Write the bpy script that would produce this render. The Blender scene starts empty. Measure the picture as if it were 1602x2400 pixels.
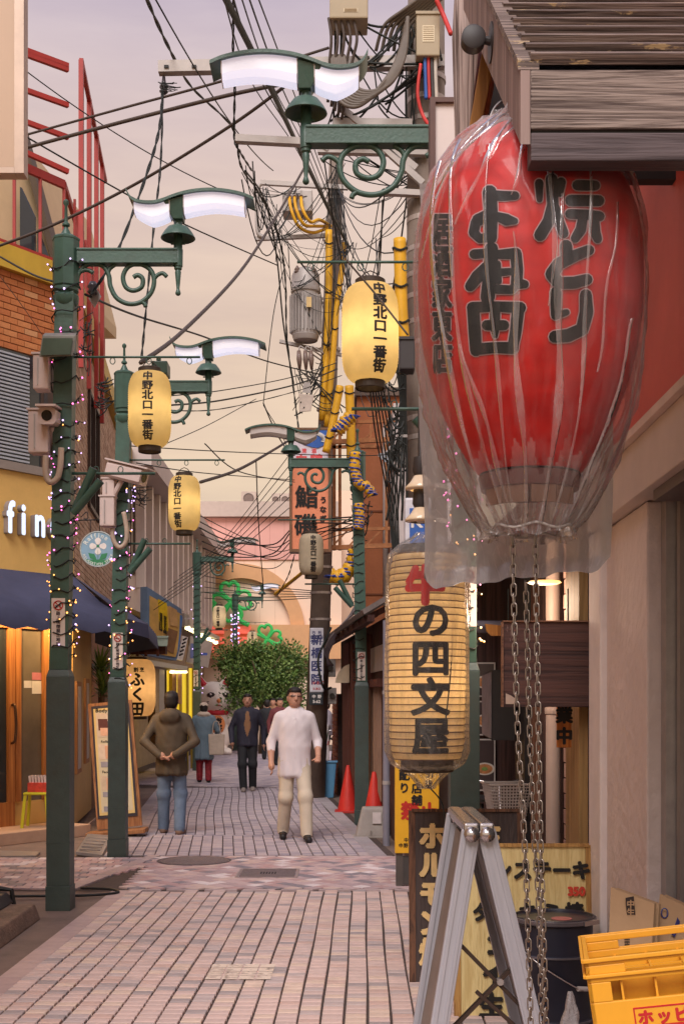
import bpy, bmesh, math, random
import numpy as np
from mathutils import Vector, Matrix

rnd = random.Random(7)
sc = bpy.context.scene
COL = sc.collection
PI = math.pi
V = Vector

# ------------------------------------------------------------------ camera
F, CX, HY, CH = 3000.0, 801.0, 1640.0, 1.62       # focal length in photo pixels, principal column, horizon row, eye height
cam = bpy.data.cameras.new('camera')
cam.sensor_fit = 'VERTICAL'; cam.sensor_height = 36.0; cam.sensor_width = 24.03
cam.lens = 36.0 * F / 2400.0
cam.shift_y = (HY - 1200.0) / 2400.0
cam.clip_end = 600; cam.clip_start = 0.05
camo = bpy.data.objects.new('camera', cam); COL.objects.link(camo)
camo.location = (0, 0, CH); camo.rotation_euler = (PI/2, 0, 0)
sc.camera = camo

# ------------------------------------------------------------------ sky, sun, exposure
def lin(c):
    c /= 255.0
    return c/12.92 if c <= 0.04045 else ((c+0.055)/1.055)**2.4
def S(r, g, b, k=1.0): return (lin(r)*k, lin(g)*k, lin(b)*k, 1.0)

w = bpy.data.worlds.new('World'); sc.world = w; w.use_nodes = True
nt = w.node_tree; N = nt.nodes; L = nt.links
bg = N['Background']
tc = N.new('ShaderNodeTexCoord'); sep = N.new('ShaderNodeSeparateXYZ'); L.new(tc.outputs['Generated'], sep.inputs[0])
ramp = N.new('ShaderNodeValToRGB'); L.new(sep.outputs['Z'], ramp.inputs[0])
stops = [(0.0, S(246, 222, 184)), (0.14, S(244, 215, 177)), (0.27, S(238, 209, 180)), (0.38, S(228, 203, 190)), (0.48, S(212, 196, 204)), (1.0, S(190, 184, 206))]
el = ramp.color_ramp.elements
el[0].position, el[0].color = stops[0]; el[1].position, el[1].color = stops[-1]
for p, c in stops[1:-1]:
    e = el.new(p); e.color = c
mp = N.new('ShaderNodeMapping'); mp.inputs['Scale'].default_value = (1.2, 1.2, 7.0); mp.inputs['Rotation'].default_value = (0.12, 0.2, 0)
L.new(tc.outputs['Generated'], mp.inputs[0])
nz = N.new('ShaderNodeTexNoise'); nz.inputs['Scale'].default_value = 2.6; nz.inputs['Detail'].default_value = 8; nz.inputs['Roughness'].default_value = 0.55
L.new(mp.outputs[0], nz.inputs['Vector'])
cr = N.new('ShaderNodeValToRGB'); L.new(nz.outputs['Fac'], cr.inputs[0])
cr.color_ramp.elements[0].position = 0.35; cr.color_ramp.elements[0].color = (0.84, 0.82, 0.87, 1)
cr.color_ramp.elements[1].position = 0.68; cr.color_ramp.elements[1].color = (1.06, 1.05, 1.02, 1)
mul = N.new('ShaderNodeMix'); mul.data_type = 'RGBA'; mul.blend_type = 'MULTIPLY'; mul.inputs[0].default_value = 1.0
L.new(ramp.outputs[0], mul.inputs[6]); L.new(cr.outputs[0], mul.inputs[7])
sky = N.new('ShaderNodeTexSky'); sky.sky_type = 'NISHITA'; sky.sun_disc = False
sky.sun_elevation = math.radians(38); sky.sun_rotation = math.radians(200)
addn = N.new('ShaderNodeMix'); addn.data_type = 'RGBA'; addn.blend_type = 'MIX'; addn.inputs[0].default_value = 0.012
L.new(mul.outputs[2], addn.inputs[6]); L.new(sky.outputs[0], addn.inputs[7])
L.new(addn.outputs[2], bg.inputs[0]); bg.inputs[1].default_value = 0.43

sun = bpy.data.lights.new('sun', 'SUN'); sun.energy = 1.5; sun.angle = math.radians(36); sun.color = (1.0, 0.94, 0.90)
suno = bpy.data.objects.new('sun', sun); COL.objects.link(suno)
suno.rotation_euler = V((-0.18, -0.85, 0.95)).to_track_quat('Z', 'Y').to_euler()

sc.view_settings.view_transform = 'Standard'; sc.view_settings.look = 'None'
sc.view_settings.exposure = 1.2; sc.view_settings.gamma = 1.0
sc.view_settings.use_curve_mapping = False
sc.render.engine = 'CYCLES'
cy = sc.cycles
cy.use_denoising = True; cy.use_adaptive_sampling = True; cy.adaptive_threshold = 0.025; cy.max_bounces = 6; cy.diffuse_bounces = 3; cy.glossy_bounces = 2; cy.transmission_bounces = 4
cy.transparent_max_bounces = 12; cy.caustics_reflective = False; cy.caustics_refractive = False; cy.sample_clamp_indirect = 4.0

# ------------------------------------------------------------------ placing helpers
def P(px, py, d): return V(((px-CX)*d/F, d, CH + (HY-py)*d/F))      # a photo pixel at a known distance
def G(px, py, z=0.0):
    d = F*(CH-z)/(py-HY); return V(((px-CX)*d/F, d, z))              # a photo pixel on the ground

# ------------------------------------------------------------------ materials
MATS = {}
def node_mat(name):
    m = bpy.data.materials.new(name); m.use_nodes = True
    t = m.node_tree; return m, t.nodes, t.links, t.nodes['Principled BSDF']
def M(name, col, rough=0.6, metal=0.0, var=0.14, vs=6.0, bump=0.0, bs=40.0, emit=None, es=1.0, spec=0.4, stretch=None, pal=None, island=False, alpha=1.0, stain=0.0):
    if name in MATS: return MATS[name]
    m, N, L, b = node_mat(name); MATS[name] = m
    if len(col) == 3: col = (*col, 1)
    b.inputs['Roughness'].default_value = rough; b.inputs['Metallic'].default_value = metal
    b.inputs['Specular IOR Level'].default_value = spec; b.inputs['Alpha'].default_value = alpha
    tc = N.new('ShaderNodeTexCoord'); src = tc.outputs['Object']
    if stretch:
        mp = N.new('ShaderNodeMapping'); mp.inputs['Scale'].default_value = stretch; L.new(src, mp.inputs[0]); src = mp.outputs[0]
    base = None
    if pal:
        rp = N.new('ShaderNodeValToRGB'); rp.color_ramp.interpolation = 'CONSTANT'
        e = rp.color_ramp.elements
        tot = sum(p[1] for p in pal); acc = 0
        for i, (c, wt) in enumerate(pal):
            if i < 2: x = e[i]; x.position = acc/tot
            else: x = e.new(acc/tot)
            x.color = c; acc += wt
        if island:
            g = N.new('ShaderNodeNewGeometry'); L.new(g.outputs['Random Per Island'], rp.inputs[0])
        else:
            g = N.new('ShaderNodeObjectInfo'); L.new(g.outputs['Random'], rp.inputs[0])
        base = rp.outputs[0]
    nz = N.new('ShaderNodeTexNoise'); nz.inputs['Scale'].default_value = vs; nz.inputs['Detail'].default_value = 7; nz.inputs['Roughness'].default_value = 0.65
    L.new(src, nz.inputs['Vector'])
    mr = N.new('ShaderNodeMapRange'); mr.inputs[1].default_value = 0.3; mr.inputs[2].default_value = 0.7
    mr.inputs[3].default_value = 1-var; mr.inputs[4].default_value = 1+var; L.new(nz.outputs['Fac'], mr.inputs[0])
    mx = N.new('ShaderNodeVectorMath'); mx.operation = 'SCALE'
    if base: L.new(base, mx.inputs[0])
    else: mx.inputs[0].default_value = col[:3]
    L.new(mr.outputs[0], mx.inputs['Scale'])
    out = mx.outputs[0]
    if stain:
        n3 = N.new('ShaderNodeTexNoise'); n3.inputs['Scale'].default_value = vs*0.31; n3.inputs['Detail'].default_value = 9; n3.inputs['Roughness'].default_value = 0.75
        L.new(src, n3.inputs['Vector'])
        r3 = N.new('ShaderNodeMapRange'); r3.inputs[1].default_value = 0.5; r3.inputs[2].default_value = 0.72; r3.inputs[3].default_value = 0; r3.inputs[4].default_value = stain
        L.new(n3.outputs['Fac'], r3.inputs[0])
        mm = N.new('ShaderNodeMix'); mm.data_type = 'RGBA'; L.new(r3.outputs[0], mm.inputs[0]); L.new(out, mm.inputs[6]); mm.inputs[7].default_value = (0.06, 0.045, 0.035, 1)
        out = mm.outputs[2]
    L.new(out, b.inputs['Base Color'])
    if bump:
        n2 = N.new('ShaderNodeTexNoise'); n2.inputs['Scale'].default_value = bs; n2.inputs['Detail'].default_value = 5; L.new(src, n2.inputs['Vector'])
        bp = N.new('ShaderNodeBump'); bp.inputs['Strength'].default_value = bump; bp.inputs['Distance'].default_value = 0.02
        L.new(n2.outputs['Fac'], bp.inputs['Height']); L.new(bp.outputs[0], b.inputs['Normal'])
    if emit:
        b.inputs['Emission Color'].default_value = (*emit[:3], 1); b.inputs['Emission Strength'].default_value = es
    return m
def wood(name, col, dark, axis='X', scale=9.0, rough=0.75, peel=None, spec=0.3):
    """grained timber; axis = direction of the grain"""
    if name in MATS: return MATS[name]
    m, N, L, b = node_mat(name); MATS[name] = m
    b.inputs['Roughness'].default_value = rough; b.inputs['Specular IOR Level'].default_value = spec
    tc = N.new('ShaderNodeTexCoord'); mp = N.new('ShaderNodeMapping'); s = [scale]*3; s['XYZ'.index(axis)] = scale*0.028
    mp.inputs['Scale'].default_value = s; L.new(tc.outputs['Object'], mp.inputs[0])
    nz = N.new('ShaderNodeTexNoise'); nz.inputs['Scale'].default_value = 2.2; nz.inputs['Detail'].default_value = 9; nz.inputs['Roughness'].default_value = 0.6; nz.inputs['Distortion'].default_value = 1.2
    L.new(mp.outputs[0], nz.inputs['Vector'])
    wv = N.new('ShaderNodeMath'); wv.operation = 'MULTIPLY'; wv.inputs[1].default_value = 26.0; L.new(nz.outputs['Fac'], wv.inputs[0])
    sn = N.new('ShaderNodeMath'); sn.operation = 'SINE'; L.new(wv.outputs[0], sn.inputs[0])
    n2 = N.new('ShaderNodeTexNoise'); n2.inputs['Scale'].default_value = 14; n2.inputs['Detail'].default_value = 6; L.new(mp.outputs[0], n2.inputs['Vector'])
    ad = N.new('ShaderNodeMath'); ad.operation = 'MULTIPLY_ADD'; ad.inputs[1].default_value = 0.22; L.new(sn.outputs[0], ad.inputs[0]); L.new(n2.outputs['Fac'], ad.inputs[2])
    cr = N.new('ShaderNodeValToRGB'); L.new(ad.outputs[0], cr.inputs[0])
    cr.color_ramp.elements[0].position = 0.22; cr.color_ramp.elements[0].color = dark
    cr.color_ramp.elements[1].position = 0.72; cr.color_ramp.elements[1].color = col
    out = cr.outputs[0]
    if peel:
        n3 = N.new('ShaderNodeTexNoise'); n3.inputs['Scale'].default_value = 1.0; n3.inputs['Detail'].default_value = 10; n3.inputs['Roughness'].default_value = 0.7
        mp3 = N.new('ShaderNodeMapping'); s3 = [scale*1.3]*3; s3['XYZ'.index(axis)] = scale*0.35; mp3.inputs['Scale'].default_value = s3
        L.new(tc.outputs['Object'], mp3.inputs[0]); L.new(mp3.outputs[0], n3.inputs['Vector'])
        r3 = N.new('ShaderNodeMapRange'); r3.inputs[1].default_value = 0.60; r3.inputs[2].default_value = 0.63; L.new(n3.outputs['Fac'], r3.inputs[0])
        mm = N.new('ShaderNodeMix'); mm.data_type = 'RGBA'; L.new(r3.outputs[0], mm.inputs[0]); L.new(out, mm.inputs[6]); mm.inputs[7].default_value = peel
        out = mm.outputs[2]
    L.new(out, b.inputs['Base Color'])
    bp = N.new('ShaderNodeBump'); bp.inputs['Strength'].default_value = 0.5; bp.inputs['Distance'].default_value = 0.006
    L.new(ad.outputs[0], bp.inputs['Height']); L.new(bp.outputs[0], b.inputs['Normal'])
    return m
def paper(name, col, trans=0.7, emit=0.0, ecol=None):
    """lantern paper that lets the bulb inside shine through"""
    if name in MATS: return MATS[name]
    m, N, L, b = node_mat(name); MATS[name] = m; N.remove(b)
    d = N.new('ShaderNodeBsdfDiffuse'); t = N.new('ShaderNodeBsdfTranslucent'); mx = N.new('ShaderNodeMixShader'); mx.inputs[0].default_value = trans
    tc = N.new('ShaderNodeTexCoord'); nz = N.new('ShaderNodeTexNoise'); nz.inputs['Scale'].default_value = 9; nz.inputs['Detail'].default_value = 6
    L.new(tc.outputs['Object'], nz.inputs['Vector'])
    mr = N.new('ShaderNodeMapRange'); mr.inputs[3].default_value = 0.78; mr.inputs[4].default_value = 1.2; L.new(nz.outputs['Fac'], mr.inputs[0])
    sv = N.new('ShaderNodeVectorMath'); sv.operation = 'SCALE'; sv.inputs[0].default_value = col[:3]; L.new(mr.outputs[0], sv.inputs['Scale'])
    L.new(sv.outputs[0], d.inputs[0]); L.new(sv.outputs[0], t.inputs[0]); L.new(d.outputs[0], mx.inputs[1]); L.new(t.outputs[0], mx.inputs[2])
    L.new(mx.outputs[0], N['Material Output'].inputs[0])
    return m
def vinyl(name, col, opacity=0.3, edge=0.5, rough=0.12, bscale=14.0, stretch=(1, 1, 0.18), bump=0.55, patch=0.25, crease=0.2, gloss=0.55):
    """thin wrinkled clear plastic film"""
    if name in MATS: return MATS[name]
    m, N, L, b = node_mat(name); MATS[name] = m; N.remove(b)
    tr = N.new('ShaderNodeBsdfTransparent'); df = N.new('ShaderNodeBsdfDiffuse'); tl = N.new('ShaderNodeBsdfTranslucent'); gl = N.new('ShaderNodeBsdfGlossy')
    df.inputs[0].default_value = col; tl.inputs[0].default_value = col; gl.inputs['Roughness'].default_value = rough
    tc = N.new('ShaderNodeTexCoord'); mp = N.new('ShaderNodeMapping'); mp.inputs['Scale'].default_value = stretch; L.new(tc.outputs['Object'], mp.inputs[0])
    nz = N.new('ShaderNodeTexNoise'); nz.inputs['Scale'].default_value = bscale; nz.inputs['Detail'].default_value = 4; nz.inputs['Distortion'].default_value = 1.5; L.new(mp.outputs[0], nz.inputs['Vector'])
    bp = N.new('ShaderNodeBump'); bp.inputs['Strength'].default_value = bump; bp.inputs['Distance'].default_value = 0.03; L.new(nz.outputs['Fac'], bp.inputs['Height'])
    for n in (df, gl, tl): L.new(bp.outputs[0], n.inputs['Normal'])
    milk = N.new('ShaderNodeMixShader'); milk.inputs[0].default_value = 0.5; L.new(df.outputs[0], milk.inputs[1]); L.new(tl.outputs[0], milk.inputs[2])
    m1 = N.new('ShaderNodeMixShader'); L.new(tr.outputs[0], m1.inputs[1]); L.new(milk.outputs[0], m1.inputs[2])
    lw = N.new('ShaderNodeLayerWeight'); lw.inputs[0].default_value = 0.22; L.new(bp.outputs[0], lw.inputs['Normal'])
    mr = N.new('ShaderNodeMapRange'); mr.inputs[3].default_value = opacity; mr.inputs[4].default_value = edge; L.new(lw.outputs['Facing'], mr.inputs[0])
    # creases drawn as narrow milky ridges along the noise
    n4 = N.new('ShaderNodeTexNoise'); n4.inputs['Scale'].default_value = bscale*0.55; n4.inputs['Detail'].default_value = 5; n4.inputs['Roughness'].default_value = 0.6; n4.inputs['Distortion'].default_value = 2.0; L.new(mp.outputs[0], n4.inputs['Vector'])
    cr = N.new('ShaderNodeMapRange'); cr.inputs[1].default_value = 0.48; cr.inputs[2].default_value = 0.75; cr.inputs[3].default_value = 0; cr.inputs[4].default_value = patch; L.new(n4.outputs['Fac'], cr.inputs[0])
    ab = N.new('ShaderNodeMath'); ab.operation = 'SUBTRACT'; ab.inputs[1].default_value = 0.5; L.new(nz.outputs['Fac'], ab.inputs[0])
    a2 = N.new('ShaderNodeMath'); a2.operation = 'ABSOLUTE'; L.new(ab.outputs[0], a2.inputs[0])
    c2 = N.new('ShaderNodeMapRange'); c2.inputs[1].default_value = 0.0; c2.inputs[2].default_value = 0.016; c2.inputs[3].default_value = crease; c2.inputs[4].default_value = 0.0; L.new(a2.outputs[0], c2.inputs[0])
    ad = N.new('ShaderNodeMath'); ad.operation = 'ADD'; L.new(mr.outputs[0], ad.inputs[0]); L.new(cr.outputs[0], ad.inputs[1])
    ae = N.new('ShaderNodeMath'); ae.operation = 'ADD'; ae.use_clamp = True; L.new(ad.outputs[0], ae.inputs[0]); L.new(c2.outputs[0], ae.inputs[1])
    L.new(ae.outputs[0], m1.inputs[0])
    m2 = N.new('ShaderNodeMixShader'); fr = N.new('ShaderNodeFresnel'); fr.inputs[0].default_value = 1.45; L.new(bp.outputs[0], fr.inputs['Normal'])
    fm = N.new('ShaderNodeMath'); fm.operation = 'MULTIPLY'; fm.inputs[1].default_value = gloss; L.new(fr.outputs[0], fm.inputs[0]); L.new(fm.outputs[0], m2.inputs[0]); L.new(m1.outputs[0], m2.inputs[1]); L.new(gl.outputs[0], m2.inputs[2])
    L.new(m2.outputs[0], N['Material Output'].inputs[0])
    return m
def glow(name, col, s):
    if name in MATS: return MATS[name]
    m, N, L, b = node_mat(name); MATS[name] = m
    b.inputs['Base Color'].default_value = (0.8, 0.8, 0.8, 1)
    b.inputs['Emission Color'].default_value = (*col[:3], 1); b.inputs['Emission Strength'].default_value = s
    return m

# ------------------------------------------------------------------ mesh builder
ORG = {}
class MB:
    def __init__(s): s.v = []; s.f = []; s.mi = []; s.m = 0
    def add(s, vs, fs):
        o = len(s.v); s.v += [tuple(x) for x in vs]; s.f += [tuple(o+i for i in f) for f in fs]; s.mi += [s.m]*len(fs); return s
    def quad(s, a, b, c, d): return s.add((a, b, c, d), ((0, 1, 2, 3),))
    def box(s, x0, x1, y0, y1, z0, z1):
        return s.hexa([(x0,y0,z0),(x1,y0,z0),(x1,y1,z0),(x0,y1,z0)], [(x0,y0,z1),(x1,y0,z1),(x1,y1,z1),(x0,y1,z1)])
    def hexa(s, lo, hi):
        return s.add(list(lo)+list(hi), ((3,2,1,0),(4,5,6,7),(0,1,5,4),(1,2,6,5),(2,3,7,6),(3,0,4,7)))
    def obox(s, c, ux, uy, uz):                       # centre and three half vectors
        c = V(c); ux = V(ux); uy = V(uy); uz = V(uz)
        return s.hexa([c-ux-uy-uz, c+ux-uy-uz, c+ux+uy-uz, c-ux+uy-uz], [c-ux-uy+uz, c+ux-uy+uz, c+ux+uy+uz, c-ux+uy+uz])
    def bar(s, a, b, w, h, up=(0, 0, 1)):             # rectangular bar from a to b
        a = V(a); b = V(b); d = (b-a); l = d.length; d.normalize(); up = V(up)
        sx = d.cross(up)
        if sx.length < 1e-4: sx = d.cross(V((1, 0, 0)))
        sx.normalize(); u = sx.cross(d).normalized()
        return s.obox((a+b)/2, d*(l/2), sx*(w/2), u*(h/2))
    def prism(s, poly, off):                          # closed 3-D polygon swept along off
        off = V(off); n = len(poly); p = [V(q) for q in poly]
        return s.add(p+[q+off for q in p], [tuple(range(n)), tuple(range(2*n-1, n-1, -1))] + [(i, i+n, (i+1) % n+n, (i+1) % n) for i in range(n)])
    def tube(s, pts, r, n=6, caps=True, closed=False):
        pts = [V(p) for p in pts]; k = len(pts); rings = []
        rr = r if isinstance(r, (list, tuple)) else [r]*k
        u = None
        for i, p in enumerate(pts):
            a = pts[i-1] if (i > 0 or closed) else p; b = pts[(i+1) % k] if (i < k-1 or closed) else p
            t = (b-a); t = t.normalized() if t.length > 1e-9 else V((0, 0, 1))
            if u is None:
                u = t.cross(V((0, 0, 1)));
                if u.length < 0.05: u = t.cross(V((0, 1, 0)))
                u.normalize()
            else:
                u = (u - t*u.dot(t))
                if u.length < 1e-6: u = t.orthogonal()
                u.normalize()
            w_ = t.cross(u)
            rings.append([p + (u*math.cos(2*PI*j/n) + w_*math.sin(2*PI*j/n))*rr[i] for j in range(n)])
        vs = [q for g in rings for q in g]; fs = []
        for i in range(k if closed else k-1):
            i2 = (i+1) % k
            for j in range(n):
                fs.append((i*n+j, i2*n+j, i2*n+(j+1) % n, i*n+(j+1) % n))
        if caps and not closed: fs += [tuple(range(n)), tuple(range(k*n-1, (k-1)*n-1, -1))]
        return s.add(vs, fs)
    def cyl(s, a, b, r, r2=None, n=16): return s.tube([a, b], [r, r if r2 is None else r2], n)
    def lathe(s, prof, c=(0, 0, 0), n=24, caps=True):  # prof: (radius, z)
        c = V(c); vs = []; fs = []
        for r, z in prof:
            for j in range(n): vs.append(c + V((r*math.cos(2*PI*j/n), r*math.sin(2*PI*j/n), z)))
        k = len(prof)
        for i in range(k-1):
            for j in range(n): fs.append((i*n+j, i*n+(j+1) % n, (i+1)*n+(j+1) % n, (i+1)*n+j))
        if caps: fs += [tuple(range(n-1, -1, -1)), tuple(range((k-1)*n, k*n))]
        return s.add(vs, fs)
    def ball(s, c, r, n=8, m=5, sz=1.0):
        return s.lathe([(max(1e-4, r*math.sin(PI*i/m)), -r*sz*math.cos(PI*i/m)) for i in range(m+1)], c, n, False)
    def build(s, name, mat, parent=None, smooth=False, bevel=0.0):
        me = bpy.data.meshes.new(name)
        o = ORG.get(parent, V((0, 0, 0)))
        me.from_pydata([(x-o.x, y-o.y, z-o.z) for x, y, z in s.v], [], s.f)
        for m in (mat if isinstance(mat, (list, tuple)) else [mat]): me.materials.append(m)
        if isinstance(mat, (list, tuple)): me.polygons.foreach_set('material_index', s.mi)
        if bevel:
            bm = bmesh.new(); bm.from_mesh(me)
            bmesh.ops.bevel(bm, geom=[e for e in bm.edges if e.is_manifold and e.calc_face_angle(0) > 0.4], offset=bevel, segments=2, affect='EDGES', profile=0.6)
            bm.to_mesh(me); bm.free()
        if smooth:
            me.polygons.foreach_set('use_smooth', [True]*len(me.polygons))
            if smooth != True: me.set_sharp_from_angle(angle=math.radians(smooth))
        me.update()
        ob = bpy.data.objects.new(name, me); COL.objects.link(ob)
        if parent is not None: ob.parent = parent; ORG[ob] = o
        return ob
def tag(o, label=None, cat=None, group=None, kind=None):
    if label: o['label'] = label
    if cat: o['category'] = cat
    if group: o['group'] = group
    if kind: o['kind'] = kind
    return o
def thing(name, label, cat, loc=(0, 0, 0), group=None, local=False, rz=0.0):
    o = bpy.data.objects.new(name, None); COL.objects.link(o); o.location = loc; o.rotation_euler = (0, 0, rz); o.empty_display_size = 0.05
    ORG[o] = V((0, 0, 0)) if local else V(loc)
    return tag(o, label, cat, group)
KIDS = {}
def children(o): return [c for c in bpy.data.objects if c.parent == o]
def copy_tree(o, parent=None):
    c = o.copy(); COL.objects.link(c); c.parent = parent
    for ch in list(o.children): copy_tree(ch, c)
    return c
def sag(a, b, drop, n=14):
    a = V(a); b = V(b)
    return [a.lerp(b, t/n) - V((0, 0, drop*4*(t/n)*(1-t/n))) for t in range(n+1)]
def catmull(pts, k=6, closed=False):
    pts = [V(p) for p in pts]; n = len(pts); out = []
    for i in range(n if closed else n-1):
        p0 = pts[(i-1) % n] if (closed or i > 0) else pts[0]; p1 = pts[i]; p2 = pts[(i+1) % n]; p3 = pts[(i+2) % n] if (closed or i < n-2) else pts[-1]
        for j in range(k):
            t = j/k
            out.append(0.5*((2*p1) + (p2-p0)*t + (2*p0-5*p1+4*p2-p3)*t*t + (3*p1-p0-3*p2+p3)*t**3))
    if not closed: out.append(pts[-1])
    return out

# ------------------------------------------------------------------ lettering: every glyph is made once, as flat triangles
TEXTS = ('中野北口一番街牛の四文屋路上喫煙禁止地区鮨磯うなぎ清酒白鶴新橋医院内科消化器外入口左へ'
         'ホルモン焼とりロイステーキ串タコ大生ピー配店舗りき業営株式会社東京赤坂調布バレッジ鮮魚割烹'
         'ふく田0123456789-.:・ABCDEFGHIJKLMNOPQRSTUVWXYZabcdefghijklmnopqrstuvwxyz中ッビ駐輪バ酎居心地家族亭お食事処生客引り来待合円よねキミみ')
GL = {}
def _glyphs():
    objs = []
    for ch in sorted(set(TEXTS)):
        c = bpy.data.curves.new('glyph', 'FONT'); c.body = ch; c.size = 1.0; c.resolution_u = 3
        o = bpy.data.objects.new('glyph', c); COL.objects.link(o); objs.append((ch, o, c))
    bpy.context.view_layer.update()
    dg = bpy.context.evaluated_depsgraph_get()
    for ch, o, c in objs:
        me = bpy.data.meshes.new_from_object(o.evaluated_get(dg))
        bm = bmesh.new(); bm.from_mesh(me); bmesh.ops.triangulate(bm, faces=bm.faces[:]); bm.verts.ensure_lookup_table()
        vs = [(v.co.x, v.co.y) for v in bm.verts]; fs = [[v.index for v in f.verts] for f in bm.faces]; bm.free()
        x0 = min((v[0] for v in vs), default=0); x1 = max((v[0] for v in vs), default=0.3)
        GL[ch] = (vs, fs, x0, x1); bpy.data.meshes.remove(me)
    for ch, o, c in objs: bpy.data.objects.remove(o); bpy.data.curves.remove(c)
_glyphs()
def layout(text, size, vertical=False, gap=1.08, sx=1.0, bold=0.0, copies=6):
    """list of triangles ((x,y),(x,y),(x,y),layer), centred on the origin"""
    tris = []; pen = 0.0; tmp = []
    for ch in text:
        if ch == ' ':
            pen += 0.4*size if not vertical else 0.5*size; continue
        vs, fs, x0, x1 = GL[ch]; cxg = (x0+x1)/2; wide = ord(ch) > 0x2000
        if vertical: ox, oy = -cxg*size*sx, -pen - 0.86*size; pen += size*gap
        elif wide: ox, oy = pen + 0.5*size*sx - cxg*size*sx, -0.42*size; pen += size*gap*sx
        else: ox, oy = pen - x0*size*sx, -0.36*size; pen += ((x1-x0)*sx + 0.07)*size*gap
        tmp.append((vs, fs, ox, oy))
    tot = pen - (size*(gap-1) if True else 0)
    for vs, fs, ox, oy in tmp:
        if vertical: oy += tot/2
        else: ox -= tot/2
        offs = [(0, 0)] + ([(bold*math.cos(2*PI*k/copies), bold*math.sin(2*PI*k/copies)) for k in range(copies)] if bold else [])
        for li, (bx, by) in enumerate(offs):
            pv = [(x*size*sx+ox+bx, y*size+oy+by) for x, y in vs]
            for f in fs: tris.append((pv[f[0]], pv[f[1]], pv[f[2]], li))
    return tris
def letters(mb, text, size, o, right=(1, 0, 0), up=(0, 0, 1), vertical=False, bold=0.0, gap=1.08, sx=1.0, lift=0.0006, step=0.00008):
    o = V(o); right = V(right).normalized(); up = V(up).normalized(); nrm = right.cross(up)
    for a, b, c, li in layout(text, size, vertical, gap, sx, bold):
        q = nrm*(lift + li*step)
        mb.add([o + right*p[0] + up*p[1] + q for p in (a, b, c)], ((0, 1, 2),))
    return mb
def split_tris(tris, lim):
    out = []; st = list(tris)
    while st:
        t = st.pop(); a, b, c, li = t
        la = (a[0]-b[0])**2+(a[1]-b[1])**2; lb = (b[0]-c[0])**2+(b[1]-c[1])**2; lc = (c[0]-a[0])**2+(c[1]-a[1])**2
        m = max(la, lb, lc)
        if m < lim*lim: out.append(t); continue
        if m == la: h = ((a[0]+b[0])/2, (a[1]+b[1])/2); st += [(a, h, c, li), (h, b, c, li)]
        elif m == lb: h = ((b[0]+c[0])/2, (b[1]+c[1])/2); st += [(a, b, h, li), (a, h, c, li)]
        else: h = ((c[0]+a[0])/2, (c[1]+a[1])/2); st += [(a, b, h, li), (h, b, c, li)]
    return out
def wrap(mb, tris, rad, zc, yaw, c=(0, 0, 0), lift=0.003, step=0.0002, lim=0.03, rref=None):
    """bend flat triangles round an upright body of revolution; yaw 0 faces the camera (-Y)"""
    c = V(c)
    for t in split_tris(tris, lim):
        q = []
        for x, y in t[:3]:
            z = zc+y; r = rad(z); a = yaw + x/(rref or r)
            q.append(c + V(((r+lift+t[3]*step)*math.sin(a), -(r+lift+t[3]*step)*math.cos(a), z)))
        mb.add(q, ((0, 1, 2),))
    return mb
def strokes(paths, wd, grow=0.0):
    """brush strokes: each path ((x,y[,w]),...) becomes a run of quads with round joints"""
    tris = []
    for si, path in enumerate(paths):
        for i, p in enumerate(path):
            wi = (p[2] if len(p) > 2 else wd)/2 + grow
            k = 10; ring = [(p[0]+wi*math.cos(2*PI*j/k), p[1]+wi*math.sin(2*PI*j/k)) for j in range(k)]
            for j in range(k): tris.append(((p[0], p[1]), ring[j], ring[(j+1) % k], si))
            if i+1 < len(path):
                q = path[i+1]; wj = (q[2] if len(q) > 2 else wd)/2 + grow
                dx, dy = q[0]-p[0], q[1]-p[1]; l = math.hypot(dx, dy) or 1; nx, ny = -dy/l, dx/l
                a = (p[0]+nx*wi, p[1]+ny*wi); b = (p[0]-nx*wi, p[1]-ny*wi); c_ = (q[0]-nx*wj, q[1]-ny*wj); d_ = (q[0]+nx*wj, q[1]+ny*wj)
                tris += [(a, b, c_, si), (a, c_, d_, si)]
    return tris

# ================================================================== GROUND AND PAVING
U1 = V((0.0167, 1, 0)).normalized(); U2 = V((-0.09, 1, 0)).normalized(); U3 = V((0.42, 1, 0)).normalized()
asph = M('asphalt', S(126, 106, 96), 0.85, var=0.2, vs=3, bump=0.35, bs=180, stain=0.35)
mb = MB(); mb.quad((-80, -10, 0), (80, -10, 0), (80, 160, 0), (-80, 160, 0))
ground = tag(mb.build('ground', asph), kind='structure')

mortar = M('mortar', S(80, 67, 63), 0.9, var=0.3, vs=20)
PAL = [(S(208, 181, 174), 30), (S(201, 176, 170), 26), (S(211, 186, 172), 12), (S(166, 152, 152), 9), (S(188, 170, 168), 13), (S(200, 170, 161), 10)]
PAL2 = [(S(196, 170, 170), 26), (S(180, 156, 158), 18), (S(204, 178, 170), 12), (S(140, 130, 136), 12), (S(222, 208, 208), 9), (S(186, 152, 150), 16)]
PAL3 = [(S(178, 164, 170), 30), (S(168, 155, 163), 26), (S(186, 170, 172), 18), (S(154, 144, 154), 16)]
def pmats(n, pal, rough=0.62):
    return (M(n, (0, 0, 0), rough, var=0.13, vs=11, bump=0.15, bs=160, pal=pal, spec=0.35, stain=0.12),
            M(n+' run', (0, 0, 0), rough, var=0.13, vs=11, bump=0.15, bs=160, pal=pal, island=True, spec=0.35, stain=0.12))
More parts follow.
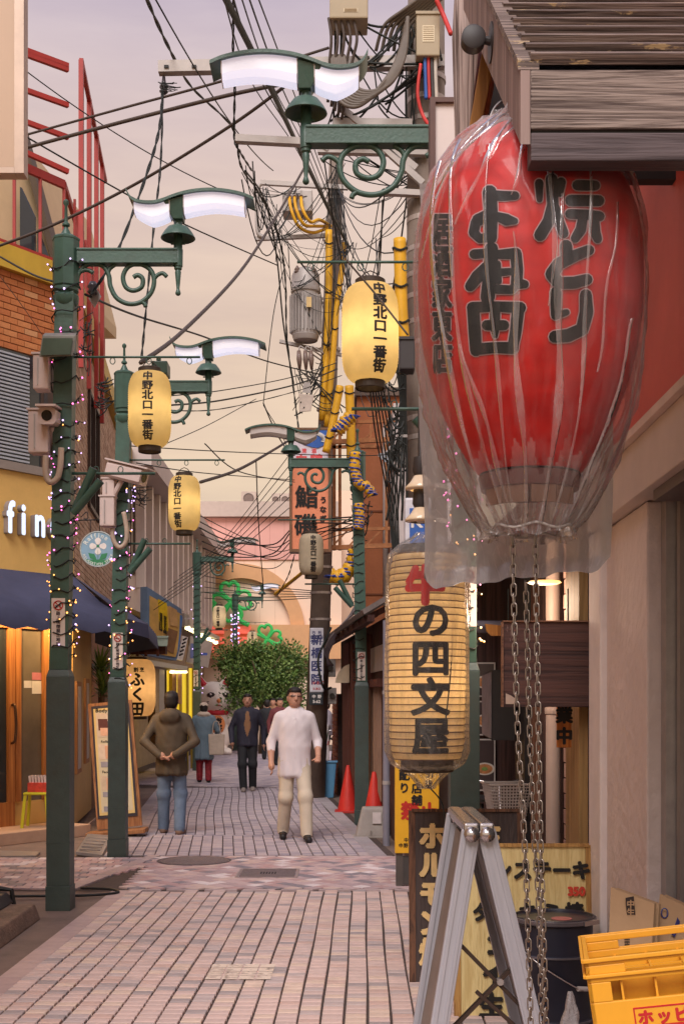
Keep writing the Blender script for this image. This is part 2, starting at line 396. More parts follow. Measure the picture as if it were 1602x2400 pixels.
def lay(parent, cells, sx, sy, h, rot, pal, name, limit=300, z0=0.004):
    """cells: centres of equal pavers; the nearest in view become objects, the rest one mesh"""
    mo, mi = pmats('paver '+name+str(len(cells)), pal)
    def inview(c):
        d = c.y
        if d < 1: return False
        x = CX + c.x*F/d; y = HY + CH*F/d
        return -30 < x < 1632 and y < 2420
    order = sorted([c for c in cells if inview(c)], key=lambda c: c.y)
    near = order[:limit]; nid = set(id(c) for c in near)
    b = 0.0025
    def piece(mb, c, cr, sr, hh):
        lo = [(-sx/2, -sy/2), (sx/2, -sy/2), (sx/2, sy/2), (-sx/2, sy/2)]; hi = [(-sx/2+b, -sy/2+b), (sx/2-b, -sy/2+b), (sx/2-b, sy/2-b), (-sx/2+b, sy/2-b)]
        f = lambda p, z: (c.x+p[0]*cr-p[1]*sr, c.y+p[0]*sr+p[1]*cr, z)
        mb.add([f(p, z0-0.002) for p in lo]+[f(p, z0+hh-b) for p in lo]+[f(p, z0+hh) for p in hi],
               [(0,1,5,4),(1,2,6,5),(2,3,7,6),(3,0,4,7),(4,5,9,8),(5,6,10,9),(6,7,11,10),(7,4,8,11),(8,9,10,11)])
    m0 = MB(); piece(m0, V((0, 0, 0)), 1, 0, h); me = None
    for c in near:
        if me is None:
            o = m0.build(name, mo, parent); me = o.data
        else:
            o = bpy.data.objects.new(name, me); COL.objects.link(o); o.parent = parent
        o.location = (c.x, c.y, rnd.uniform(-0.0012, 0.0012)); o.rotation_euler = (0, 0, rot+rnd.uniform(-0.006, 0.006))
    m1 = MB(); cr, sr = math.cos(rot), math.sin(rot)
    for c in cells:
        if id(c) not in nid: piece(m1, c, cr, sr, h+rnd.uniform(-0.0012, 0.0012))
    if m1.v: tag(m1.build(name+'_run', mi, parent), kind='stuff')

# near street: columns of bricks
near = MB(); near.quad((-1.9, 3.2, 0.004), (2.6, 3.2, 0.004), (2.7, 10.82, 0.004), (-1.8, 10.82, 0.004))
near = tag(near.build('pavement', mortar), kind='structure')
R1 = math.atan2(-U1.x, U1.y); cells = []
CW, RW = 0.1168, 0.0885
for i in range(38):
    x0 = -1.742 + i*CW - 9.8*U1.x
    jog = rnd.uniform(-0.02, 0.02); k = 0
    while True:
        y = 3.3 + jog + k*RW; k += 1
        if y > 10.74 - (0.045 if i % 2 else 0): break
        cells.append(V((x0 + y*U1.x + 0.003*math.sin(y*2.3+i), y, 0)))
lay(near, cells, CW-0.0125, RW-0.019, 0.016, R1, PAL, 'paving_brick')
edge = [V((-1.742 - CW*1.06 - 9.8*U1.x + y*U1.x, y, 0)) for y in [3.4+0.42*k for k in range(18)]]
lay(near, edge, CW*1.25, 0.412, 0.016, R1, [(S(186, 160, 156), 3), (S(176, 150, 148), 2)], 'edging_stone')
# cross street band: tiles on the diagonal
band = MB(); band.quad((-9, 10.82, 0.0042), (6, 10.82, 0.0042), (6, 13.14, 0.0042), (-9, 13.14, 0.0042))
band = tag(band.build('crossing_pavement', mortar), kind='structure')
cells = []; T = 0.118; q = T/math.sqrt(2)
for i in range(-12, 34):
    for j in range(0, 27):
        x = -1.75 + i*q*2 + (q if j % 2 else 0); y = 10.9 + j*q
        if y < 13.07 and -1.9 < x < 3.6: cells.append(V((x, y, 0)))
lay(band, cells, T-0.008, T-0.008, 0.016, PI/4, PAL2, 'diamond_tile')
cells = []
for i in range(26):
    for j in range(15):
        x = -2.42 - i*0.152 + j*0.05; y = 10.95 + j*0.152
        if y < 13.05: cells.append(V((x, y, 0)))
lay(band, cells, 0.143, 0.143, 0.015, 0.0, PAL2, 'paving_tile', limit=160)
cells = [V((-2.30+0.05*j, 10.95 + j*0.30, 0)) for j in range(8)]
lay(band, cells, 0.12, 0.29, 0.017, -0.16, [(S(182, 160, 158), 1), (S(176, 155, 152), 1)], 'edging_stone')
row = [V((-1.72+0.30*k, 13.10, 0)) for k in range(9)] + [V((-1.66+0.32*k, 10.80, 0)) for k in range(13)]
lay(band, row, 0.27, 0.055, 0.017, 0.0, [(S(170, 150, 150), 1), (S(182, 160, 160), 1)], 'border_tile')
# middle street
mid = MB(); a = V((-2.42, 13.16, 0.004)); b = V((0.56, 13.16, 0.004))
mid.quad(a, b, b+U2*10.35, a+U2*10.35)
mid = tag(mid.build('street_pavement', mortar), kind='structure')
R2 = math.atan2(-U2.x, U2.y); cells = []
for i in range(22):
    jog = rnd.uniform(-0.02, 0.02)
    wob = 0.0
    for k in range(113):
        y = 0.08 + k*0.0905 + jog
        c = V((-2.22 + i*CW, 13.16, 0)) + U2*y
        c.x += 0.022*math.sin(y*0.9) if y > 2 else 0
        if y < 10.2: cells.append(c)
lay(mid, cells, CW-0.0125, 0.075, 0.016, R2, PAL3, 'paving_brick')
edge = [V((-2.22 - CW*1.15, 13.16, 0)) + U2*(0.2+0.41*k) for k in range(25)] + [V((-2.22 + CW*22.2, 13.16, 0)) + U2*(0.2+0.41*k) for k in range(25)]
lay(mid, edge, CW*1.5, 0.40, 0.017, R2, [(S(176, 166, 170), 3), (S(166, 156, 160), 2)], 'edging_stone')
# far street, turned to the right
far = MB(); far.add([(-5.2, 23.45, 0.004), (1.5, 23.45, 0.004), (4, 50, 0.004), (-7, 50, 0.004)], ((0, 1, 2, 3),))
far = tag(far.build('street_pavement', mortar), kind='structure')
cells = []
for i in range(-70, 60):
    for k in range(0, 70):
        c = V((-1.7, 23.5, 0)) + V((U3.y, -U3.x, 0))*(i*0.125) + U3*(k*0.26)
        if 23.5 < c.y < 40 and -4.4 < c.x < 1.0: cells.append(c)
lay(far, cells, 0.106, 0.25, 0.014, math.atan2(-U3.x, U3.y), PAL3, 'paving_brick', limit=150)
# manhole covers
iron = M('cast iron', S(128, 114, 114), 0.55, metal=0.5, var=0.25, vs=30, bump=0.5, bs=90)
t = thing('manhole_cover', 'round iron manhole cover in the diamond tiled crossing', 'manhole cover', G(455, 2022))
c = G(455, 2022)
MB().lathe([(0.34, 0.021), (0.345, 0.0245), (0.32, 0.026), (0.315, 0.022), (0.30, 0.0225), (0.29, 0.026), (0.05, 0.026), (0.04, 0.0235)], c, 40).build('cover', iron, t)
mb = MB(); mb.lathe([(0.365, 0.020), (0.37, 0.0235), (0.35, 0.0240), (0.349, 0.019)], c, 40, False); mb.build('ring', M('iron ring', S(100, 88, 88), 0.6, metal=0.4), t)
c = G(628, 2052)
t = thing('access_hatch', 'rectangular recessed steel access hatch in the middle of the crossing', 'hatch', c)
mb = MB(); mb.box(c.x-0.25, c.x+0.25, c.y-0.27, c.y+0.27, 0.018, 0.0235); mb.build('lid', iron, t)
mb = MB()
for s in (-1, 1): mb.box(c.x+s*0.27-0.012, c.x+s*0.27+0.012, c.y-0.29, c.y+0.29, 0.018, 0.027); mb.box(c.x-0.257, c.x+0.257, c.y+s*0.29-0.012, c.y+s*0.29+0.012, 0.018, 0.0265)
mb.build('frame', M('hatch steel', S(176, 160, 160), 0.4, metal=0.7), t)
mb = MB()
for i in range(6):
    for j in range(4): mb.box(c.x-0.07+i*0.026, c.x-0.056+i*0.026, c.y-0.06+j*0.034, c.y-0.04+j*0.034, 0.0236, 0.0262)
mb.build('emblem', M('hatch mark', S(70, 60, 60), 0.7), t)
# the worn painted rectangle on the bricks
mb = MB(); a, b, c, d = G(498, 2268), G(648, 2268), G(635, 2305), G(478, 2305)
mk = node_mat('worn paint'); m_, Nn, Ll, bb = mk
bb.inputs['Base Color'].default_value = S(226, 206, 190); bb.inputs['Roughness'].default_value = 0.7
tcx = Nn.new('ShaderNodeTexCoord'); nzx = Nn.new('ShaderNodeTexNoise'); nzx.inputs['Scale'].default_value = 14; nzx.inputs['Detail'].default_value = 8
Ll.new(tcx.outputs['Object'], nzx.inputs['Vector']); mrx = Nn.new('ShaderNodeMapRange'); mrx.inputs[1].default_value = 0.34; mrx.inputs[2].default_value = 0.52
mrx.inputs[3].default_value = 0.25; mrx.inputs[4].default_value = 0.95; Ll.new(nzx.outputs['Fac'], mrx.inputs[0]); Ll.new(mrx.outputs[0], bb.inputs['Alpha'])
for k in range(4):
    for r_ in range(4):
        f0, f1 = k/4+0.012, (k+1)/4-0.012; g0, g1 = r_/4+0.01, (r_+1)/4-0.01
        lerp2 = lambda u, v: (a.lerp(b, u)).lerp(d.lerp(c, u), v) + V((0, 0, 0.0235))
        mb.quad(lerp2(f0, g0), lerp2(f1, g0), lerp2(f1, g1), lerp2(f0, g1))
tag(mb.build('painted_mark', m_), 'pale worn rectangle painted on the near paving bricks', 'marking')

# left kerb and ramp in the foreground
conc = M('weathered concrete', S(128, 104, 88), 0.85, var=0.3, vs=9, bump=0.5, bs=50, stain=0.6)
t = thing('kerb_block', 'mossy weathered concrete kerb block at the bottom left', 'kerb', (-2.5, 8.6, 0))
mb = MB(); mb.hexa([(-3.6, 6.0, 0), (-2.2, 6.0, 0), (-2.22, 9.45, 0), (-2.62, 9.45, 0)], [(-3.6, 6.0, 0.13), (-2.24, 6.0, 0.12), (-2.25, 9.40, 0.12), (-2.60, 9.40, 0.12)])
mb.build('stone', conc, t, bevel=0.012)
mb = MB(); mb.hexa([(-4.0, 6.4, 0.125), (-2.42, 6.4, 0.125), (-2.42, 9.5, 0.125), (-4.0, 9.5, 0.125)], [(-4.0, 6.4, 0.20), (-2.47, 6.4, 0.20), (-2.47, 9.45, 0.20), (-4.0, 9.45, 0.20)])
rp = tag(mb.build('ramp', M('dark rubber', S(58, 52, 52), 0.6, var=0.25, vs=12), None, bevel=0.008), 'dark ramp plate lying on the kerb at left edge', 'ramp')
mb = MB(); p0 = V((-2.45, 9.48, 0.215))
mb.tube([(-4, 9.46, 0.22), (-2.52, 9.46, 0.225), (-2.44, 9.46, 0.215), (-2.42, 9.46, 0.10), (-2.42, 9.44, 0.01)], 0.018, 8)
tag(mb.build('handle_bar', M('black steel', (0.012, 0.012, 0.012), 0.5)), 'bent black bar along the edge of the dark ramp', 'bar')
mb = MB(); mb.tube(catmull([(-3.2, 10.2, 0.03), (-2.7, 10.35, 0.03), (-2.1, 10.4, 0.03), (-1.85, 10.55, 0.03), (-1.95, 10.75, 0.03), (-2.2, 10.8, 0.03)]), 0.012, 6)
tag(mb.build('hose', MATS['black steel'], None, True), 'thin dark hose looping on the ground behind the near left post', 'hose')

# ================================================================== LAMP POSTS
green = M('green paint', S(62, 92, 80, 0.85), 0.42, var=0.16, vs=7, bump=0.10, bs=45, spec=0.5, stain=0.34)
dgreen = M('green paint lower', S(70, 84, 80, 0.85), 0.45, var=0.16, vs=7, bump=0.10, bs=45, spec=0.5, stain=0.4)
tube_white = glow('lamp tube lit', (0.80, 0.80, 1.0), 0.34)
tube_dim = glow('lamp tube shaded side', (0.72, 0.70, 0.94), 0.17)  # upper and end facets glow dimmer: shading put into the emission
tube_off = M('lamp tube unlit', S(200, 190, 186), 0.35, var=0.05)
steel = M('galvanised steel', S(170, 162, 160), 0.4, metal=0.6, var=0.15, vs=8)
def zp(py): return (2130-py)/302.0
def lamp_post(name, label, side, loc, zs=1.0, arm=0.865, lit=True, lean=0.0, group='green street lamps'):
    """side +1: arm to the right, -1: to the left. Built in its own frame."""
    t = thing(name, label, 'street lamp', loc, group, local=True)
    X = lambda x: x*side
    MB().box(-0.095, 0.095, -0.095, 0.095, 0, 0.19).build('plinth', dgreen, t, bevel=0.004)
    mb = MB(); mb.box(-0.09, 0.09, -0.09, 0.09, 0.191, 1.80); mb.hexa([(-0.09, -0.09, 1.80), (0.09, -0.09, 1.80), (0.09, 0.09, 1.80), (-0.09, 0.09, 1.80)], [(-0.074, -0.074, 1.85), (0.074, -0.074, 1.85), (0.074, 0.074, 1.85), (-0.074, 0.074, 1.85)])
    mb.box(-0.093, 0.093, -0.093, 0.093, 0.515, 0.521); mb.build('lower_post', dgreen, t, bevel=0.004)
    zt = 4.76*zs
    L_ = lambda z: lean*z
    mb = MB(); r = 0.0725
    mb.hexa([(-r, -r, 1.85), (r, -r, 1.85), (r, r, 1.85), (-r, r, 1.85)], [(-r+L_(zt), -r, zt), (r+L_(zt), -r, zt), (r+L_(zt), r, zt), (-r+L_(zt), r, zt)])
    mb.build('upper_post', green, t, bevel=0.005)
    o = V((L_(zt), 0, 0)); dz = zt-4.76
    def Q(x, y, z): return V((X(x), y, z+dz)) + o
    mb = MB(); mb.lathe([(0.075, 4.66), (0.098, 4.69), (0.10, 4.735), (0.08, 4.76), (0.098, 4.775), (0.098, 4.80)], o+V((0, 0, dz)), 16); mb.build('collar', green, t, 35)
    mb = MB(); mb.lathe([(0.088, 4.80), (0.104, 4.815), (0.104, 5.165), (0.108, 5.17), (0.108, 5.185), (0.085, 5.20)], o+V((0, 0, dz)), 8); mb.build('head_box', green, t)
    mb = MB(); mb.lathe([(0.045, 5.20), (0.04, 5.22), (0.02, 5.26), (0.015, 5.275), (0.03, 5.285), (0.03, 5.30), (0.014, 5.315), (0.011, 5.44), (0.022, 5.455), (0.022, 5.475), (0.008, 5.49)], o+V((0, 0, dz)), 14); mb.build('finial', green, t, 40)
    mb = MB()
    for z0, z1, hw in ((4.985, 4.997, 0.05), (4.997, 5.085, 0.042), (5.085, 5.10, 0.05)):
        xs = sorted((X(0.09), X(arm))); mb.box(xs[0]+o.x, xs[1]+o.x, -hw, hw, z0+dz, z1+dz)
    mb.build('arm', green, t, bevel=0.002)
    mb = MB(); mb.lathe([(0.036, 4.97), (0.038, 5.10), (0.034, 5.105), (0.033, 5.42)], Q(arm, 0, 0), 16)
    for s in (-1, 1): mb.cyl(Q(arm+s*0.03, 0, 5.145), Q(arm+s*0.055, 0, 5.145), 0.007, n=6)
    mb.build('arm_post', green, t, 40)
    mb = MB(); mb.lathe([(0.036, 5.272), (0.082, 5.268), (0.110, 5.232), (0.130, 5.198), (0.134, 5.188), (0.127, 5.184), (0.10, 5.22), (0.05, 5.25)], Q(arm, 0, 0), 24); mb.build('shade', green, t, 40)
    mb = MB(); mb.lathe([(0.008, 4.745), (0.018, 4.752), (0.022, 4.765), (0.016, 4.782), (0.012, 4.795), (0.017, 4.85), (0.024, 4.925), (0.020, 4.94), (0.030, 4.95), (0.030, 4.97)], Q(arm, 0, 0), 14); mb.build('drop_finial', green, t, 40)
    # scroll work (drawn as zoomed photo coordinates of the nearest lamp)
    def Z(zx, zy): return V((X(((zx/2.904-142-14)/302.0)*arm/0.84*0.99), 0, zp(zy/2.904)+dz)) + o
    mb = MB()
    mb.tube(catmull([Z(*p) for p in ((525, 1930), (535, 1880), (575, 1825), (640, 1805), (705, 1830), (738, 1890), (748, 1960), (790, 2040), (870, 2080), (955, 2065), (1020, 2000), (1038, 1915), (1010, 1845), (935, 1808), (865, 1830), (832, 1895), (850, 1965), (900, 1990), (955, 1965), (962, 1910), (930, 1885), (900, 1900))], 5), 0.0185, 8)
    mb.tube(catmull([Z(*p) for p in ((1035, 1915), (1060, 1885), (1095, 1872), (1122, 1895))], 5), 0.0165, 8)
    mb.tube(catmull([Z(*p) for p in ((955, 2065), (975, 2080), (982, 2100))], 4), 0.0165, 8)
    mb.tube(catmull([Z(*p) for p in ((732, 1870), (745, 1840), (782, 1812))], 4), 0.0165, 8)
    mb.tube(catmull([Z(*p) for p in ((548, 1862), (580, 1850), (610, 1855), (632, 1870))], 4), 0.0165, 8)
    for zx in (630, 930): mb.obox(Z(zx, 1800), (0.022, 0, 0), (0, 0.02, 0), (0, 0, 0.016))
    mb.build('scroll', green, t, True)
    # swooping head: roof plate and two diffusers
    top = [(-0.385, 5.535), (-0.36, 5.485), (-0.32, 5.452), (-0.25, 5.437), (-0.17, 5.437), (-0.10, 5.455), (-0.03, 5.482), (0.05, 5.507), (0.14, 5.524), (0.24, 5.532), (0.34, 5.528), (0.44, 5.513), (0.52, 5.492), (0.59, 5.462)]
    tp = catmull([V((x, 0, z)) for x, z in top], 4)
    mb = MB(); n = len(tp)
    vs = []
    for p in tp:
        for y, h in ((-0.12, 0.0), (0.12, 0.0), (0.12, 0.022), (-0.12, 0.022)): vs.append(Q(arm+p.x, y, p.z+h-0.02))
    fs = [(4*i+j, 4*i+(j+1) % 4, 4*i+4+(j+1) % 4, 4*i+4+j) for i in range(n-1) for j in range(4)] + [(0, 1, 2, 3), (4*n-1, 4*n-2, 4*n-3, 4*n-4)]
    mb.add(vs, fs); mb.build('lamp_roof', green, t, 50)
    mb = MB(); mb.hexa([Q(arm-0.033, -0.06, 5.32), Q(arm+0.045, -0.06, 5.32), Q(arm+0.045, 0.06, 5.32), Q(arm-0.033, 0.06, 5.32)], [Q(arm-0.10, -0.10, 5.44), Q(arm+0.05, -0.10, 5.48), Q(arm+0.05, 0.10, 5.48), Q(arm-0.10, 0.10, 5.44)])
    mb.build('lamp_bracket', green, t, bevel=0.004)
    zr = lambda x: np.interp(x, [p.x for p in tp], [p.z for p in tp]) - 0.022
    for nm, x0, x1, dp in (('diffuser', 0.052, 0.52, (0.135, 0.115, 0.105)), ('diffuser', -0.33, -0.055, (0.07, 0.125, 0.115))):
        mb = MB(); k = 12; vs = []
        for i in range(k+1):
            f = i/k; x = x0+(x1-x0)*f; zt_ = zr(x); dd = np.interp(f, (0, 0.5, 1), dp)
            if i in (0, k): dd *= 0.96
            for y, h in ((-0.095, 0), (-0.085, -0.7*dd), (-0.05, -dd), (0.05, -dd), (0.085, -0.7*dd), (0.095, 0)): vs.append(Q(arm+x, y, float(zt_)+h))
        mb.add(vs, []); 
        for i in range(k):
            for j in range(5): mb.f.append((6*i+j, 6*i+j+1, 6*i+6+j+1, 6*i+6+j)); mb.mi.append(1 if j in (0, 4) else 0)
        mb.f += [(0, 1, 2, 3, 4, 5), tuple(6*k+j for j in range(5, -1, -1))]; mb.mi += [1, 1]
        mb.build(nm, [tube_white, tube_dim] if lit else [tube_off, tube_off], t, 30)
        for i in (0, k):
            rim_ = MB(); rim_.tube([V(q)+V((0, -0.002 if q_ < 3 else 0.002, 0)) for q_, q in enumerate(vs[6*i:6*i+6])], 0.0035, 5); rim_.build('diffuser_rib', tube_off, t)
    # rods that hold the paper lantern
    for z, xa, xb, r in ((4.27*zs, 0.0, 1.04, 0.009), (3.37*zs, 0.0, 0.70, 0.011)):
        mb = MB(); lx = L_(z); mb.cyl(V((X(xa)+lx, 0, z)), V((X(xb)+lx, 0, z)), r, n=8)
        for k in (0.35, 0.62, 0.92):
            if z > 4 or k < 0.9:
                cxr = X(xa+(xb-xa)*k)+lx; zz = z-0.03 if z > 4 else z+0.03
                mb.tube([V((cxr+0.02*math.cos(a_), 0, zz+0.025*math.sin(a_))) for a_ in [2*PI*q_/10 for q_ in range(10)]], 0.004, 5, closed=True)
        mb.build('lantern_rod', green, t, True)
    # twin flag holders
    for j, (dx, dzv) in enumerate(((0.16, 0.32), (0.22, 0.24))):
        mb = MB(); a = V((X(0.09)+L_(3), -0.05-0.03*j, (3.07-0.02*j)*zs)); b = a+V((X(dx), -0.06, dzv)); mb.cyl(a, b, 0.032, n=14); mb.lathe([(0.022, 0)], b, 14, False)
        fh = mb.build('flag_holder', green, t, 40)
        d_ = (b-a).normalized(); MB().cyl(b-d_*0.01, b+d_*0.001, 0.024, n=12).build('bore', MATS['black steel'], fh)
    # no smoking sticker
    zc = 2.2*zs; yf = -0.0735; lx = L_(zc); sw = 0.052; xs = X(0.0)-0.02*(1 if side > 0 else -1)+lx
    st = MB().box(xs-sw, xs+sw, yf-0.002, yf, zc-0.17, zc+0.2).build('sticker', M('sticker white', S(214, 200, 190), 0.5, var=0.08), t)
    mb = MB(); cc = V((xs, yf-0.004, zc+0.145)); mb.tube([cc+V((0.034*math.cos(a_), 0, 0.034*math.sin(a_))) for a_ in [2*PI*q_/20 for q_ in range(20)]], 0.005, 5, closed=True)
    mb.bar(cc+V((-0.024, 0, 0.024)), cc+V((0.024, 0, -0.024)), 0.002, 0.008); mb.build('no_smoking_symbol', M('sticker red', S(176, 50, 44), 0.5), st)
    mb = MB(); mb.bar(cc+V((-0.022, 0.001, -0.004)), cc+V((0.02, 0.001, -0.004)), 0.0015, 0.009)
    letters(mb, '路上喫煙禁止地区', 0.033, (xs, yf-0.0022, zc-0.035), vertical=True, bold=0.0012, gap=1.02); mb.build('lettering', M('sticker ink', S(52, 40, 48), 0.6), st)
    return t
L1P = V(((142-CX)*9.9/F, 9.9, 0)); L2P = V(((277-CX)*13.17/F, 13.17, 0)); L3P = V(((1086-CX)*8.0/F, 8.0, 0))
L4P = V(((847-CX)*16.64/F, 16.64, 0)); L5P = V(((462-CX)*29.0/F, 29.0, 0)); L6P = V(((551-CX)*41.0/F, 41.0, 0))
lamp1 = lamp_post('street_lamp', 'nearest green street lamp on the left with lit curved head', 1, L1P, 1.0, lean=0.0092)
lamp2 = lamp_post('street_lamp', 'second green street lamp on the left beside the wooden menu stand', 1, L2P, 0.957, lean=0.014)
lamp3 = lamp_post('street_lamp', 'nearest right green street lamp reaching from behind the red lantern', -1, L3P, 1.02, arm=0.985)
lamp4 = lamp_post('street_lamp', 'unlit green street lamp on the right beside the red cones', -1, L4P, 0.927, lit=False, lean=-0.012)
lamp5 = lamp_post('street_lamp', 'slim unlit green street lamp at mid street left of the white cat', 1, L5P, 0.95, lit=False, arm=0.80)
lamp6 = lamp_post('street_lamp', 'farthest small green street lamp in front of the round tree', 1, L6P, 0.96, lit=True)

# ------------------------------------------------------------------ fairy lights wound round the posts
wire_m = M('dark wire', (0.012, 0.014, 0.012), 0.6)
bulb = {'pink': glow('bulb pink', (1.0, 0.10, 0.45), 1.5), 'amber': glow('bulb amber', (1.0, 0.34, 0.04), 1.5), 'white': glow('bulb white', (0.7, 0.45, 1.0), 1.1)}
def fairy(label, loc, z0, z1, turns, r, lean, cols, per=6, seed=1, br=0.0075):
    rr = random.Random(seed); t = thing('fairy_lights', label, 'string lights', loc, 'fairy lights on the lamp posts', local=True)
    pts = []; K = turns*12
    for i in range(K+1):
        a = 2*PI*i/12 + rr.uniform(-0.1, 0.1); z = z0+(z1-z0)*i/K + 0.02*math.sin(i*1.7)
        q = max(abs(math.cos(a)), abs(math.sin(a))); rad = r/q*0.98 if q > 0 else r
        pts.append(V((rad*math.cos(a)+lean*z, rad*math.sin(a), z)))
    MB().tube(pts, 0.0055, 5).build('wire', wire_m, t, True)
    if cols:
        mbs = {c: MB() for c in cols}; stem = MB()
        for i in range(K*per//12):
            p = pts[min(K, int(rr.random()*K))]; z = p.z; f = (z-z0)/(z1-z0)
            n = V((p.x-lean*z, p.y, 0)).normalized(); q = p + n*rr.uniform(0.012, 0.045) + V((0, 0, rr.uniform(-0.02, 0.03)))
            c = cols[min(len(cols)-1, int((1-f)*len(cols)*0.999))] if rr.random() < 0.55 else rr.choice(cols)
            mbs[c].ball(q, br*rr.uniform(0.8, 1.25), 7, 4); stem.tube([p, q], 0.0035, 4)
        tag(stem.build('bulb_stems', wire_m, t), kind='stuff')
        for c, m_ in mbs.items():
            if m_.v: tag(m_.build(c+'_bulbs', bulb[c], t, True), kind='stuff')
    return t
fairy('pink and amber fairy lights wound round the nearest left lamp post', L1P, 1.95, 3.75, 17, 0.082, 0.0092, ['white', 'pink', 'amber'], 7, 1, br=0.0065)
fairy('pink fairy lights clustered near the top of the nearest left post', L1P, 3.75, 5.0, 7, 0.10, 0.0092, ['white', 'pink', 'pink'], 6, 5, br=0.0065)
fairy('pink and amber fairy lights wound round the second left lamp post', L2P, 1.75, 3.9, 19, 0.082, 0.014, ['white', 'pink', 'amber'], 8, 2, br=0.0072)
fairy('pink and amber fairy lights on the post beside the glowing white lantern', L3P, 1.86, 3.4, 14, 0.082, 0, ['pink', 'amber'], 7, 3, br=0.0065)
fairy('unlit dark fairy light wire wound round the right post beside the cones', L4P, 1.7, 3.9, 18, 0.082, -0.012, [], 0, 4)
fairy('dark fairy light wire on the slim post left of the white cat', L5P, 1.6, 4.3, 18, 0.084, 0, ['white'], 1, 6, br=0.012)
fairy('white and pink fairy lights thick on the farthest post before the tree', L6P, 1.5, 4.4, 18, 0.09, 0, ['white', 'pink', 'white'], 9, 7, br=0.02)

# ------------------------------------------------------------------ paper lanterns of the street
ink = M('lantern ink', (0.012, 0.009, 0.008), 0.7, var=0.3)
cap_m = M('lantern cap', S(58, 46, 36), 0.6)
def lantern(label, c, r, h, mat, text, size, yaw=0.0, watts=0.0, wcol=(1, 0.82, 0.56), n=40, ribs=34, bold=0.0035, group='yellow lanterns with street name', gap=1.0, bulbz=0.0, tsx=1.12):
    t = thing('paper_lantern', label, 'lantern', c, group, local=True)
    def rad(z):
        f = min(1, abs(z)/(h/2)); return r*(0.52+0.48*(1-max(0, (f-0.35)/0.65)**2.6)**0.5) if f < 1 else r*0.52
    prof = []
    for i in range(ribs*2+1):
        z = -h/2 + h*i/(ribs*2); prof.append((rad(z)*(1.0 if i % 2 else 0.982), z))
    MB().lathe(prof, (0, 0, 0), n, False).build('paper_body', mat, t, True)
    mb = MB(); mb.lathe([(r*0.50, -h/2-0.045), (r*0.53, -h/2-0.04), (r*0.53, -h/2+0.004), (r*0.45, -h/2+0.004), (r*0.44, -h/2-0.04)], (0, 0, 0), 24, False); mb.build('bottom_ring', cap_m, t)
    mb = MB(); mb.lathe([(r*0.53, h/2-0.004), (r*0.53, h/2+0.03), (r*0.48, h/2+0.036), (0.01, h/2+0.036)], (0, 0, 0), 24, False)
    mb.tube([(-r*0.42, 0, h/2+0.03), (-r*0.2, 0, h/2+0.075), (0, 0, h/2+0.09), (r*0.2, 0, h/2+0.075), (r*0.42, 0, h/2+0.03)], 0.004, 5); mb.build('top_cap', cap_m, t)
    if text:
        mb = MB(); wrap(mb, layout(text, size, True, gap, tsx, bold), rad, 0.0, yaw, lift=0.0035, lim=0.035, rref=r); mb.build('lettering', ink, t)
    if watts:
        l = bpy.data.lights.new('lantern bulb', 'POINT'); l.energy = watts; l.color = wcol; l.shadow_soft_size = r*0.45
        lo = bpy.data.objects.new('lantern_bulb', l); COL.objects.link(lo); lo.parent = t; lo.location = (0, 0, bulbz)
    return t
NAK = '中野北口一番街'
yp = paper('yellow lantern paper', S(220, 196, 140)); ypd = paper('pale lantern paper', S(205, 190, 165), 0.45)
lantern('glowing yellow lantern hanging beside the nearest left lamp post', P(351, 960, 10.0), 0.168, 0.58, yp, NAK, 0.076, 0.05, 0.8)
lantern('yellow lantern hanging at the second left post above the white building', P(432, 1180, 13.2), 0.165, 0.56, yp, NAK, 0.076, -0.32, 0.8)
lantern('largest yellow lantern hanging in front of the concrete utility pole', P(867, 782, 7.95), 0.177, 0.60, yp, NAK, 0.079, 0.33, 1.3, bold=0.0042)
lantern('unlit grey white lantern in front of the salmon eel signboard', P(729, 1300, 16.5), 0.160, 0.53, ypd, NAK, 0.068, 0.2, 0.0)
lantern('small pale lantern hanging high before the green clover sign', P(514, 1446, 29.0), 0.150, 0.50, ypd, NAK, 0.064, -0.1, 0.6, bold=0.004)
lantern('tiny pale lantern hanging beside the small green clover emblem', P(591, 1501, 41.0), 0.165, 0.56, ypd, NAK, 0.075, 0.1, 0.8, bold=0.005)

# ================================================================== WALL HELPER
class Wall:
    """an upright plane through a with direction u; out is the side that faces the street"""
    def __init__(s, a, u, flip=1):
        s.a = V((a[0], a[1], 0)); s.u = V((u[0], u[1], 0)).normalized(); s.n = V((s.u.y, -s.u.x, 0))*flip
    def s_of(s, px):
        k = (px-CX)/F; return (k*s.a.y - s.a.x)/(s.u.x - k*s.u.y)
    def d_of(s, px): return s.a.y + s.u.y*s.s_of(px)
    def z_of(s, px, py): return CH + (HY-py)*s.d_of(px)/F
    def pt(s, t, z, o=0.0): return s.a + s.u*t + s.n*o + V((0, 0, z))
    def at(s, px, py, o=0.0): return s.pt(s.s_of(px), s.z_of(px, py), o)
    def box(s, mb, s0, s1, z0, z1, o0, o1):
        return mb.hexa([s.pt(s0, z0, o0), s.pt(s1, z0, o0), s.pt(s1, z0, o1), s.pt(s0, z0, o1)], [s.pt(s0, z1, o0), s.pt(s1, z1, o0), s.pt(s1, z1, o1), s.pt(s0, z1, o1)])
    def b(s, s0, s1, z0, z1, o0, o1): return s.box(MB(), s0, s1, z0, z1, o0, o1)

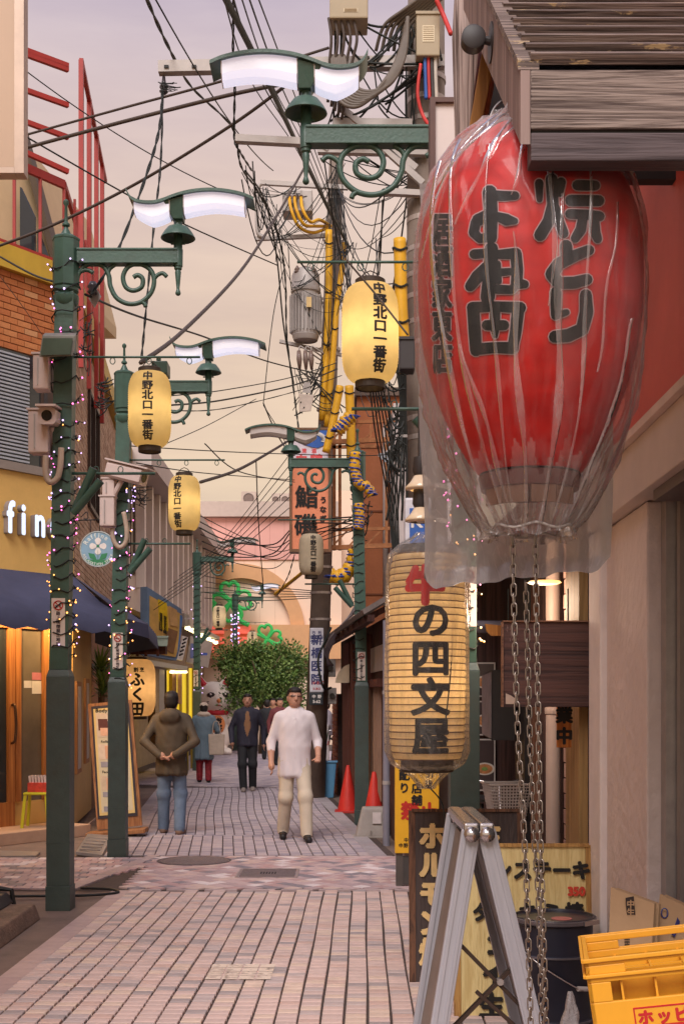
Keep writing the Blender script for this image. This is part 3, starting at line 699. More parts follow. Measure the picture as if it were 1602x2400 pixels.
# ================================================================== LEFT CORNER SHOP
cream = M('ochre render', S(226, 182, 106), 0.75, var=0.08, vs=1.5, bump=0.1, bs=40, stain=0.1)
ylw = M('yellow trim', S(200, 164, 58), 0.55, var=0.1, vs=3)
brickpal = [(S(196, 122, 72), 5), (S(188, 112, 66), 4), (S(204, 134, 84), 3), (S(206, 150, 104), 1)]
brick_o = M('orange brick', (0, 0, 0), 0.75, var=0.14, vs=9, bump=0.3, bs=60, pal=brickpal)
tilepal = [(S(196, 160, 132), 5), (S(184, 148, 122), 4), (S(204, 172, 146), 3), (S(172, 134, 108), 2)]
tile_r = M('wall tile run', (0, 0, 0), 0.7, var=0.12, vs=9, pal=tilepal, island=True)
grout = M('grout', S(150, 112, 84), 0.9)
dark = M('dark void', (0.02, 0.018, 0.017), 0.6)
alu = M('grey aluminium', S(150, 140, 136), 0.4, metal=0.5, var=0.08)
glassm = M('dark glass', (0.035, 0.04, 0.045), 0.08, spec=0.6, var=0.05)
redst = M('red steel', S(158, 48, 42), 0.5, var=0.12, vs=5)
woodb = wood('shop door timber', S(186, 124, 70), S(150, 92, 50), 'Z', 6, 0.45)
navy = M('navy canvas', S(60, 62, 86), 0.8, var=0.14, vs=3, bump=0.25, bs=9)
CF = V((-3.35, 15.8, 0))
wf = Wall(CF, (0.57, 0.82)); ws = Wall(CF, (-0.106, 1.0))
shop = thing('corner_shop', 'ochre and orange brick corner shop with navy awning at left', 'building', CF)
mb = MB(); wf.box(mb, -6, 0, 0, 6.62, -0.9, -0.02); mb.build('wall', grout, shop)
mb = MB(); ws.box(mb, 0.0, 11.6, 0, 6.62, -0.9, -0.02); mb.build('side_wall', grout, shop)
# first floor: ochre fascia, sill, window with blinds
wf.b(-6, 0.01, 3.12, 4.30, -0.02, 0.05).build('fascia', cream, shop)
wf.b(-6, 0.03, 4.30, 4.40, -0.02, 0.09).build('sill', alu, shop)
s1 = wf.s_of(95)
wd = wf.b(-6, s1, 4.40, 5.72, -0.02, 0.005).build('window', glassm, shop)
wf.b(s1, 0.0, 4.40, 5.72, -0.02, 0.03).build('window_frame', M('brown frame', S(74, 56, 48), 0.5), shop)
slat_m = M('blind slat', S(172, 176, 184), 0.5, var=0.06)
sl0 = MB(); wf.box(sl0, -1.9, wf.s_of(66), 4.43, 4.452, 0.007, 0.03); sl0 = sl0.build('blind_slat', slat_m, wd)
for k in range(1, 29):
    o = sl0.copy(); COL.objects.link(o); o.parent = wd; o.location = (0, 0, k*0.044)
mb = MB()
for s_ in (-0.9, -0.1): wf.box(mb, s_*1.0-0.35, s_*1.0-0.30, 4.40, 5.72, 0.006, 0.04)
mb.build('mullion', M('dark frame', S(60, 56, 58), 0.5), wd)
# orange brick upper band: every brick its own piece
bl, bh = 0.208, 0.076
me0 = None
for r_ in range(12):
    for c in range(9):
        s0 = -0.004 - (c+1)*bl + (bl/2 if r_ % 2 else 0); z0 = 5.735 + r_*bh
        if me0 is None:
            b0 = MB(); wf.box(b0, 0, bl-0.011, 0, bh-0.011, -0.02, 0.012); b0 = b0.build('brick', brick_o); me0 = b0.data; org = wf.pt(0, 0, 0); b0.parent = shop
            me0.transform(Matrix.Translation(-org)); o = b0
        else:
            o = bpy.data.objects.new('brick', me0); COL.objects.link(o); o.parent = shop
        o.location = wf.pt(min(s0, -bl), z0, rnd.uniform(-0.002, 0.002)) - ORG[shop]
wf.b(-6, 0.06, 6.64, 6.92, -0.05, 0.09).build('parapet_trim', ylw, shop)
ws.b(0.0, 11.5, 6.62, 6.90, -0.05, 0.12).build('side_trim', ylw, shop)
# side wall: small tiles joined (too fine to pick apart)
mb = MB(); rows = 46
for r_ in range(rows):
    z0 = 2.95 + r_*0.079
    for c in range(46):
        s0 = 0.02 + c*0.235 + (0.117 if r_ % 2 else 0)
        if 2.2 < s0 < 3.9 and 4.3 < z0 < 6.0: continue
        if s0 < 11.4: ws.box(mb, s0, s0+0.222, z0, z0+0.068, -0.02, 0.006+rnd.uniform(0, 0.004))
tag(mb.build('wall_tiles', tile_r, shop), kind='stuff')
for k, (a_, b_) in enumerate(((2.25, 3.9),)):
    wn = ws.b(a_, b_, 4.34, 6.0, -0.02, 0.004).build('side_window', glassm, shop)
    mb = MB()
    for s_ in (a_, (a_+b_)/2, b_-0.05): ws.box(mb, s_, s_+0.05, 4.34, 6.0, 0.0, 0.05)
    ws.box(mb, a_, b_, 5.95, 6.0, 0.001, 0.051); ws.box(mb, a_, b_, 4.34, 4.40, 0.001, 0.051); mb.build('side_window_frame', M('brown frame', S(74, 56, 48), 0.5), wn)
# ground floor: warm lit front
amber = M('amber wall', S(208, 168, 100), 0.6, var=0.08, vs=2)
wf.b(-6, 0.0, 0.14, 0.42, -0.02, 0.02).build('plinth', amber, shop)
wf.b(-6, 0.0, 2.62, 3.10, -0.02, 0.02).build('lintel', amber, shop)
wf.b(wf.s_of(108), 0.005, 0.42, 2.62, -0.02, 0.018).build('corner_pier', amber, shop)
ws.b(0.0, 2.6, 0.05, 2.95, -0.02, 0.03).build('side_panel', amber, shop)
dr = wf.b(-2.4, wf.s_of(40), 0.16, 2.60, -0.01, 0.012).build('door_glass', glassm, shop)
mb = MB()
for a_, b_ in ((wf.s_of(14), wf.s_of(30)), (wf.s_of(32), wf.s_of(44)), (wf.s_of(96), wf.s_of(108))): wf.box(mb, a_, b_, 0.42, 2.6, 0.013, 0.05)
wf.box(mb, -2.4, wf.s_of(30), 0.14, 0.42, 0.014, 0.046)
wf.box(mb, -2.4, wf.s_of(108), 2.46, 2.61, 0.0135, 0.055); mb.build('door_frame', woodb, shop)
mb = MB(); mb.tube(catmull([wf.at(22, 1652, 0.05), wf.at(22, 1656, 0.10), wf.at(24, 1700, 0.105), wf.at(22, 1735, 0.10), wf.at(21, 1742, 0.05)]), 0.016, 8); mb.build('door_handle', M('bronze', S(96, 70, 54), 0.35, metal=0.7), shop, True)
wgl = M('frosted glass', S(110, 100, 88), 0.25, var=0.3, vs=1.2)
wf.b(wf.s_of(44), wf.s_of(96), 0.42, 2.46, -0.01, 0.010).build('front_window', wgl, shop)
for px, py, ww, hh, c_ in ((86, 1585, 24, 17, S(190, 120, 130)), (64, 1604, 18, 17, S(205, 200, 200)), (87, 1611, 26, 30, S(214, 210, 206))):
    wf.b(wf.s_of(px-ww/2), wf.s_of(px+ww/2), wf.z_of(px, py+hh/2), wf.z_of(px, py-hh/2), 0.011, 0.014).build('window_sticker', M('window sticker %d' % px, c_, 0.5), shop)
# notice boards on the side panel
for px0, px1, y0, y1 in ((170, 181, 1597, 1815), (191, 200, 1590, 1790)):
    fr = ws.b(ws.s_of(px0), ws.s_of(px1), ws.z_of(px0, y1), ws.z_of(px0, y0), 0.03, 0.06).build('notice_frame', wood('pale timber', S(190, 140, 100), S(160, 112, 78), 'Z', 6), shop)
    ws.b(ws.s_of(px0+2), ws.s_of(px1-2), ws.z_of(px0, y1)+0.06, ws.z_of(px0, y0)-0.06, 0.061, 0.064).build('notice_sheet', M('notice paper', S(190, 176, 166), 0.5, var=0.1, vs=20), fr)
# awning with scalloped valance
def awning(w, s0, s1, zt, zb, proj, name, end_fold=0.0):
    mb = MB(); n = 26; P1 = []; P2 = []; P3 = []
    for i in range(n+1):
        t = s0+(s1-s0)*i/n; sg = 0.02*math.sin(i*PI/2.6)
        P1.append(w.pt(t, zt, 0.05)); P2.append(w.pt(t, zb+0.17+sg, proj)); P3.append(w.pt(t, zb-0.035*abs(math.sin(i*PI/2)), proj+0.02))
    M1 = [a.lerp(b, 0.5)-V((0, 0, 0.05+0.012*math.sin(i))) for i, (a, b) in enumerate(zip(P1, P2))]
    vs = P1+M1+P2+P3; k = n+1
    mb.add(vs, [(r*k+i, r*k+i+1, (r+1)*k+i+1, (r+1)*k+i) for r in range(3) for i in range(n)])
    return mb, P1, P2, P3
aw = thing('awning', 'navy canvas awning with scalloped edge on the ochre corner shop', 'awning', wf.pt(0, 3.1, 0.3))
mb, a1, a2, a3 = awning(wf, -5.0, 0.02, 3.14, 2.42, 0.95, 'f')
mb2, b1, b2, b3 = awning(ws, -0.03, 2.9, 3.14, 2.38, 0.95, 's')
mb.build('front_canopy', navy, aw, True); mb2.build('side_canopy', navy, aw, True)
mb = MB(); mb.add([a1[-1], a2[-1], b2[0], b1[0], a3[-1], b3[0]], ((0, 1, 2, 3), (1, 4, 5, 2))); mb.build('corner_canopy', navy, aw)
mb = MB(); mb.add([b1[-1], b2[-1], b3[-1], ws.pt(2.95, 2.3, 0.5), ws.pt(2.95, 2.45, 0.05)], ((0, 1, 2, 3, 4),)); mb.build('end_flap', M('navy canvas', (0, 0, 0)), aw)
mb = MB(); mb.bar(ws.pt(0, 2.52, 0.9), ws.pt(2.9, 2.50, 0.9), 0.03, 0.03); mb.bar(wf.pt(-5, 2.55, 0.9), wf.pt(0, 2.55, 0.9), 0.03, 0.03); mb.bar(ws.pt(2.88, 2.95, 0.0), ws.pt(2.88, 2.5, 0.9), 0.03, 0.03); mb.build('awning_frame', alu, aw)
# sign letters "fine" on the fascia
so = thing('shop_sign', 'white glowing raised sign letters reading fine on the ochre fascia', 'sign', wf.at(60, 1230, 0.06))
def dark_side(): return M('letter side', S(150, 140, 138), 0.4, metal=0.3)
blu = M('sign letter face', S(196, 208, 236), 0.5, var=0.03, emit=(0.62, 0.76, 1.0), es=0.45)
zb_ = wf.z_of(60, 1256)
for ch, px in (('f', 8), ('i', 38), ('n', 76), ('e', 112)):
    vs, fs, x0, x1 = GL[ch]; sz = 0.52; base = wf.s_of(px) - (x1-x0)*sz*0.60/2
    for o_, nm, m_ in ((0.13, 'letter', blu),):
        mb = MB(); side = MB()
        for k in range(9):
            bx, by = (0, 0) if k == 0 else (0.014*math.cos(k*PI/4), 0.014*math.sin(k*PI/4))
            pv = [wf.pt(base+(x-x0)*sz*0.66+bx, zb_+y*sz+by, o_+k*0.0003) for x, y in vs]; pb = [wf.pt(base+(x-x0)*sz*0.66+bx, zb_+y*sz+by, 0.052) for x, y in vs]
            mb.add(pv, [tuple(f) for f in fs])
            ed = {}
            for f in fs:
                for a_, b_ in ((f[0], f[1]), (f[1], f[2]), (f[2], f[0])): ed[(min(a_, b_), max(a_, b_))] = ed.get((min(a_, b_), max(a_, b_)), 0)+1
            for (a_, b_), c_ in ed.items():
                if c_ == 1: side.quad(pv[a_], pv[b_], pb[b_], pb[a_])
        lt = mb.build('letter', m_, so); side.build('letter_return', dark_side(), lt)
# warm light under the awning
for s_, wt in ((-1.4, 34), (-0.35, 22)):
    l = bpy.data.lights.new('downlight', 'POINT'); l.energy = wt; l.color = (1, 0.62, 0.25); l.shadow_soft_size = 0.06
    lo = bpy.data.objects.new('downlight', l); COL.objects.link(lo); lo.location = wf.pt(s_, 2.66, 0.42) - ORG[shop]; lo.parent = shop
    mb = MB(); mb.lathe([(0.06, 0.05), (0.065, 0.0), (0.05, 0.0)], wf.pt(s_, 2.70, 0.42), 14); mb.build('downlight_fitting', alu, shop)
# roof-top red steel frame and balustrade
wr = Wall(V((-3.35, 15.8, 0)), (-0.106, 1.0)); fr = thing('roof_frame', 'red painted steel frame standing on the roof of the corner shop', 'steel frame', V((-3.3, 15.4, 6.9)))
tops = []
for px, py in ((155, 140), (176, 230), (195, 313), (210, 385)):
    s_ = wr.s_of(px); z = wr.z_of(px, py); a_ = wr.pt(s_, 5.6, 0.18); b_ = wr.pt(s_, z, 0.18); tops.append(b_)
    MB().bar(a_, b_, 0.055, 0.055, (0, 1, 0)).build('post', redst, fr)
mb = MB(); mb.bar(tops[0], tops[-1]+(tops[-1]-tops[0])*0.2, 0.05, 0.06); mb.build('side_rail', redst, fr)
for y0, y1 in ((112, 143), (122, 152), (206, 236), (280, 312), (350, 393)):
    a_ = P(40, y0-2, 14.9); b_ = P(155, y1, 15.2); MB().bar(a_, b_+V((0.0, 0.12, 0)), 0.05, 0.055).build('cross_rail', redst, fr)
bl_ = thing('roof_balustrade', 'red steel balustrade along the yellow parapet at upper left', 'balustrade', wf.pt(-1, 6.92, 0))
zb0 = 6.93; z1_ = wf.z_of(128, 425)
mb = MB(); mb.bar(wf.pt(-3.2, z1_, 0.02), wf.pt(-0.12, z1_, 0.02), 0.05, 0.10); mb.build('top_rail', redst, bl_)
mb = MB(); mb.bar(wf.pt(-3.2, zb0+0.02, 0.02), wf.pt(-0.1, zb0+0.02, 0.02), 0.05, 0.05); mb.build('bottom_rail', redst, bl_)
mb = MB(); mb.bar(wf.pt(-0.12, z1_, 0.02), ws.pt(5.5, z1_, 0.02), 0.05, 0.08); mb.build('side_rail', redst, bl_)
for s_ in (-2.6, -2.2, -1.75, -1.32, -0.9, -0.5, -0.12): MB().bar(wf.pt(s_, zb0, 0.02), wf.pt(s_, z1_, 0.02), 0.035, 0.035, (0, 1, 0)).build('baluster', redst, bl_)
for k in range(14): MB().bar(ws.pt(0.35+k*0.36, 6.9, 0.02), ws.pt(0.35+k*0.36, z1_, 0.02), 0.03, 0.03, (0, 1, 0)).build('baluster', redst, bl_)
# penthouse behind the balustrade
ph = thing('roof_cabin', 'beige roof cabin with sloping gable behind the red balustrade', 'cabin', wf.pt(-1.5, 6.9, -1.2))
beige = M('beige siding', S(214, 188, 150), 0.7, var=0.06, vs=3); brn = M('brown edge', S(92, 78, 66), 0.6)
wp = Wall(V((-3.35-0.9, 15.8+0.6, 0)), (0.57, 0.82)); 
a_, b_, c_, d_ = P(-60, 640, 16.4), P(132, 650, 17.6), P(132, 620, 17.6), P(56, 330, 17.2)
mb = MB(); mb.prism([a_, b_, c_, d_, P(-60, 330, 16.4)], (0.3, 3.0, 0)); mb.build('wall', beige, ph)
mb = MB(); mb.bar(P(52, 305, 17.1), P(142, 640, 17.55), 0.35, 0.08, (1, 0, 0)); mb.build('roof_edge', brn, ph)
for x0, x1, y0, y1 in ((52, 85, 440, 640), (93, 118, 540, 640)):
    mb = MB(); mb.prism([P(x0, y1, 16.95), P(x1, y1, 17.05), P(x1, y0+70, 17.05), P(x0, y0, 16.95)], (-0.02, -0.03, 0)); mb.build('window', glassm, ph)
# step and drain covers in front of the shop
stepm = M('step stone', S(196, 160, 134), 0.75, var=0.12, vs=4, bump=0.1, bs=60)
mb = MB(); wf.box(mb, -6, -0.25, 0, 0.14, 0.03, 0.62); tag(mb.build('entrance_step', stepm, None, bevel=0.01), 'stone entrance step in front of the shop door at left', 'step')
plat = M('pale paving slab', S(206, 176, 158), 0.75, var=0.12, vs=5)
t = thing('drain_cover', 'ribbed metal drain cover beside the wooden menu stand', 'drain cover', G(215, 1990))
a_, b_, c_, d_ = G(178, 2008), G(240, 2008), G(262, 1968), G(206, 1968)
MB().prism([a_+V((0, 0, 0.05)), b_+V((0, 0, 0.02)), c_+V((0, 0, 0.05)), d_+V((0, 0, 0.07))], (0, 0, -0.03)).build('plate', steel, t)
for k in range(6):
    f = (k+0.5)/6; MB().bar(a_.lerp(d_, f)+V((0.03, 0, 0.06)), b_.lerp(c_, f)+V((-0.03, 0, 0.05)), 0.03, 0.012).build('rib', alu, t)
for i, (q, lb) in enumerate(((((0, 2013), (85, 2012), (95, 2002), (0, 2000)), 'grey channel cover along the crossing edge at far left'), (((170, 1966), (213, 1930), (228, 1918), (196, 1950)), 'pale slab beside the wooden menu stand'))):
    mb = MB(); mb.prism([G(*p)+V((0, 0, 0.03)) for p in q], (0, 0, -0.028)); tag(mb.build('channel_cover' if i == 0 else 'paving_slab', [steel, plat][i]), lb, ['drain cover', 'slab'][i])
# ---------------- near left box sign
t = thing('box_sign', 'large beige projecting box sign at the top left edge', 'sign', P(0, 405, 6.0))
a_ = P(-260, 400, 6.0); b_ = P(50, 393, 6.0)
bsm = M('box sign face', S(196, 168, 144), 0.5, var=0.05, vs=1)
mb = MB(); mb.box(a_.x, b_.x, 6.0, 6.05, b_.z, b_.z+2.6); mb.build('panel', bsm, t, bevel=0.006)
mb = MB(); mb.box(b_.x-0.028, b_.x+0.016, 5.985, 6.065, b_.z-0.03, b_.z+2.6); mb.box(a_.x, b_.x-0.029, 5.985, 6.065, b_.z-0.03, b_.z-0.002); mb.build('frame', M('sign frame', S(186, 164, 148), 0.4, metal=0.3), t)
# hidden shop front that carries it
mb = MB(); mb.box(-5.5, -2.62, 3.0, 9.2, 0, 6.0); tag(mb.build('left_shopfront', cream), 'plain ochre shopfront just beyond the left frame edge', 'building')

# ================================================================== WHITE BUILDING ON THE LEFT
ww_ = Wall(V((-4.55, 27.2, 0)), (-0.008, 1.0))
white = M('white render', S(214, 196, 184), 0.7, var=0.07, vs=1.2, stain=0.08); winb = M('window brown', S(120, 98, 80), 0.3, var=0.15, vs=2, spec=0.5)
wb = thing('white_building', 'long white building with tall narrow windows on the left side', 'building', ww_.pt(0, 0, 0))
ww_.b(0, 19, 3.6, 6.9, -3, 0).build('wall', white, wb)
ww_.b(-0.3, 19, 6.55, 7.0, 0.001, 0.55).build('cornice', M('cornice', S(196, 182, 176), 0.7, var=0.1, vs=1), wb)
for k in range(15):
    s_ = 0.35+k*1.22
    wn = ww_.b(s_, s_+0.62, 4.35, 6.5, 0.001, 0.03).build('window', winb, wb)
    ww_.b(s_+0.28, s_+0.33, 4.35, 6.5, 0.031, 0.06).build('mullion', M('brown frame', S(74, 56, 48)), wn)
    ww_.b(s_+0.75, s_+0.98, 4.1, 6.54, 0.001, 0.20).build('pilaster', M('pilaster', S(226, 212, 202), 0.6, var=0.05), wb)
ww_.b(0, 19, 0, 3.55, -3, -0.25).build('ground_floor', M('ground floor', S(150, 128, 96), 0.7, var=0.2), wb)
# shop signs and eaves below
pj = thing('pachinko_sign', 'yellow and blue picture signboard above the yellow shop entrance', 'sign', P(385, 1460, 24))
wq = Wall(P(345, 1500, 22.0), (0.62, 1.0))
def poly(w, pts, o): return [w.at(x, y, o) for x, y in pts]
mb = MB(); mb.prism(poly(wq, ((345, 1375), (426, 1428), (426, 1500), (414, 1548), (345, 1535)), 0.0), wq.n*-0.15); mb.build('panel', M('sign blue', S(112, 136, 164), 0.5, var=0.1), pj)
mb = MB(); mb.prism(poly(wq, ((350, 1396), (424, 1440), (424, 1498), (410, 1540), (350, 1530)), 0.003), wq.n*0.012); mb.build('picture', M('sign ochre', S(212, 170, 96), 0.5, var=0.25, vs=2.5), pj)
for q, c_ in ((((368, 1404), (388, 1414), (392, 1480), (372, 1474)), S(232, 196, 40)), (((371, 1435), (378, 1438), (378, 1480), (371, 1477)), S(60, 54, 40)), (((381, 1442), (388, 1446), (388, 1487), (381, 1483)), S(60, 54, 40)), (((392, 1472), (414, 1480), (404, 1532), (382, 1522)), S(140, 104, 72)), (((420, 1440), (425, 1446), (420, 1500), (413, 1535), (418, 1490)), S(90, 132, 190)), (((394, 1420), (412, 1430), (414, 1470), (396, 1465)), S(208, 166, 110))):
    MB().prism(poly(wq, q, 0.02), wq.n*0.01).build('picture_patch', M('patch %.3f%.3f' % (c_[0], c_[2]), c_, 0.5, var=0.2, vs=6), pj)
e1 = thing('shop_eave', 'grey metal eave above the bright yellow shop entrance', 'eave', P(360, 1555, 24))
mb = MB(); mb.prism([P(300, 1538, 20.5), P(440, 1562, 27), P(440, 1572, 27), P(300, 1552, 20.5)], (-1.2, 0.3, 0)); mb.build('fascia', alu, e1)
ycol = M('yellow shop interior', S(226, 196, 30), 0.5, var=0.15, vs=2, emit=(0.8, 0.55, 0.02), es=0.32)  # interior wall glows: the shop's lamplight is put into its material
ys = thing('yellow_shop', 'bright yellow lit shop entrance behind the man in brown jacket', 'shop', P(420, 1690, 27))
mb = MB(); mb.prism([P(386, 1735, 26.5), P(452, 1735, 30), P(452, 1566, 30), P(386, 1566, 26.5)], (-0.1, 0.2, 0)); mb.build('interior', ycol, ys)
for px, d_ in ((386, 26.4), (400, 27.1), (422, 28.3), (438, 29.2), (453, 30)):
    a_ = P(px, 1735, d_); mb = MB(); mb.box(a_.x-0.05, a_.x+0.05, a_.y-0.12, a_.y-0.04, 0, P(px, 1566, d_).z); mb.build('door_post', M('olive post', S(150, 128, 50), 0.5), ys)
for px, d_ in ((404, 27), (414, 27.5), (424, 28), (433, 28.6)):
    MB().lathe([(0.02, 0.05), (0.06, 0.0), (0.06, -0.03), (0.01, -0.04)], P(px, 1574, d_-0.3), 10).build('spot_lamp', glow('warm spot', (1, 0.7, 0.3), 2.2), ys)
for px, d_ in ((409, 26.9), (421, 27.4)):
    a_ = P(px, 1620, d_-0.2); mb = MB(); mb.box(a_.x-0.045, a_.x+0.045, a_.y, a_.y+0.02, P(px, 1650, d_).z, P(px, 1580, d_).z); mb.build('banner', M('banner pink', S(204, 170, 160), 0.6), ys)
gp = thing('grey_shop_pier', 'grey pier and tiled shopfront between fuku lantern and yellow shop', 'shop', P(370, 1740, 25))
mb = MB(); mb.prism([P(364, 1745, 24.8), P(373, 1745, 25.2), P(373, 1562, 25.2), P(364, 1562, 24.8)], (-0.2, 0.4, 0)); mb.build('tiled_pier', M('ochre tile', S(190, 160, 106), 0.6, var=0.2, vs=12), gp)
mb = MB(); mb.prism([P(373.5, 1742, 25.2), P(386, 1742, 26.0), P(386, 1562, 26.0), P(373.5, 1562, 25.2)], (-0.2, 0.4, 0)); mb.build('grey_pier', alu, gp)
s2 = thing('white_script_sign', 'tilted white signboard with dark script beside the blue sign', 'sign', P(427, 1520, 28))
a_ = [P(414, 1545, 27), P(428, 1548, 27.5), P(441, 1494, 28), P(429, 1490, 27.5)]
mb = MB(); mb.prism(a_, (-0.05, 0.15, 0)); mb.build('panel', M('sign pale', S(206, 200, 196), 0.5), s2)
mb = MB()
for k in range(5): mb.bar(P(421+k*2.2, 1536-k*9, 27.2), P(428+k*2.2, 1532-k*9, 27.35), 0.03, 0.03)
mb.build('script', ink, s2)
s3 = thing('blue_shop_sign', 'grey signboard with blue shop name left of the white cat', 'sign', P(460, 1520, 31))
mb = MB(); mb.prism([P(437, 1552, 28.5), P(488, 1565, 33), P(499, 1505, 33.5), P(446, 1490, 29)], (-0.05, 0.25, 0)); mb.build('panel', M('sign grey', S(176, 164, 158), 0.5, var=0.1), s3)
for x0, x1, y0, y1 in ((446, 454, 1508, 1543), (470, 474, 1518, 1548), (475, 479, 1516, 1550), (480, 484, 1518, 1552), (468, 486, 1530, 1536)):
    mb = MB(); d_ = 28.6+(x0-440)*0.09; mb.prism([P(x0, y1, d_-0.05), P(x1, y1, d_+0.3), P(x1, y0, d_+0.3), P(x0, y0, d_-0.05)], (0, -0.03, 0)); mb.build('letter_stroke', M('sign deep blue', S(48, 82, 170), 0.5), s3)
e2 = thing('lit_eave', 'grey eave with a row of warm lamps above the blue sign', 'eave', P(470, 1470, 31))
mb = MB(); mb.prism([P(434, 1452, 28), P(515, 1492, 36), P(515, 1500, 36), P(434, 1466, 28)], (-1.0, 0.4, 0)); mb.prism([P(433, 1437, 28), P(452, 1447, 29.5), P(452, 1470, 29.5), P(433, 1462, 28)], (-0.3, 0.2, 0)); mb.build('roof_edge', alu, e2)
for k in range(9):
    px = 440+k*8.2; d_ = 28.6+k*0.85; MB().lathe([(0.05, 0.06), (0.07, 0.0), (0.02, -0.03)], P(px, 1474+k*4.2, d_), 8).build('lamp', glow('eave lamp', (1, 0.85, 0.4), 1.8), e2)
# small roofed signboard under the awning
rs = thing('roofed_sign', 'small sign with ribbed green grey roof under the awning', 'sign', P(345, 1520, 19))
mb = MB(); mb.prism([P(290, 1493, 19), P(395, 1493, 19), P(392, 1514, 18.9), P(284, 1514, 18.9)], (0, 0.02, 0.02)); mb.build('roof', M('green grey roof', S(120, 128, 112), 0.6), rs)
for k in range(5): MB().bar(P(288-k, 1495+k*4.6, 18.97), P(394-k*0.4, 1495+k*4.6, 18.97), 0.02, 0.018).build('roof_batten', M('batten', S(140, 146, 130), 0.6), rs)
mb = MB(); mb.prism([P(294, 1515, 19.05), P(388, 1515, 19.05), P(388, 1533, 19.05), P(294, 1533, 19.05)], (0, 0.2, 0)); mb.build('board', wood('dark red timber', S(92, 52, 38), S(60, 34, 26), 'X', 5), rs)
for px in (322, 342, 370): MB().bar(P(px, 1514, 18.98), P(px, 1538, 18.98), 0.04, 0.03, (0, 1, 0)).build('bracket', MATS['dark red timber'], rs)
# fuku-den lantern
fk = paper('fuku lantern paper', S(222, 194, 150), 0.6)
t = lantern('big glowing oval lantern with brush lettering behind the second left post', P(322, 1612, 19.3), 0.275, 0.86, fk, '', 0.1, 0, 2.6, wcol=(1, 0.7, 0.4), group=None, ribs=30)
t['label'] = 'big glowing oval lantern with brush lettering behind the second left post'
mb = MB(); rf = lambda z: 0.275*(0.52+0.48*(1-max(0, (min(1, abs(z)/0.43)-0.35)/0.65)**2.6)**0.5)
wrap(mb, layout('ふく田', 0.22, True, 1.0, 1.0, 0.010), rf, -0.10, 0.16, lift=0.004, lim=0.05, rref=0.275)
wrap(mb, layout('割烹', 0.075, False, 1.2, 1.0, 0.003), rf, 0.27, 0.25, lift=0.004, lim=0.05, rref=0.275); mb.build('lettering', ink, t)

# ================================================================== FAR BUILDING
D = 46.0
mall = thing('shopping_hall', 'cream and pink shopping hall with big arch at the street end', 'building', V((P(600, 1750, D).x, D, 0)))
def fbox(x0, x1, y0, y1, d0, d1):
    a = P(x0, y1, D); b = P(x1, y0, D); return MB().box(a.x, b.x, D+d0, D+d1, a.z, b.z)
creamw = M('cream cladding', S(226, 198, 176), 0.6, var=0.04, vs=0.6); pink = M('pink cladding', S(214, 160, 150), 0.6, var=0.05, vs=0.6); tan = M('tan cladding', S(206, 156, 112), 0.6, var=0.05)
a = P(380, 1750, D)
MB().box(P(380, 0, D).x, P(800, 0, D).x, D, D+12, 0, P(0, 1210, D).z).build('wall', creamw, mall)
fbox(380, 700, 1214, 1312, -0.06, -0.002).build('pink_band', pink, mall)
fbox(380, 800, 1178, 1213, -0.3, 0.5).build('parapet', M('parapet grey', S(186, 168, 158), 0.6, var=0.06), mall)
fbox(470, 800, 1466, 1545, -0.5, -0.003).build('fascia', tan, mall)
for k in range(7): fbox(462+k*34, 462.7+k*34, 1214, 1312, -0.066, -0.06).build('panel_joint', M('joint line', S(180, 130, 122), 0.7), mall)
for k in range(6): fbox(500+k*36, 500.7+k*36, 1313, 1465, -0.008, -0.002).build('panel_joint', M('joint cream', S(200, 172, 150), 0.7), mall)
# arch
mb = MB(); c = P(566, 1478, D); k = 30; ro, ri = 148*D/F, 116*D/F
vs = []
for i in range(k+1):
    a_ = PI*i/k
    for r_, y in ((ri, -0.25), (ro, -0.25), (ro, -0.004), (ri, -0.004)): vs.append(c+V((r_*math.cos(a_), y, r_*1.05*math.sin(a_))))
mb.add(vs, [(4*i+j, 4*i+(j+1) % 4, 4*i+4+(j+1) % 4, 4*i+4+j) for i in range(k) for j in range(4)]); mb.build('arch', tan, mall, 40)
sred = M('sign red', S(226, 96, 76), 0.5, emit=(0.9, 0.16, 0.1), es=0.25)
for x0, x1, y0, y1 in ((500, 528, 1470, 1487), (500, 528, 1495, 1510), (552, 590, 1470, 1487), (552, 590, 1495, 1510), (496, 506, 1516, 1530), (556, 566, 1515, 1530)):
    fbox(x0, x1, y0, y1, -0.62, -0.501).build('sign_block', sred, mall)
# roof plant
for x0, x1, y0, y1 in ((565, 600, 1152, 1184), (636, 655, 1156, 1186), (657, 678, 1156, 1186), (677, 700, 1148, 1186)):
    a_ = P(x0, y1, D+3); b_ = P(x1, y0, D+3); u = thing('air_conditioner', 'grey rooftop air conditioner unit number by place %d' % x0, 'air conditioner', ((a_.x+b_.x)/2, D+3, a_.z))
    u['label'] = {565: 'lone white rooftop air unit with slanted fan top', 636: 'left rooftop fan unit of the row beside eel sign', 657: 'middle rooftop fan unit of the row beside eel sign', 677: 'tall rooftop unit right of the fan row beside eel sign'}[x0]
    mb = MB(); mb.box(a_.x, b_.x, D+3, D+4.2, a_.z-0.6, b_.z); mb.build('casing', M('unit casing', S(186, 170, 160), 0.6, var=0.08), u)
    cc = V(((a_.x+b_.x)/2, D+2.99, (a_.z+b_.z)/2)); r_ = min(b_.x-a_.x, b_.z-a_.z)*0.36
    MB().tube([cc+V((r_*math.cos(q), 0, r_*math.sin(q))) for q in [2*PI*j/16 for j in range(16)]], 0.02, 5, closed=True).build('fan_ring', M('fan ring', S(110, 96, 90), 0.6), u)
    MB().cyl(cc+V((0, 0.005, 0)), cc+V((0, 0.0, 0)), r_*0.9, n=16).build('fan', M('fan dark', S(120, 104, 98), 0.7), u)
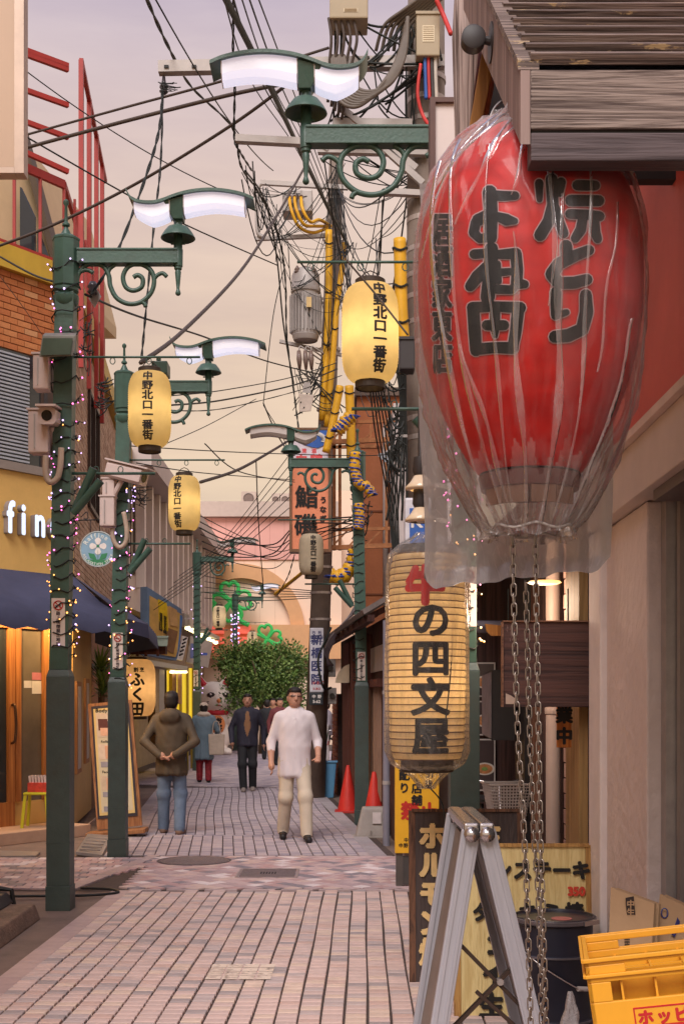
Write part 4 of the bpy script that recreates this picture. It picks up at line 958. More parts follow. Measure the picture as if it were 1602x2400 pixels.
fbox(535, 560, 1172, 1180, 2, 4).build('roof_shed', M('rust red', S(140, 80, 66), 0.7), mall)
# clover emblems
neon = M('clover green', S(56, 170, 84), 0.4, var=0.05, emit=(0.03, 0.45, 0.09), es=0.08)
def clover(label, c, s, tube, rot, stem):
    t = thing('clover_emblem', label, 'emblem', c)
    for q in range(4):
        a0 = rot+q*PI/2; pts = []
        for x, y in ((0, 0.06), (-0.22, 0.28), (-0.42, 0.52), (-0.44, 0.78), (-0.30, 0.96), (-0.12, 0.96), (0, 0.82), (0.12, 0.96), (0.30, 0.96), (0.44, 0.78), (0.42, 0.52), (0.22, 0.28)):
            pts.append(c+V(((x*math.cos(a0)-y*math.sin(a0))*s, 0, (x*math.sin(a0)+y*math.cos(a0))*s)))
        MB().tube(catmull(pts, 3, True), tube, 6, closed=True).build('leaf_outline', neon, t, True)
    if stem: MB().tube(catmull([c+V((x*s, 0, z*s)) for x, z in ((0.0, -0.1), (0.25, -0.6), (0.5, -1.0), (0.9, -1.2))]), tube*1.3, 6).build('stem', neon, t, True)
    return t
clover('big green neon clover outline on the cream wall under the arch', P(542, 1410, D-0.7), 45*D/F, 0.075, 0.12, True)
clover('small bright green clover outline on the tan fascia', P(626, 1498, D-0.8), 33*D/F, 0.06, 0.2, False)
# left wall return, hides the gap between the white building and the hall
for x0, x1, dd in ((700, 900, 52),):
    a_ = P(x0, 1750, dd); b_ = P(x1, 1150, dd); mb = MB(); mb.box(a_.x, b_.x, dd, dd+4, 0, b_.z); tag(mb.build('back_building', creamw), 'pale building in the far background behind the utility pole', 'building')

# ================================================================== TREE AND PLANTS
def leafm(name, cols): return M(name, (0, 0, 0), 0.5, var=0.2, vs=3, pal=[(c, 1) for c in cols], island=True, spec=0.35)
def crown(mb, rr, c, rx, ry, rz, n, ls):
    lumps = [(V((rr.uniform(-1, 1)*rx*0.72, rr.uniform(-1, 1)*ry*0.72, rr.uniform(-0.75, 0.95)*rz*0.72)), rr.uniform(0.28, 0.5)) for _ in range(46)]
    for i in range(n):
        lc, lr = rr.choice(lumps)
        v = V((rr.gauss(0, 1), rr.gauss(0, 1), rr.gauss(0, 1))).normalized()*(rr.random()**0.4)
        p = c + lc + V((v.x*lr*rx, v.y*lr*ry, v.z*lr*rz))
        d = (v + V((rr.gauss(0, .5), rr.gauss(0, .5), rr.gauss(0.3, .5)))).normalized(); s = d.orthogonal().normalized(); s.rotate(Matrix.Rotation(rr.uniform(0, 6.28), 3, d))
        l = ls*rr.uniform(0.6, 1.3); wv = s.cross(d)
        mb.add([p, p+s*l*0.5+d*l*0.25-wv*0, p+d*l*1.0+wv*l*0.15, p-s*l*0.5*0.5+d*l*0.4], ((0, 1, 2, 3),))
rr = random.Random(11)
TD = 38.0; tcn = P(612, 1592, TD)
tree = thing('round_tree', 'dense round clipped green tree at the end of the street', 'tree', (tcn.x, TD, 0))
mb = MB(); crown(mb, rr, tcn, 1.36, 1.2, 1.16, 22000, 0.088); tag(mb.build('crown', leafm('tree leaf', [S(78, 106, 48), S(94, 120, 56), S(112, 134, 66), S(60, 86, 42), S(128, 144, 82)]), tree), kind='stuff')
mb = MB(); mb.tube([(tcn.x, TD, 0), (tcn.x+0.03, TD, 0.7), (tcn.x, TD+0.02, 1.6), (tcn.x, TD, 2.4)], [0.09, 0.075, 0.06, 0.03], 10)
for k in range(7):
    a_ = k*0.9; mb.tube([(tcn.x, TD, 1.0+k*0.12), (tcn.x+0.5*math.cos(a_), TD+0.5*math.sin(a_), 1.6+k*0.14), (tcn.x+0.95*math.cos(a_), TD+0.9*math.sin(a_), 2.0+k*0.15)], [0.045, 0.03, 0.012], 6)
mb.build('trunk', M('bark', S(92, 74, 58), 0.9), tree, True)
def spiky(label, c, n, l, seed):
    rr = random.Random(seed); t = thing('spiky_plant', label, 'plant', c); mb = MB()
    for i in range(n):
        a_ = rr.uniform(0, 6.28); el_ = rr.uniform(0.1, 1.4); d = V((math.cos(a_)*math.cos(el_), math.sin(a_)*math.cos(el_), math.sin(el_))); s = d.cross(V((0, 0, 1))).normalized()*0.016
        L_ = l*rr.uniform(0.6, 1.1); p0 = c+V((0, 0, rr.uniform(0, 0.25))); p1 = p0+d*L_*0.55; p2 = p0+d*L_-V((0, 0, 0.22*L_*math.cos(el_)))
        mb.add([p0-s*0.5, p0+s*0.5, p1+s, p1-s, p2], ((0, 1, 2, 3), (3, 2, 4)))
    tag(mb.build('leaves', leafm('spiky leaf', [S(92, 120, 50), S(70, 98, 42), S(120, 140, 60)]), t), kind='stuff')
    MB().tube([V((c.x, c.y, 0)), c+V((0, 0, 0.1))], 0.035, 8).build('stem', MATS['bark'], t)
    return t
spiky('upper spiky leaved plant between the two left lamp posts', P(236, 1600, 19.0), 110, 0.42, 3)
spiky('lower spiky leaved plant behind the wooden menu stand', P(240, 1640, 18.6), 80, 0.32, 4)
ll = thing('leek_bunch', 'bunch of green leeks beside the blue bin', 'vegetable', P(757, 1790, 21.6))
for k in range(5): MB().tube([P(757+k, 1795, 21.6), P(752+k*3, 1750-k*3, 21.6), P(748+k*6, 1715-k*4, 21.6)], [0.02, 0.016, 0.004], 6).build('leek_leaf', M('leek', S(80, 120, 70), 0.5), ll)

# ================================================================== BODIES: smooth-blended solids meshed on a grid
def surf(prims, res, name):
    """prims: (kind, a, b, ra, rb, mat, k). kind 'c' capsule a-b, 'e' ellipsoid centre a radii b (axis angles ra)."""
    lo = np.array([9.]*3); hi = -lo
    for p in prims:
        a = np.array(p[1]); 
        if p[0] == 'c': b = np.array(p[2]); r_ = max(p[3], p[4]); lo = np.minimum(lo, np.minimum(a, b)-r_); hi = np.maximum(hi, np.maximum(a, b)+r_)
        else: lo = np.minimum(lo, a-max(p[2])); hi = np.maximum(hi, a+max(p[2]))
    lo -= res*3; hi += res*3
    n = np.ceil((hi-lo)/res).astype(int)+1
    val = np.full(n, 0.5, np.float32); mid = np.zeros(n, np.int8)
    ax = [lo[i]+res*np.arange(n[i]) for i in range(3)]
    for p in prims:
        kd, a, b, ra, rb, m, k = p; a = np.array(a, float)
        if kd == 'c': b = np.array(b, float); r_ = max(ra, rb); l0 = np.minimum(a, b)-r_; h0 = np.maximum(a, b)+r_
        else: r_ = max(b); l0 = a-r_; h0 = a+r_
        pad = 0.05+k
        i0 = np.maximum(0, np.floor((l0-pad-lo)/res).astype(int)); i1 = np.minimum(n, np.ceil((h0+pad-lo)/res).astype(int)+1)
        X, Y, Z = np.meshgrid(ax[0][i0[0]:i1[0]], ax[1][i0[1]:i1[1]], ax[2][i0[2]:i1[2]], indexing='ij')
        if kd == 'c':
            ab = b-a; den = max(1e-9, ab.dot(ab)); t = np.clip(((X-a[0])*ab[0]+(Y-a[1])*ab[1]+(Z-a[2])*ab[2])/den, 0, 1)
            d = np.sqrt((X-a[0]-t*ab[0])**2+(Y-a[1]-t*ab[1])**2+(Z-a[2]-t*ab[2])**2) - (ra+(rb-ra)*t)
        else:
            q = [(X-a[0]), (Y-a[1]), (Z-a[2])]
            if ra:
                c_, s_ = math.cos(ra), math.sin(ra); q[0], q[2] = q[0]*c_+q[2]*s_, -q[0]*s_+q[2]*c_
            k0 = np.sqrt((q[0]/b[0])**2+(q[1]/b[1])**2+(q[2]/b[2])**2); k1 = np.sqrt((q[0]/b[0]**2)**2+(q[1]/b[1]**2)**2+(q[2]/b[2]**2)**2)+1e-9
            d = k0*(k0-1)/k1
        if rb and kd == 'e':   # cloth folds
            d = d + rb*0.62*(np.sin(Z*21+X*34)*np.sin(X*27-Z*9+Y*15)+0.5*np.sin(Z*44-X*52+Y*30))
        sl = (slice(i0[0], i1[0]), slice(i0[1], i1[1]), slice(i0[2], i1[2])); v = val[sl]
        mid[sl] = np.where(d < v, m, mid[sl])
        if k > 0:
            h = np.maximum(k-np.abs(v-d), 0)/k; val[sl] = np.minimum(v, d)-h*h*k*0.25
        else: val[sl] = np.minimum(v, d)
    ins = val < 0
    cs = tuple(x-1 for x in n); acc = np.zeros(cs+(3,)); cnt = np.zeros(cs)
    def corner(A, o): return A[o[0]:o[0]+cs[0], o[1]:o[1]+cs[1], o[2]:o[2]+cs[2]]
    for axis in range(3):
        o1 = [0, 0, 0]; oth = [i for i in range(3) if i != axis]
        for u in (0, 1):
            for w_ in (0, 1):
                oa = [0, 0, 0]; oa[oth[0]] = u; oa[oth[1]] = w_; ob = list(oa); ob[axis] = 1
                va, vb = corner(val, oa), corner(val, ob); cr_ = (va < 0) != (vb < 0)
                t = np.where(cr_, va/np.where(cr_, va-vb, 1), 0)
                for i in range(3): acc[..., i] += np.where(cr_, oa[i]+(t if i == axis else 0), 0)
                cnt += cr_
    act = cnt > 0; idx = np.full(cs, -1); idx[act] = np.arange(act.sum())
    ii = np.argwhere(act); pos = lo + res*(ii + acc[act]/cnt[act][:, None])
    faces = []; mats = []
    for axis in range(3):
        oth = [i for i in range(3) if i != axis]
        sl_a = [slice(1, cs[0]), slice(1, cs[1]), slice(1, cs[2])]; sl_a[axis] = slice(0, cs[axis])
        A = ins[:cs[0], :cs[1], :cs[2]]; 
        sh = [0, 0, 0]; sh[axis] = 1
        B = ins[sh[0]:sh[0]+cs[0], sh[1]:sh[1]+cs[1], sh[2]:sh[2]+cs[2]]
        e = np.argwhere(A != B)
        e = e[(e[:, oth[0]] > 0) & (e[:, oth[1]] > 0)]
        def cell(du, dv):
            f = e.copy(); f[:, oth[0]] -= du; f[:, oth[1]] -= dv; return idx[f[:, 0], f[:, 1], f[:, 2]]
        q = np.stack([cell(0, 0), cell(1, 0), cell(1, 1), cell(0, 1)], 1)
        flip = A[e[:, 0], e[:, 1], e[:, 2]]
        if axis == 1: flip = ~flip
        q[flip] = q[flip][:, ::-1]
        faces.append(q); e2 = e.copy(); e2[:, axis] += (~A[e[:, 0], e[:, 1], e[:, 2]]).astype(int)
        mats.append(mid[e2[:, 0], e2[:, 1], e2[:, 2]])
    q = np.concatenate(faces); mm = np.concatenate(mats); ok = (q >= 0).all(1)
    me = bpy.data.meshes.new(name); me.from_pydata(pos.tolist(), [], q[ok].tolist())
    me.polygons.foreach_set('material_index', mm[ok].astype(np.int32)); me.polygons.foreach_set('use_smooth', [True]*len(me.polygons)); me.update()
    return me

skin = M('skin', S(190, 140, 116), 0.55, var=0.06); hairm = M('hair', S(34, 26, 24), 0.6, var=0.3, vs=40); eyem = M('eye', (0.02, 0.015, 0.015), 0.3); lipm = M('lip', S(160, 96, 84), 0.5)
def person(label, loc, rz, h, legs, arms, mats, cloth, headyaw=0.0, coat=0.0, glasses=False, hood=False, cap=False, openj=False, res=0.011, sleeve=1.0, bulk=1.0, group=None):
    """legs/arms: joint positions in the body frame (facing -Y). mats: [skin, hair, eye, top, trousers, shoes, extra, lip]"""
    pr = []; E = lambda c, r, m, k=0.03, rot=0.0, fold=0.0: pr.append(('e', c, r, rot, fold, m, k)); C = lambda a, b, ra, rb, m, k=0.02: pr.append(('c', a, b, ra, rb, m, k))
    B = bulk
    for (kn, an, toe), sx in zip(legs, (-1, 1)):
        hp = (sx*0.085, 0, 0.90); C(hp, kn, 0.096, 0.076, 4, 0.04); C(kn, an, 0.076, 0.068, 4, 0.03); C((an[0], an[1]+0.02, an[2]-0.04), toe, 0.045, 0.038, 5, 0.015)
        E((kn[0], kn[1], kn[2]), (0.078, 0.08, 0.09), 4, 0.03, 0, 0.004)
    E((0, 0, 0.95), (0.165, 0.12, 0.13), 4, 0.04)
    E((0, 0.0, 1.10), (0.175*B, 0.128*B, 0.19), 3, 0.04, 0, 0.005); E((0, 0.0, 1.31), (0.195*B, 0.128*B, 0.19), 3, 0.05, 0, 0.005); C((-0.135, 0, 1.42), (0.135, 0, 1.42), 0.060*B, 0.060*B, 3, 0.05)
    for j in range(14):
        q = 2*PI*j/14; fl_ = 1+0.22*coat; C((0.125*B*math.cos(q), 0.088*B*math.sin(q), 1.06), (0.142*B*fl_*math.cos(q), 0.104*B*fl_*math.sin(q), 0.93-coat*0.75), 0.05, 0.040+0.010*(j % 2), 3, 0.022)
    E((0, 0.0, 1.17), (0.178*B, 0.134*B, 0.34), 3, 0.06, 0, 0.003)
    if openj:
        E((0, -0.108, 1.18), (0.065, 0.05, 0.26), 6, 0.008)
    else: C((0, -0.135*B, 1.40), (0, -0.145*B, 0.95), 0.006, 0.006, 3, 0.01)
    C((0, 0.01, 1.42), (0, -0.005, 1.54), 0.058, 0.052, 0, 0.02)
    C((-0.06, 0.0, 1.475), (0.06, 0, 1.475), 0.05, 0.05, 3, 0.02)
    for (el_, wr, hd, curl), sx in zip(arms, (-1, 1)):
        sh = (sx*0.18*B, 0, 1.40); C(sh, el_, 0.060*B, 0.050*B, 3, 0.04); w2 = tuple(el_[i]+(wr[i]-el_[i])*sleeve for i in range(3))
        if sleeve < 1: C(el_, wr, 0.043, 0.030, 0, 0.01)
        C(el_, w2, 0.055*B, 0.046*B, 3, 0.02)
        E(tuple((w_+h_)/2 for w_, h_ in zip(wr, hd)), (0.036, 0.032, 0.045), 0, 0.02)
        d = V(hd)-V(wr); dl = d.normalized() if d.length > 0 else V((0, 0, -1)); sd = V((0, 1, 0)) if abs(dl.y) < 0.8 else V((1, 0, 0)); sd = (sd-dl*sd.dot(dl)).normalized(); nn = dl.cross(sd)
        for q, ln in zip((-0.026, -0.009, 0.008, 0.024), (0.062, 0.072, 0.068, 0.052)):
            a_ = V(hd)+sd*q; m_ = a_+dl*ln*0.55; e_ = m_+(dl*0.6+nn*curl*sx).normalized()*ln*0.5; C(tuple(a_), tuple(m_), 0.0098, 0.009, 0, 0.006); C(tuple(m_), tuple(e_), 0.009, 0.0078, 0, 0.006)
        th = V(wr).lerp(V(hd), 0.5)-sd*0.03; C(tuple(th), tuple(th+(dl*0.7-sd*0.6).normalized()*0.055), 0.012, 0.010, 0, 0.008)
    cyw, syw = math.cos(headyaw), math.sin(headyaw)
    def Hd(x, y, z): return (x*cyw-y*syw, x*syw+y*cyw+0.0-0.012, z)
    E(Hd(0, 0, 1.625), (0.078, 0.093, 0.112), 0, 0.02); E(Hd(0, -0.035, 1.565), (0.052, 0.052, 0.05), 0, 0.03)
    C(Hd(0, -0.09, 1.635), Hd(0, -0.106, 1.605), 0.010, 0.015, 0, 0.012)
    for sx in (-1, 1):
        E(Hd(sx*0.079, 0.005, 1.615), (0.013, 0.022, 0.032), 0, 0.008); E(Hd(sx*0.031, -0.083, 1.637), (0.013, 0.008, 0.007), 2, 0.0); C(Hd(sx*0.018, -0.089, 1.658), Hd(sx*0.046, -0.080, 1.658), 0.005, 0.004, 1, 0.0)
        if glasses: C(Hd(sx*0.012, -0.096, 1.640), Hd(sx*0.055, -0.085, 1.642), 0.0055, 0.0055, 2, 0.0); C(Hd(sx*0.055, -0.085, 1.645), Hd(sx*0.08, 0.0, 1.635), 0.005, 0.005, 2, 0.0)
    C(Hd(-0.02, -0.088, 1.572), Hd(0.02, -0.088, 1.572), 0.006, 0.006, 7, 0.0)
    E(Hd(0, 0.022, 1.662), (0.088, 0.092, 0.085), 1, 0.012, 0, 0.003); E(Hd(0, 0.045, 1.61), (0.082, 0.068, 0.085), 1, 0.012); E(Hd(0, -0.02, 1.705), (0.07, 0.07, 0.04), 1, 0.02)
    if hood: E((0, 0.115, 1.44), (0.13, 0.07, 0.10), 3, 0.03, 0, 0.004)
    if cap: E(Hd(0, 0.01, 1.68), (0.095, 0.10, 0.075), 6, 0.01); E((0, 0.02, 1.49), (0.14, 0.12, 0.065), 6, 0.03, 0, 0.006)
    s = h/1.74
    me = surf(pr, res, 'person')
    me.transform(Matrix.Scale(s, 4))
    for m in mats: me.materials.append(m)
    o = bpy.data.objects.new('person', me); COL.objects.link(o); o.location = loc; o.rotation_euler = (0, 0, rz)
    return tag(o, label, 'person', group)
jeans = M('jeans', S(104, 120, 142), 0.8, var=0.18, vs=8); olive = M('olive jacket', S(84, 70, 54), 0.7, var=0.2, vs=6); blueg = M('blue grey coat', S(112, 130, 142), 0.85, var=0.1); dnavy = M('navy jacket', S(48, 46, 60), 0.75, var=0.2); blk = M('black cloth', S(40, 40, 44), 0.8, var=0.2)
wsh = M('white shirt', S(218, 206, 208), 0.8, var=0.05); khk = M('pale khaki', S(204, 188, 168), 0.85, var=0.08, vs=5); shoe = M('dark shoe', S(36, 32, 34), 0.5); gshoe = M('grey shoe', S(150, 136, 130), 0.6)
tartan = M('red check trousers', S(146, 44, 52), 0.85, var=0.5, vs=14); bshirt = M('brown shirt', S(146, 106, 76), 0.8); brownshoe = M('tan shoe', S(150, 120, 100), 0.6); capm = M('maroon cap', S(88, 34, 44), 0.8); scarf = M('beige scarf', S(196, 176, 158), 0.85)
grey = M('grey puffer', S(128, 120, 130), 0.6, var=0.2, vs=14); redc = M('maroon coat', S(110, 54, 58), 0.8)
# walking away, hands clasped behind
person('man in brown hooded jacket and jeans walking away, hands behind back', G(402, 1958), PI-0.08, 1.72,
       (((-0.10, -0.05, 0.50), (-0.11, 0.06, 0.10), (-0.12, -0.08, 0.045)), ((0.10, -0.03, 0.50), (0.12, -0.10, 0.10), (0.13, -0.26, 0.045))),
       (((-0.31, 0.10, 1.14), (-0.10, 0.21, 0.985), (-0.03, 0.205, 0.965), 0.5), ((0.31, 0.10, 1.14), (0.10, 0.20, 0.975), (0.03, 0.225, 0.955), 0.5)),
       [skin, hairm, eyem, olive, jeans, brownshoe, olive, lipm], None, hood=True, bulk=1.03, coat=0.22)
person('woman in blue grey coat and red checked trousers walking away', G(478, 1836), PI+0.05, 1.56,
       (((-0.09, -0.06, 0.50), (-0.10, 0.04, 0.10), (-0.10, -0.08, 0.045)), ((0.09, -0.02, 0.50), (0.10, -0.08, 0.10), (0.10, -0.22, 0.045))),
       (((-0.29, -0.02, 1.14), (-0.27, -0.20, 0.98), (-0.25, -0.27, 0.97), 0.3), ((0.29, 0.02, 1.14), (0.29, -0.08, 0.90), (0.29, -0.09, 0.83), 0.3)),
       [skin, hairm, eyem, blueg, tartan, shoe, scarf, lipm], None, coat=0.5, bulk=1.06, cap=True)
person('man in dark open jacket and brown shirt walking toward camera', G(580, 1857), 0.06, 1.72,
       (((-0.09, -0.10, 0.50), (-0.07, -0.08, 0.10), (-0.07, -0.25, 0.045)), ((0.09, -0.03, 0.50), (0.09, 0.14, 0.11), (0.09, 0.0, 0.045))),
       (((-0.29, 0.02, 1.13), (-0.27, -0.10, 0.90), (-0.26, -0.12, 0.83), 0.3), ((0.29, 0.05, 1.13), (0.29, 0.03, 0.87), (0.29, 0.02, 0.80), 0.3)),
       [skin, hairm, eyem, dnavy, blk, gshoe, bshirt, lipm], None, openj=True, bulk=1.0, coat=0.1)
person('man in loose white shirt and pale trousers striding toward camera', G(690, 1972), 0.12, 1.76,
       (((-0.10, -0.02, 0.50), (-0.12, 0.14, 0.12), (-0.13, 0.0, 0.05)), ((0.11, -0.16, 0.51), (0.12, -0.20, 0.11), (0.13, -0.36, 0.05))),
       (((-0.265, 0.02, 1.13), (-0.27, -0.10, 0.89), (-0.265, -0.13, 0.82), 0.5), ((0.265, 0.03, 1.13), (0.255, -0.15, 0.95), (0.24, -0.22, 0.92), 0.6)),
       [skin, hairm, eyem, wsh, khk, shoe, wsh, lipm], None, glasses=True, bulk=0.98, sleeve=0.35, headyaw=0.1, coat=0.22)
std = (((-0.09, -0.04, 0.50), (-0.09, 0.05, 0.10), (-0.09, -0.08, 0.045)), ((0.09, -0.06, 0.50), (0.09, -0.08, 0.10), (0.09, -0.22, 0.045)))
arm0 = (((-0.28, 0.02, 1.13), (-0.28, -0.05, 0.88), (-0.28, -0.06, 0.81), 0.3), ((0.28, 0.02, 1.13), (0.28, -0.05, 0.88), (0.28, -0.06, 0.81), 0.3))
person('distant pedestrian in maroon coat behind the man in white', G(655, 1795), 0.3, 1.66, std, arm0, [skin, hairm, eyem, redc, blk, shoe, redc, lipm], None, res=0.018, bulk=1.05)
person('distant pedestrian in black coat left of the man in white', G(626, 1782), PI, 1.62, std, arm0, [skin, hairm, eyem, blk, blk, shoe, blk, lipm], None, res=0.018, coat=0.2)
person('distant pedestrian in brown jacket nearest the pole sign', G(640, 1772), -0.2, 1.66, std, arm0, [skin, hairm, eyem, bshirt, blk, shoe, blk, lipm], None, res=0.018)
person('person in grey puffer jacket standing by the bicycle near brick pier', G(764, 1806), -1.2, 1.60, std, (((-0.28, -0.05, 1.13), (-0.2, -0.26, 1.06), (-0.16, -0.32, 1.07), 0.3), ((0.28, -0.05, 1.13), (0.2, -0.26, 1.06), (0.16, -0.32, 1.07), 0.3)), [skin, hairm, eyem, grey, blk, shoe, grey, lipm], None, res=0.015, bulk=1.2)
t = thing('tote_bag', 'beige tote bag on the arm of the woman in blue coat', 'bag', G(478, 1836)+V((0.29, -0.1, 0.7)))
c = G(478, 1836)+V((0.27, -0.16, 0.84))
mb = MB(); mb.hexa([c+V((-0.15, -0.04, -0.28)), c+V((0.13, -0.04, -0.28)), c+V((0.13, 0.05, -0.28)), c+V((-0.15, 0.05, -0.28))], [c+V((-0.17, -0.025, 0.12)), c+V((0.15, -0.025, 0.12)), c+V((0.15, 0.02, 0.12)), c+V((-0.17, 0.02, 0.12))]); mb.build('sack', scarf, t, bevel=0.02)
for s in (-0.02, 0.015): MB().tube(catmull([c+V((-0.09, s, 0.11)), c+V((-0.06, s, 0.34)), c+V((0.03, s, 0.34)), c+V((0.07, s, 0.11))]), 0.008, 6).build('handle', scarf, t, True)

# ------------------------------------------------------------------ inflatable beckoning cat
catw = M('cat white', S(240, 226, 216), 0.45, var=0.05); catr = M('cat red', S(196, 44, 56), 0.45); cato = M('cat orange', S(226, 140, 84), 0.45); catb = M('cat black', S(50, 36, 36), 0.35)
pr = []
E = lambda c, r, m, k=0.06, rot=0.0: pr.append(('e', c, r, rot, 0, m, k)); C = lambda a, b, ra, rb, m, k=0.05: pr.append(('c', a, b, ra, rb, m, k))
E((0, 0, 0.50), (0.46, 0.42, 0.52), 0); E((0, -0.05, 0.95), (0.36, 0.34, 0.32), 0); E((0, -0.06, 1.52), (0.50, 0.42, 0.44), 0)
E((-0.2, -0.36, 0.10), (0.16, 0.24, 0.12), 0); E((0.22, -0.36, 0.10), (0.16, 0.24, 0.12), 0)
for sx in (-1, 1):
    C((sx*0.28, -0.02, 1.80), (sx*0.37, -0.02, 2.12), 0.17, 0.025, 0, 0.03); C((sx*0.29, -0.13, 1.86), (sx*0.36, -0.07, 2.08), 0.085, 0.02, 1, 0.0)
C((0.40, -0.1, 0.95), (0.62, -0.16, 1.35), 0.14, 0.12, 0, 0.05); E((0.64, -0.16, 1.60), (0.13, 0.13, 0.17), 0, 0.04); C((-0.33, -0.18, 0.95), (-0.28, -0.42, 0.70), 0.13, 0.11, 0, 0.05)
for k in range(10):
    a0 = 2*PI*k/10; a1 = 2*PI*(k+1)/10; C((0.34*math.cos(a0), -0.06+0.32*math.sin(a0), 1.13), (0.34*math.cos(a1), -0.06+0.32*math.sin(a1), 1.13), 0.058, 0.058, 1, 0.0)
E((0.0, -0.40, 0.82), (0.20, 0.08, 0.24), 2, 0.0)
for sx in (-1, 1):
    E((sx*0.20, -0.44, 1.60), (0.11, 0.05, 0.065), 3, 0.0); E((sx*0.20-0.02, -0.475, 1.615), (0.03, 0.03, 0.035), 0, 0.0)
    for j in range(3): C((sx*0.24, -0.42, 1.42-j*0.05), (sx*0.42, -0.33, 1.44-j*0.08), 0.010, 0.007, 3, 0.0)
E((0, -0.49, 1.45), (0.05, 0.05, 0.06), 2, 0.0); C((-0.08, -0.46, 1.33), (0.08, -0.46, 1.33), 0.014, 0.014, 1, 0.0)
me = surf(pr, 0.024, 'lucky_cat')
for m in (catw, catr, cato, catb): me.materials.append(m)
o = bpy.data.objects.new('lucky_cat', me); COL.objects.link(o); o.location = V(((499-CX)*37.5/F, 37.5, 0)); o.rotation_euler = (0, 0, 0.42); o.scale = (1.12, 1.12, 1.10)
tag(o, 'large white inflatable beckoning cat with red ears and collar', 'cat figure')
mb = MB(); letters(mb, 'お客', 0.17, (0, -0.50, 0.83), vertical=True, bold=0.012); 
lo = mb.build('lettering', ink, o)

# ================================================================== RIGHT SIDE, MIDDLE DISTANCE
pole_m = M('pole concrete', S(120, 106, 96), 0.85, var=0.15, vs=4, bump=0.2, bs=60, stain=0.25)
band_m = M('pole band', S(176, 164, 158), 0.4, metal=0.5)
ysl = M('yellow sleeve', S(214, 160, 32), 0.45, var=0.12, vs=6); blutie = M('blue tie', S(50, 70, 150), 0.5)
gunm = M('equipment grey', S(172, 164, 160), 0.5, metal=0.1, var=0.1, vs=4)
insul = M('insulator', S(120, 100, 92), 0.35)
# far utility pole
def pp(py): return 735+(1867-py)*0.0355
u2 = thing('utility_pole', 'concrete utility pole with transformer and hospital sign at mid right', 'utility pole', V(((735-CX)*21/F, 21, 0)))
a_, b_ = P(pp(1867), 1867, 21), P(pp(330), 330, 21)
MB().tube([a_, b_], [0.185, 0.115], 18).build('shaft', pole_m, u2, True)
for py in (1452, 1390, 1330, 1140, 960, 820, 705, 560, 470): 
    c = P(pp(py), py, 21); MB().lathe([(0.175, -0.02), (0.18, -0.02), (0.18, 0.02), (0.175, 0.02)], c, 16, False).build('band', band_m, u2)
# crossarms
for x0, y0, x1, y1, h in ((610, 428, 815, 440, 0.07), (598, 560, 775, 552, 0.06), (655, 800, 800, 832, 0.05)):
    MB().bar(P(x0, y0, 20.8), P(x1, y1, 20.8), 0.07, h).build('crossarm', gunm, u2)
MB().tube(catmull([P(612, 430, 20.75), P(604, 445, 20.75), P(602, 500, 20.75), P(604, 545, 20.75), P(618, 556, 20.75)]), 0.035, 6).build('guard_loop', gunm, u2, True)
# transformer with cooling fins
tr = thing('transformer', 'grey finned pole transformer hanging left of the mid utility pole', 'transformer', P(714, 785, 20.6))
c = P(716, 735, 20.6); k_ = 20.6/F
MB().lathe([(0.20, -0.345), (0.21, -0.34), (0.215, 0.33), (0.21, 0.335)], c, 28).build('tank', gunm, tr, 40)
for j in range(26):
    a0 = 2*PI*j/26; d = V((math.cos(a0), math.sin(a0), 0)); MB().obox(c+d*0.235+V((0, 0, -0.02)), d*0.028, V((-d.y, d.x, 0))*0.006, (0, 0, 0.29)).build('fin', gunm, tr)
MB().lathe([(0.235, 0.33), (0.24, 0.34), (0.24, 0.40), (0.225, 0.42), (0.225, 0.60), (0.19, 0.68), (0.12, 0.72), (0.02, 0.73)], c, 28).build('lid', gunm, tr, 40)
for q in (-0.13, 0.0, 0.12): MB().lathe([(0.03, 0), (0.05, 0.02), (0.03, 0.04), (0.05, 0.06), (0.03, 0.09), (0.012, 0.12)], c+V((q, -0.15, 0.60)), 10).build('bushing', insul, tr, True)
MB().box(c.x+0.02, c.x+0.10, c.y-0.285, c.y-0.27, c.z+0.02, c.z+0.18).build('label_plate', M('plate', S(206, 176, 120), 0.5), tr)
MB().lathe([(0.20, -0.42), (0.19, -0.44), (0.22, -0.36), (0.21, -0.345)], c, 24).build('base', gunm, tr, 40)
# switch box with yellow cables
sb = thing('switch_box', 'grey switch box with looping yellow cables on the mid pole crossarm', 'switch box', P(700, 500, 20.5))
a_, b_ = P(662, 500, 20.5), P(732, 450, 20.5)
MB().box(a_.x, b_.x, 20.4, 20.8, a_.z, b_.z).build('case', gunm, sb, bevel=0.02)
for px, ex, ey in ((678, 735, 545), (690, 740, 530), (705, 748, 515)):
    MB().tube(catmull([P(px, 462, 20.35), P(px+4, 490, 20.2), P(px+22, 520+(705-px)*0.4, 20.25), P(ex, ey, 20.5), P(775, 530, 20.8)]), 0.026, 8).build('yellow_cable', ysl, sb, True)
    MB().tube([P(px, 462, 20.32)+V((0.035*math.cos(q), 0, 0.035*math.sin(q))) for q in [2*PI*j/10 for j in range(10)]], 0.012, 5, closed=True).build('socket', insul, sb)
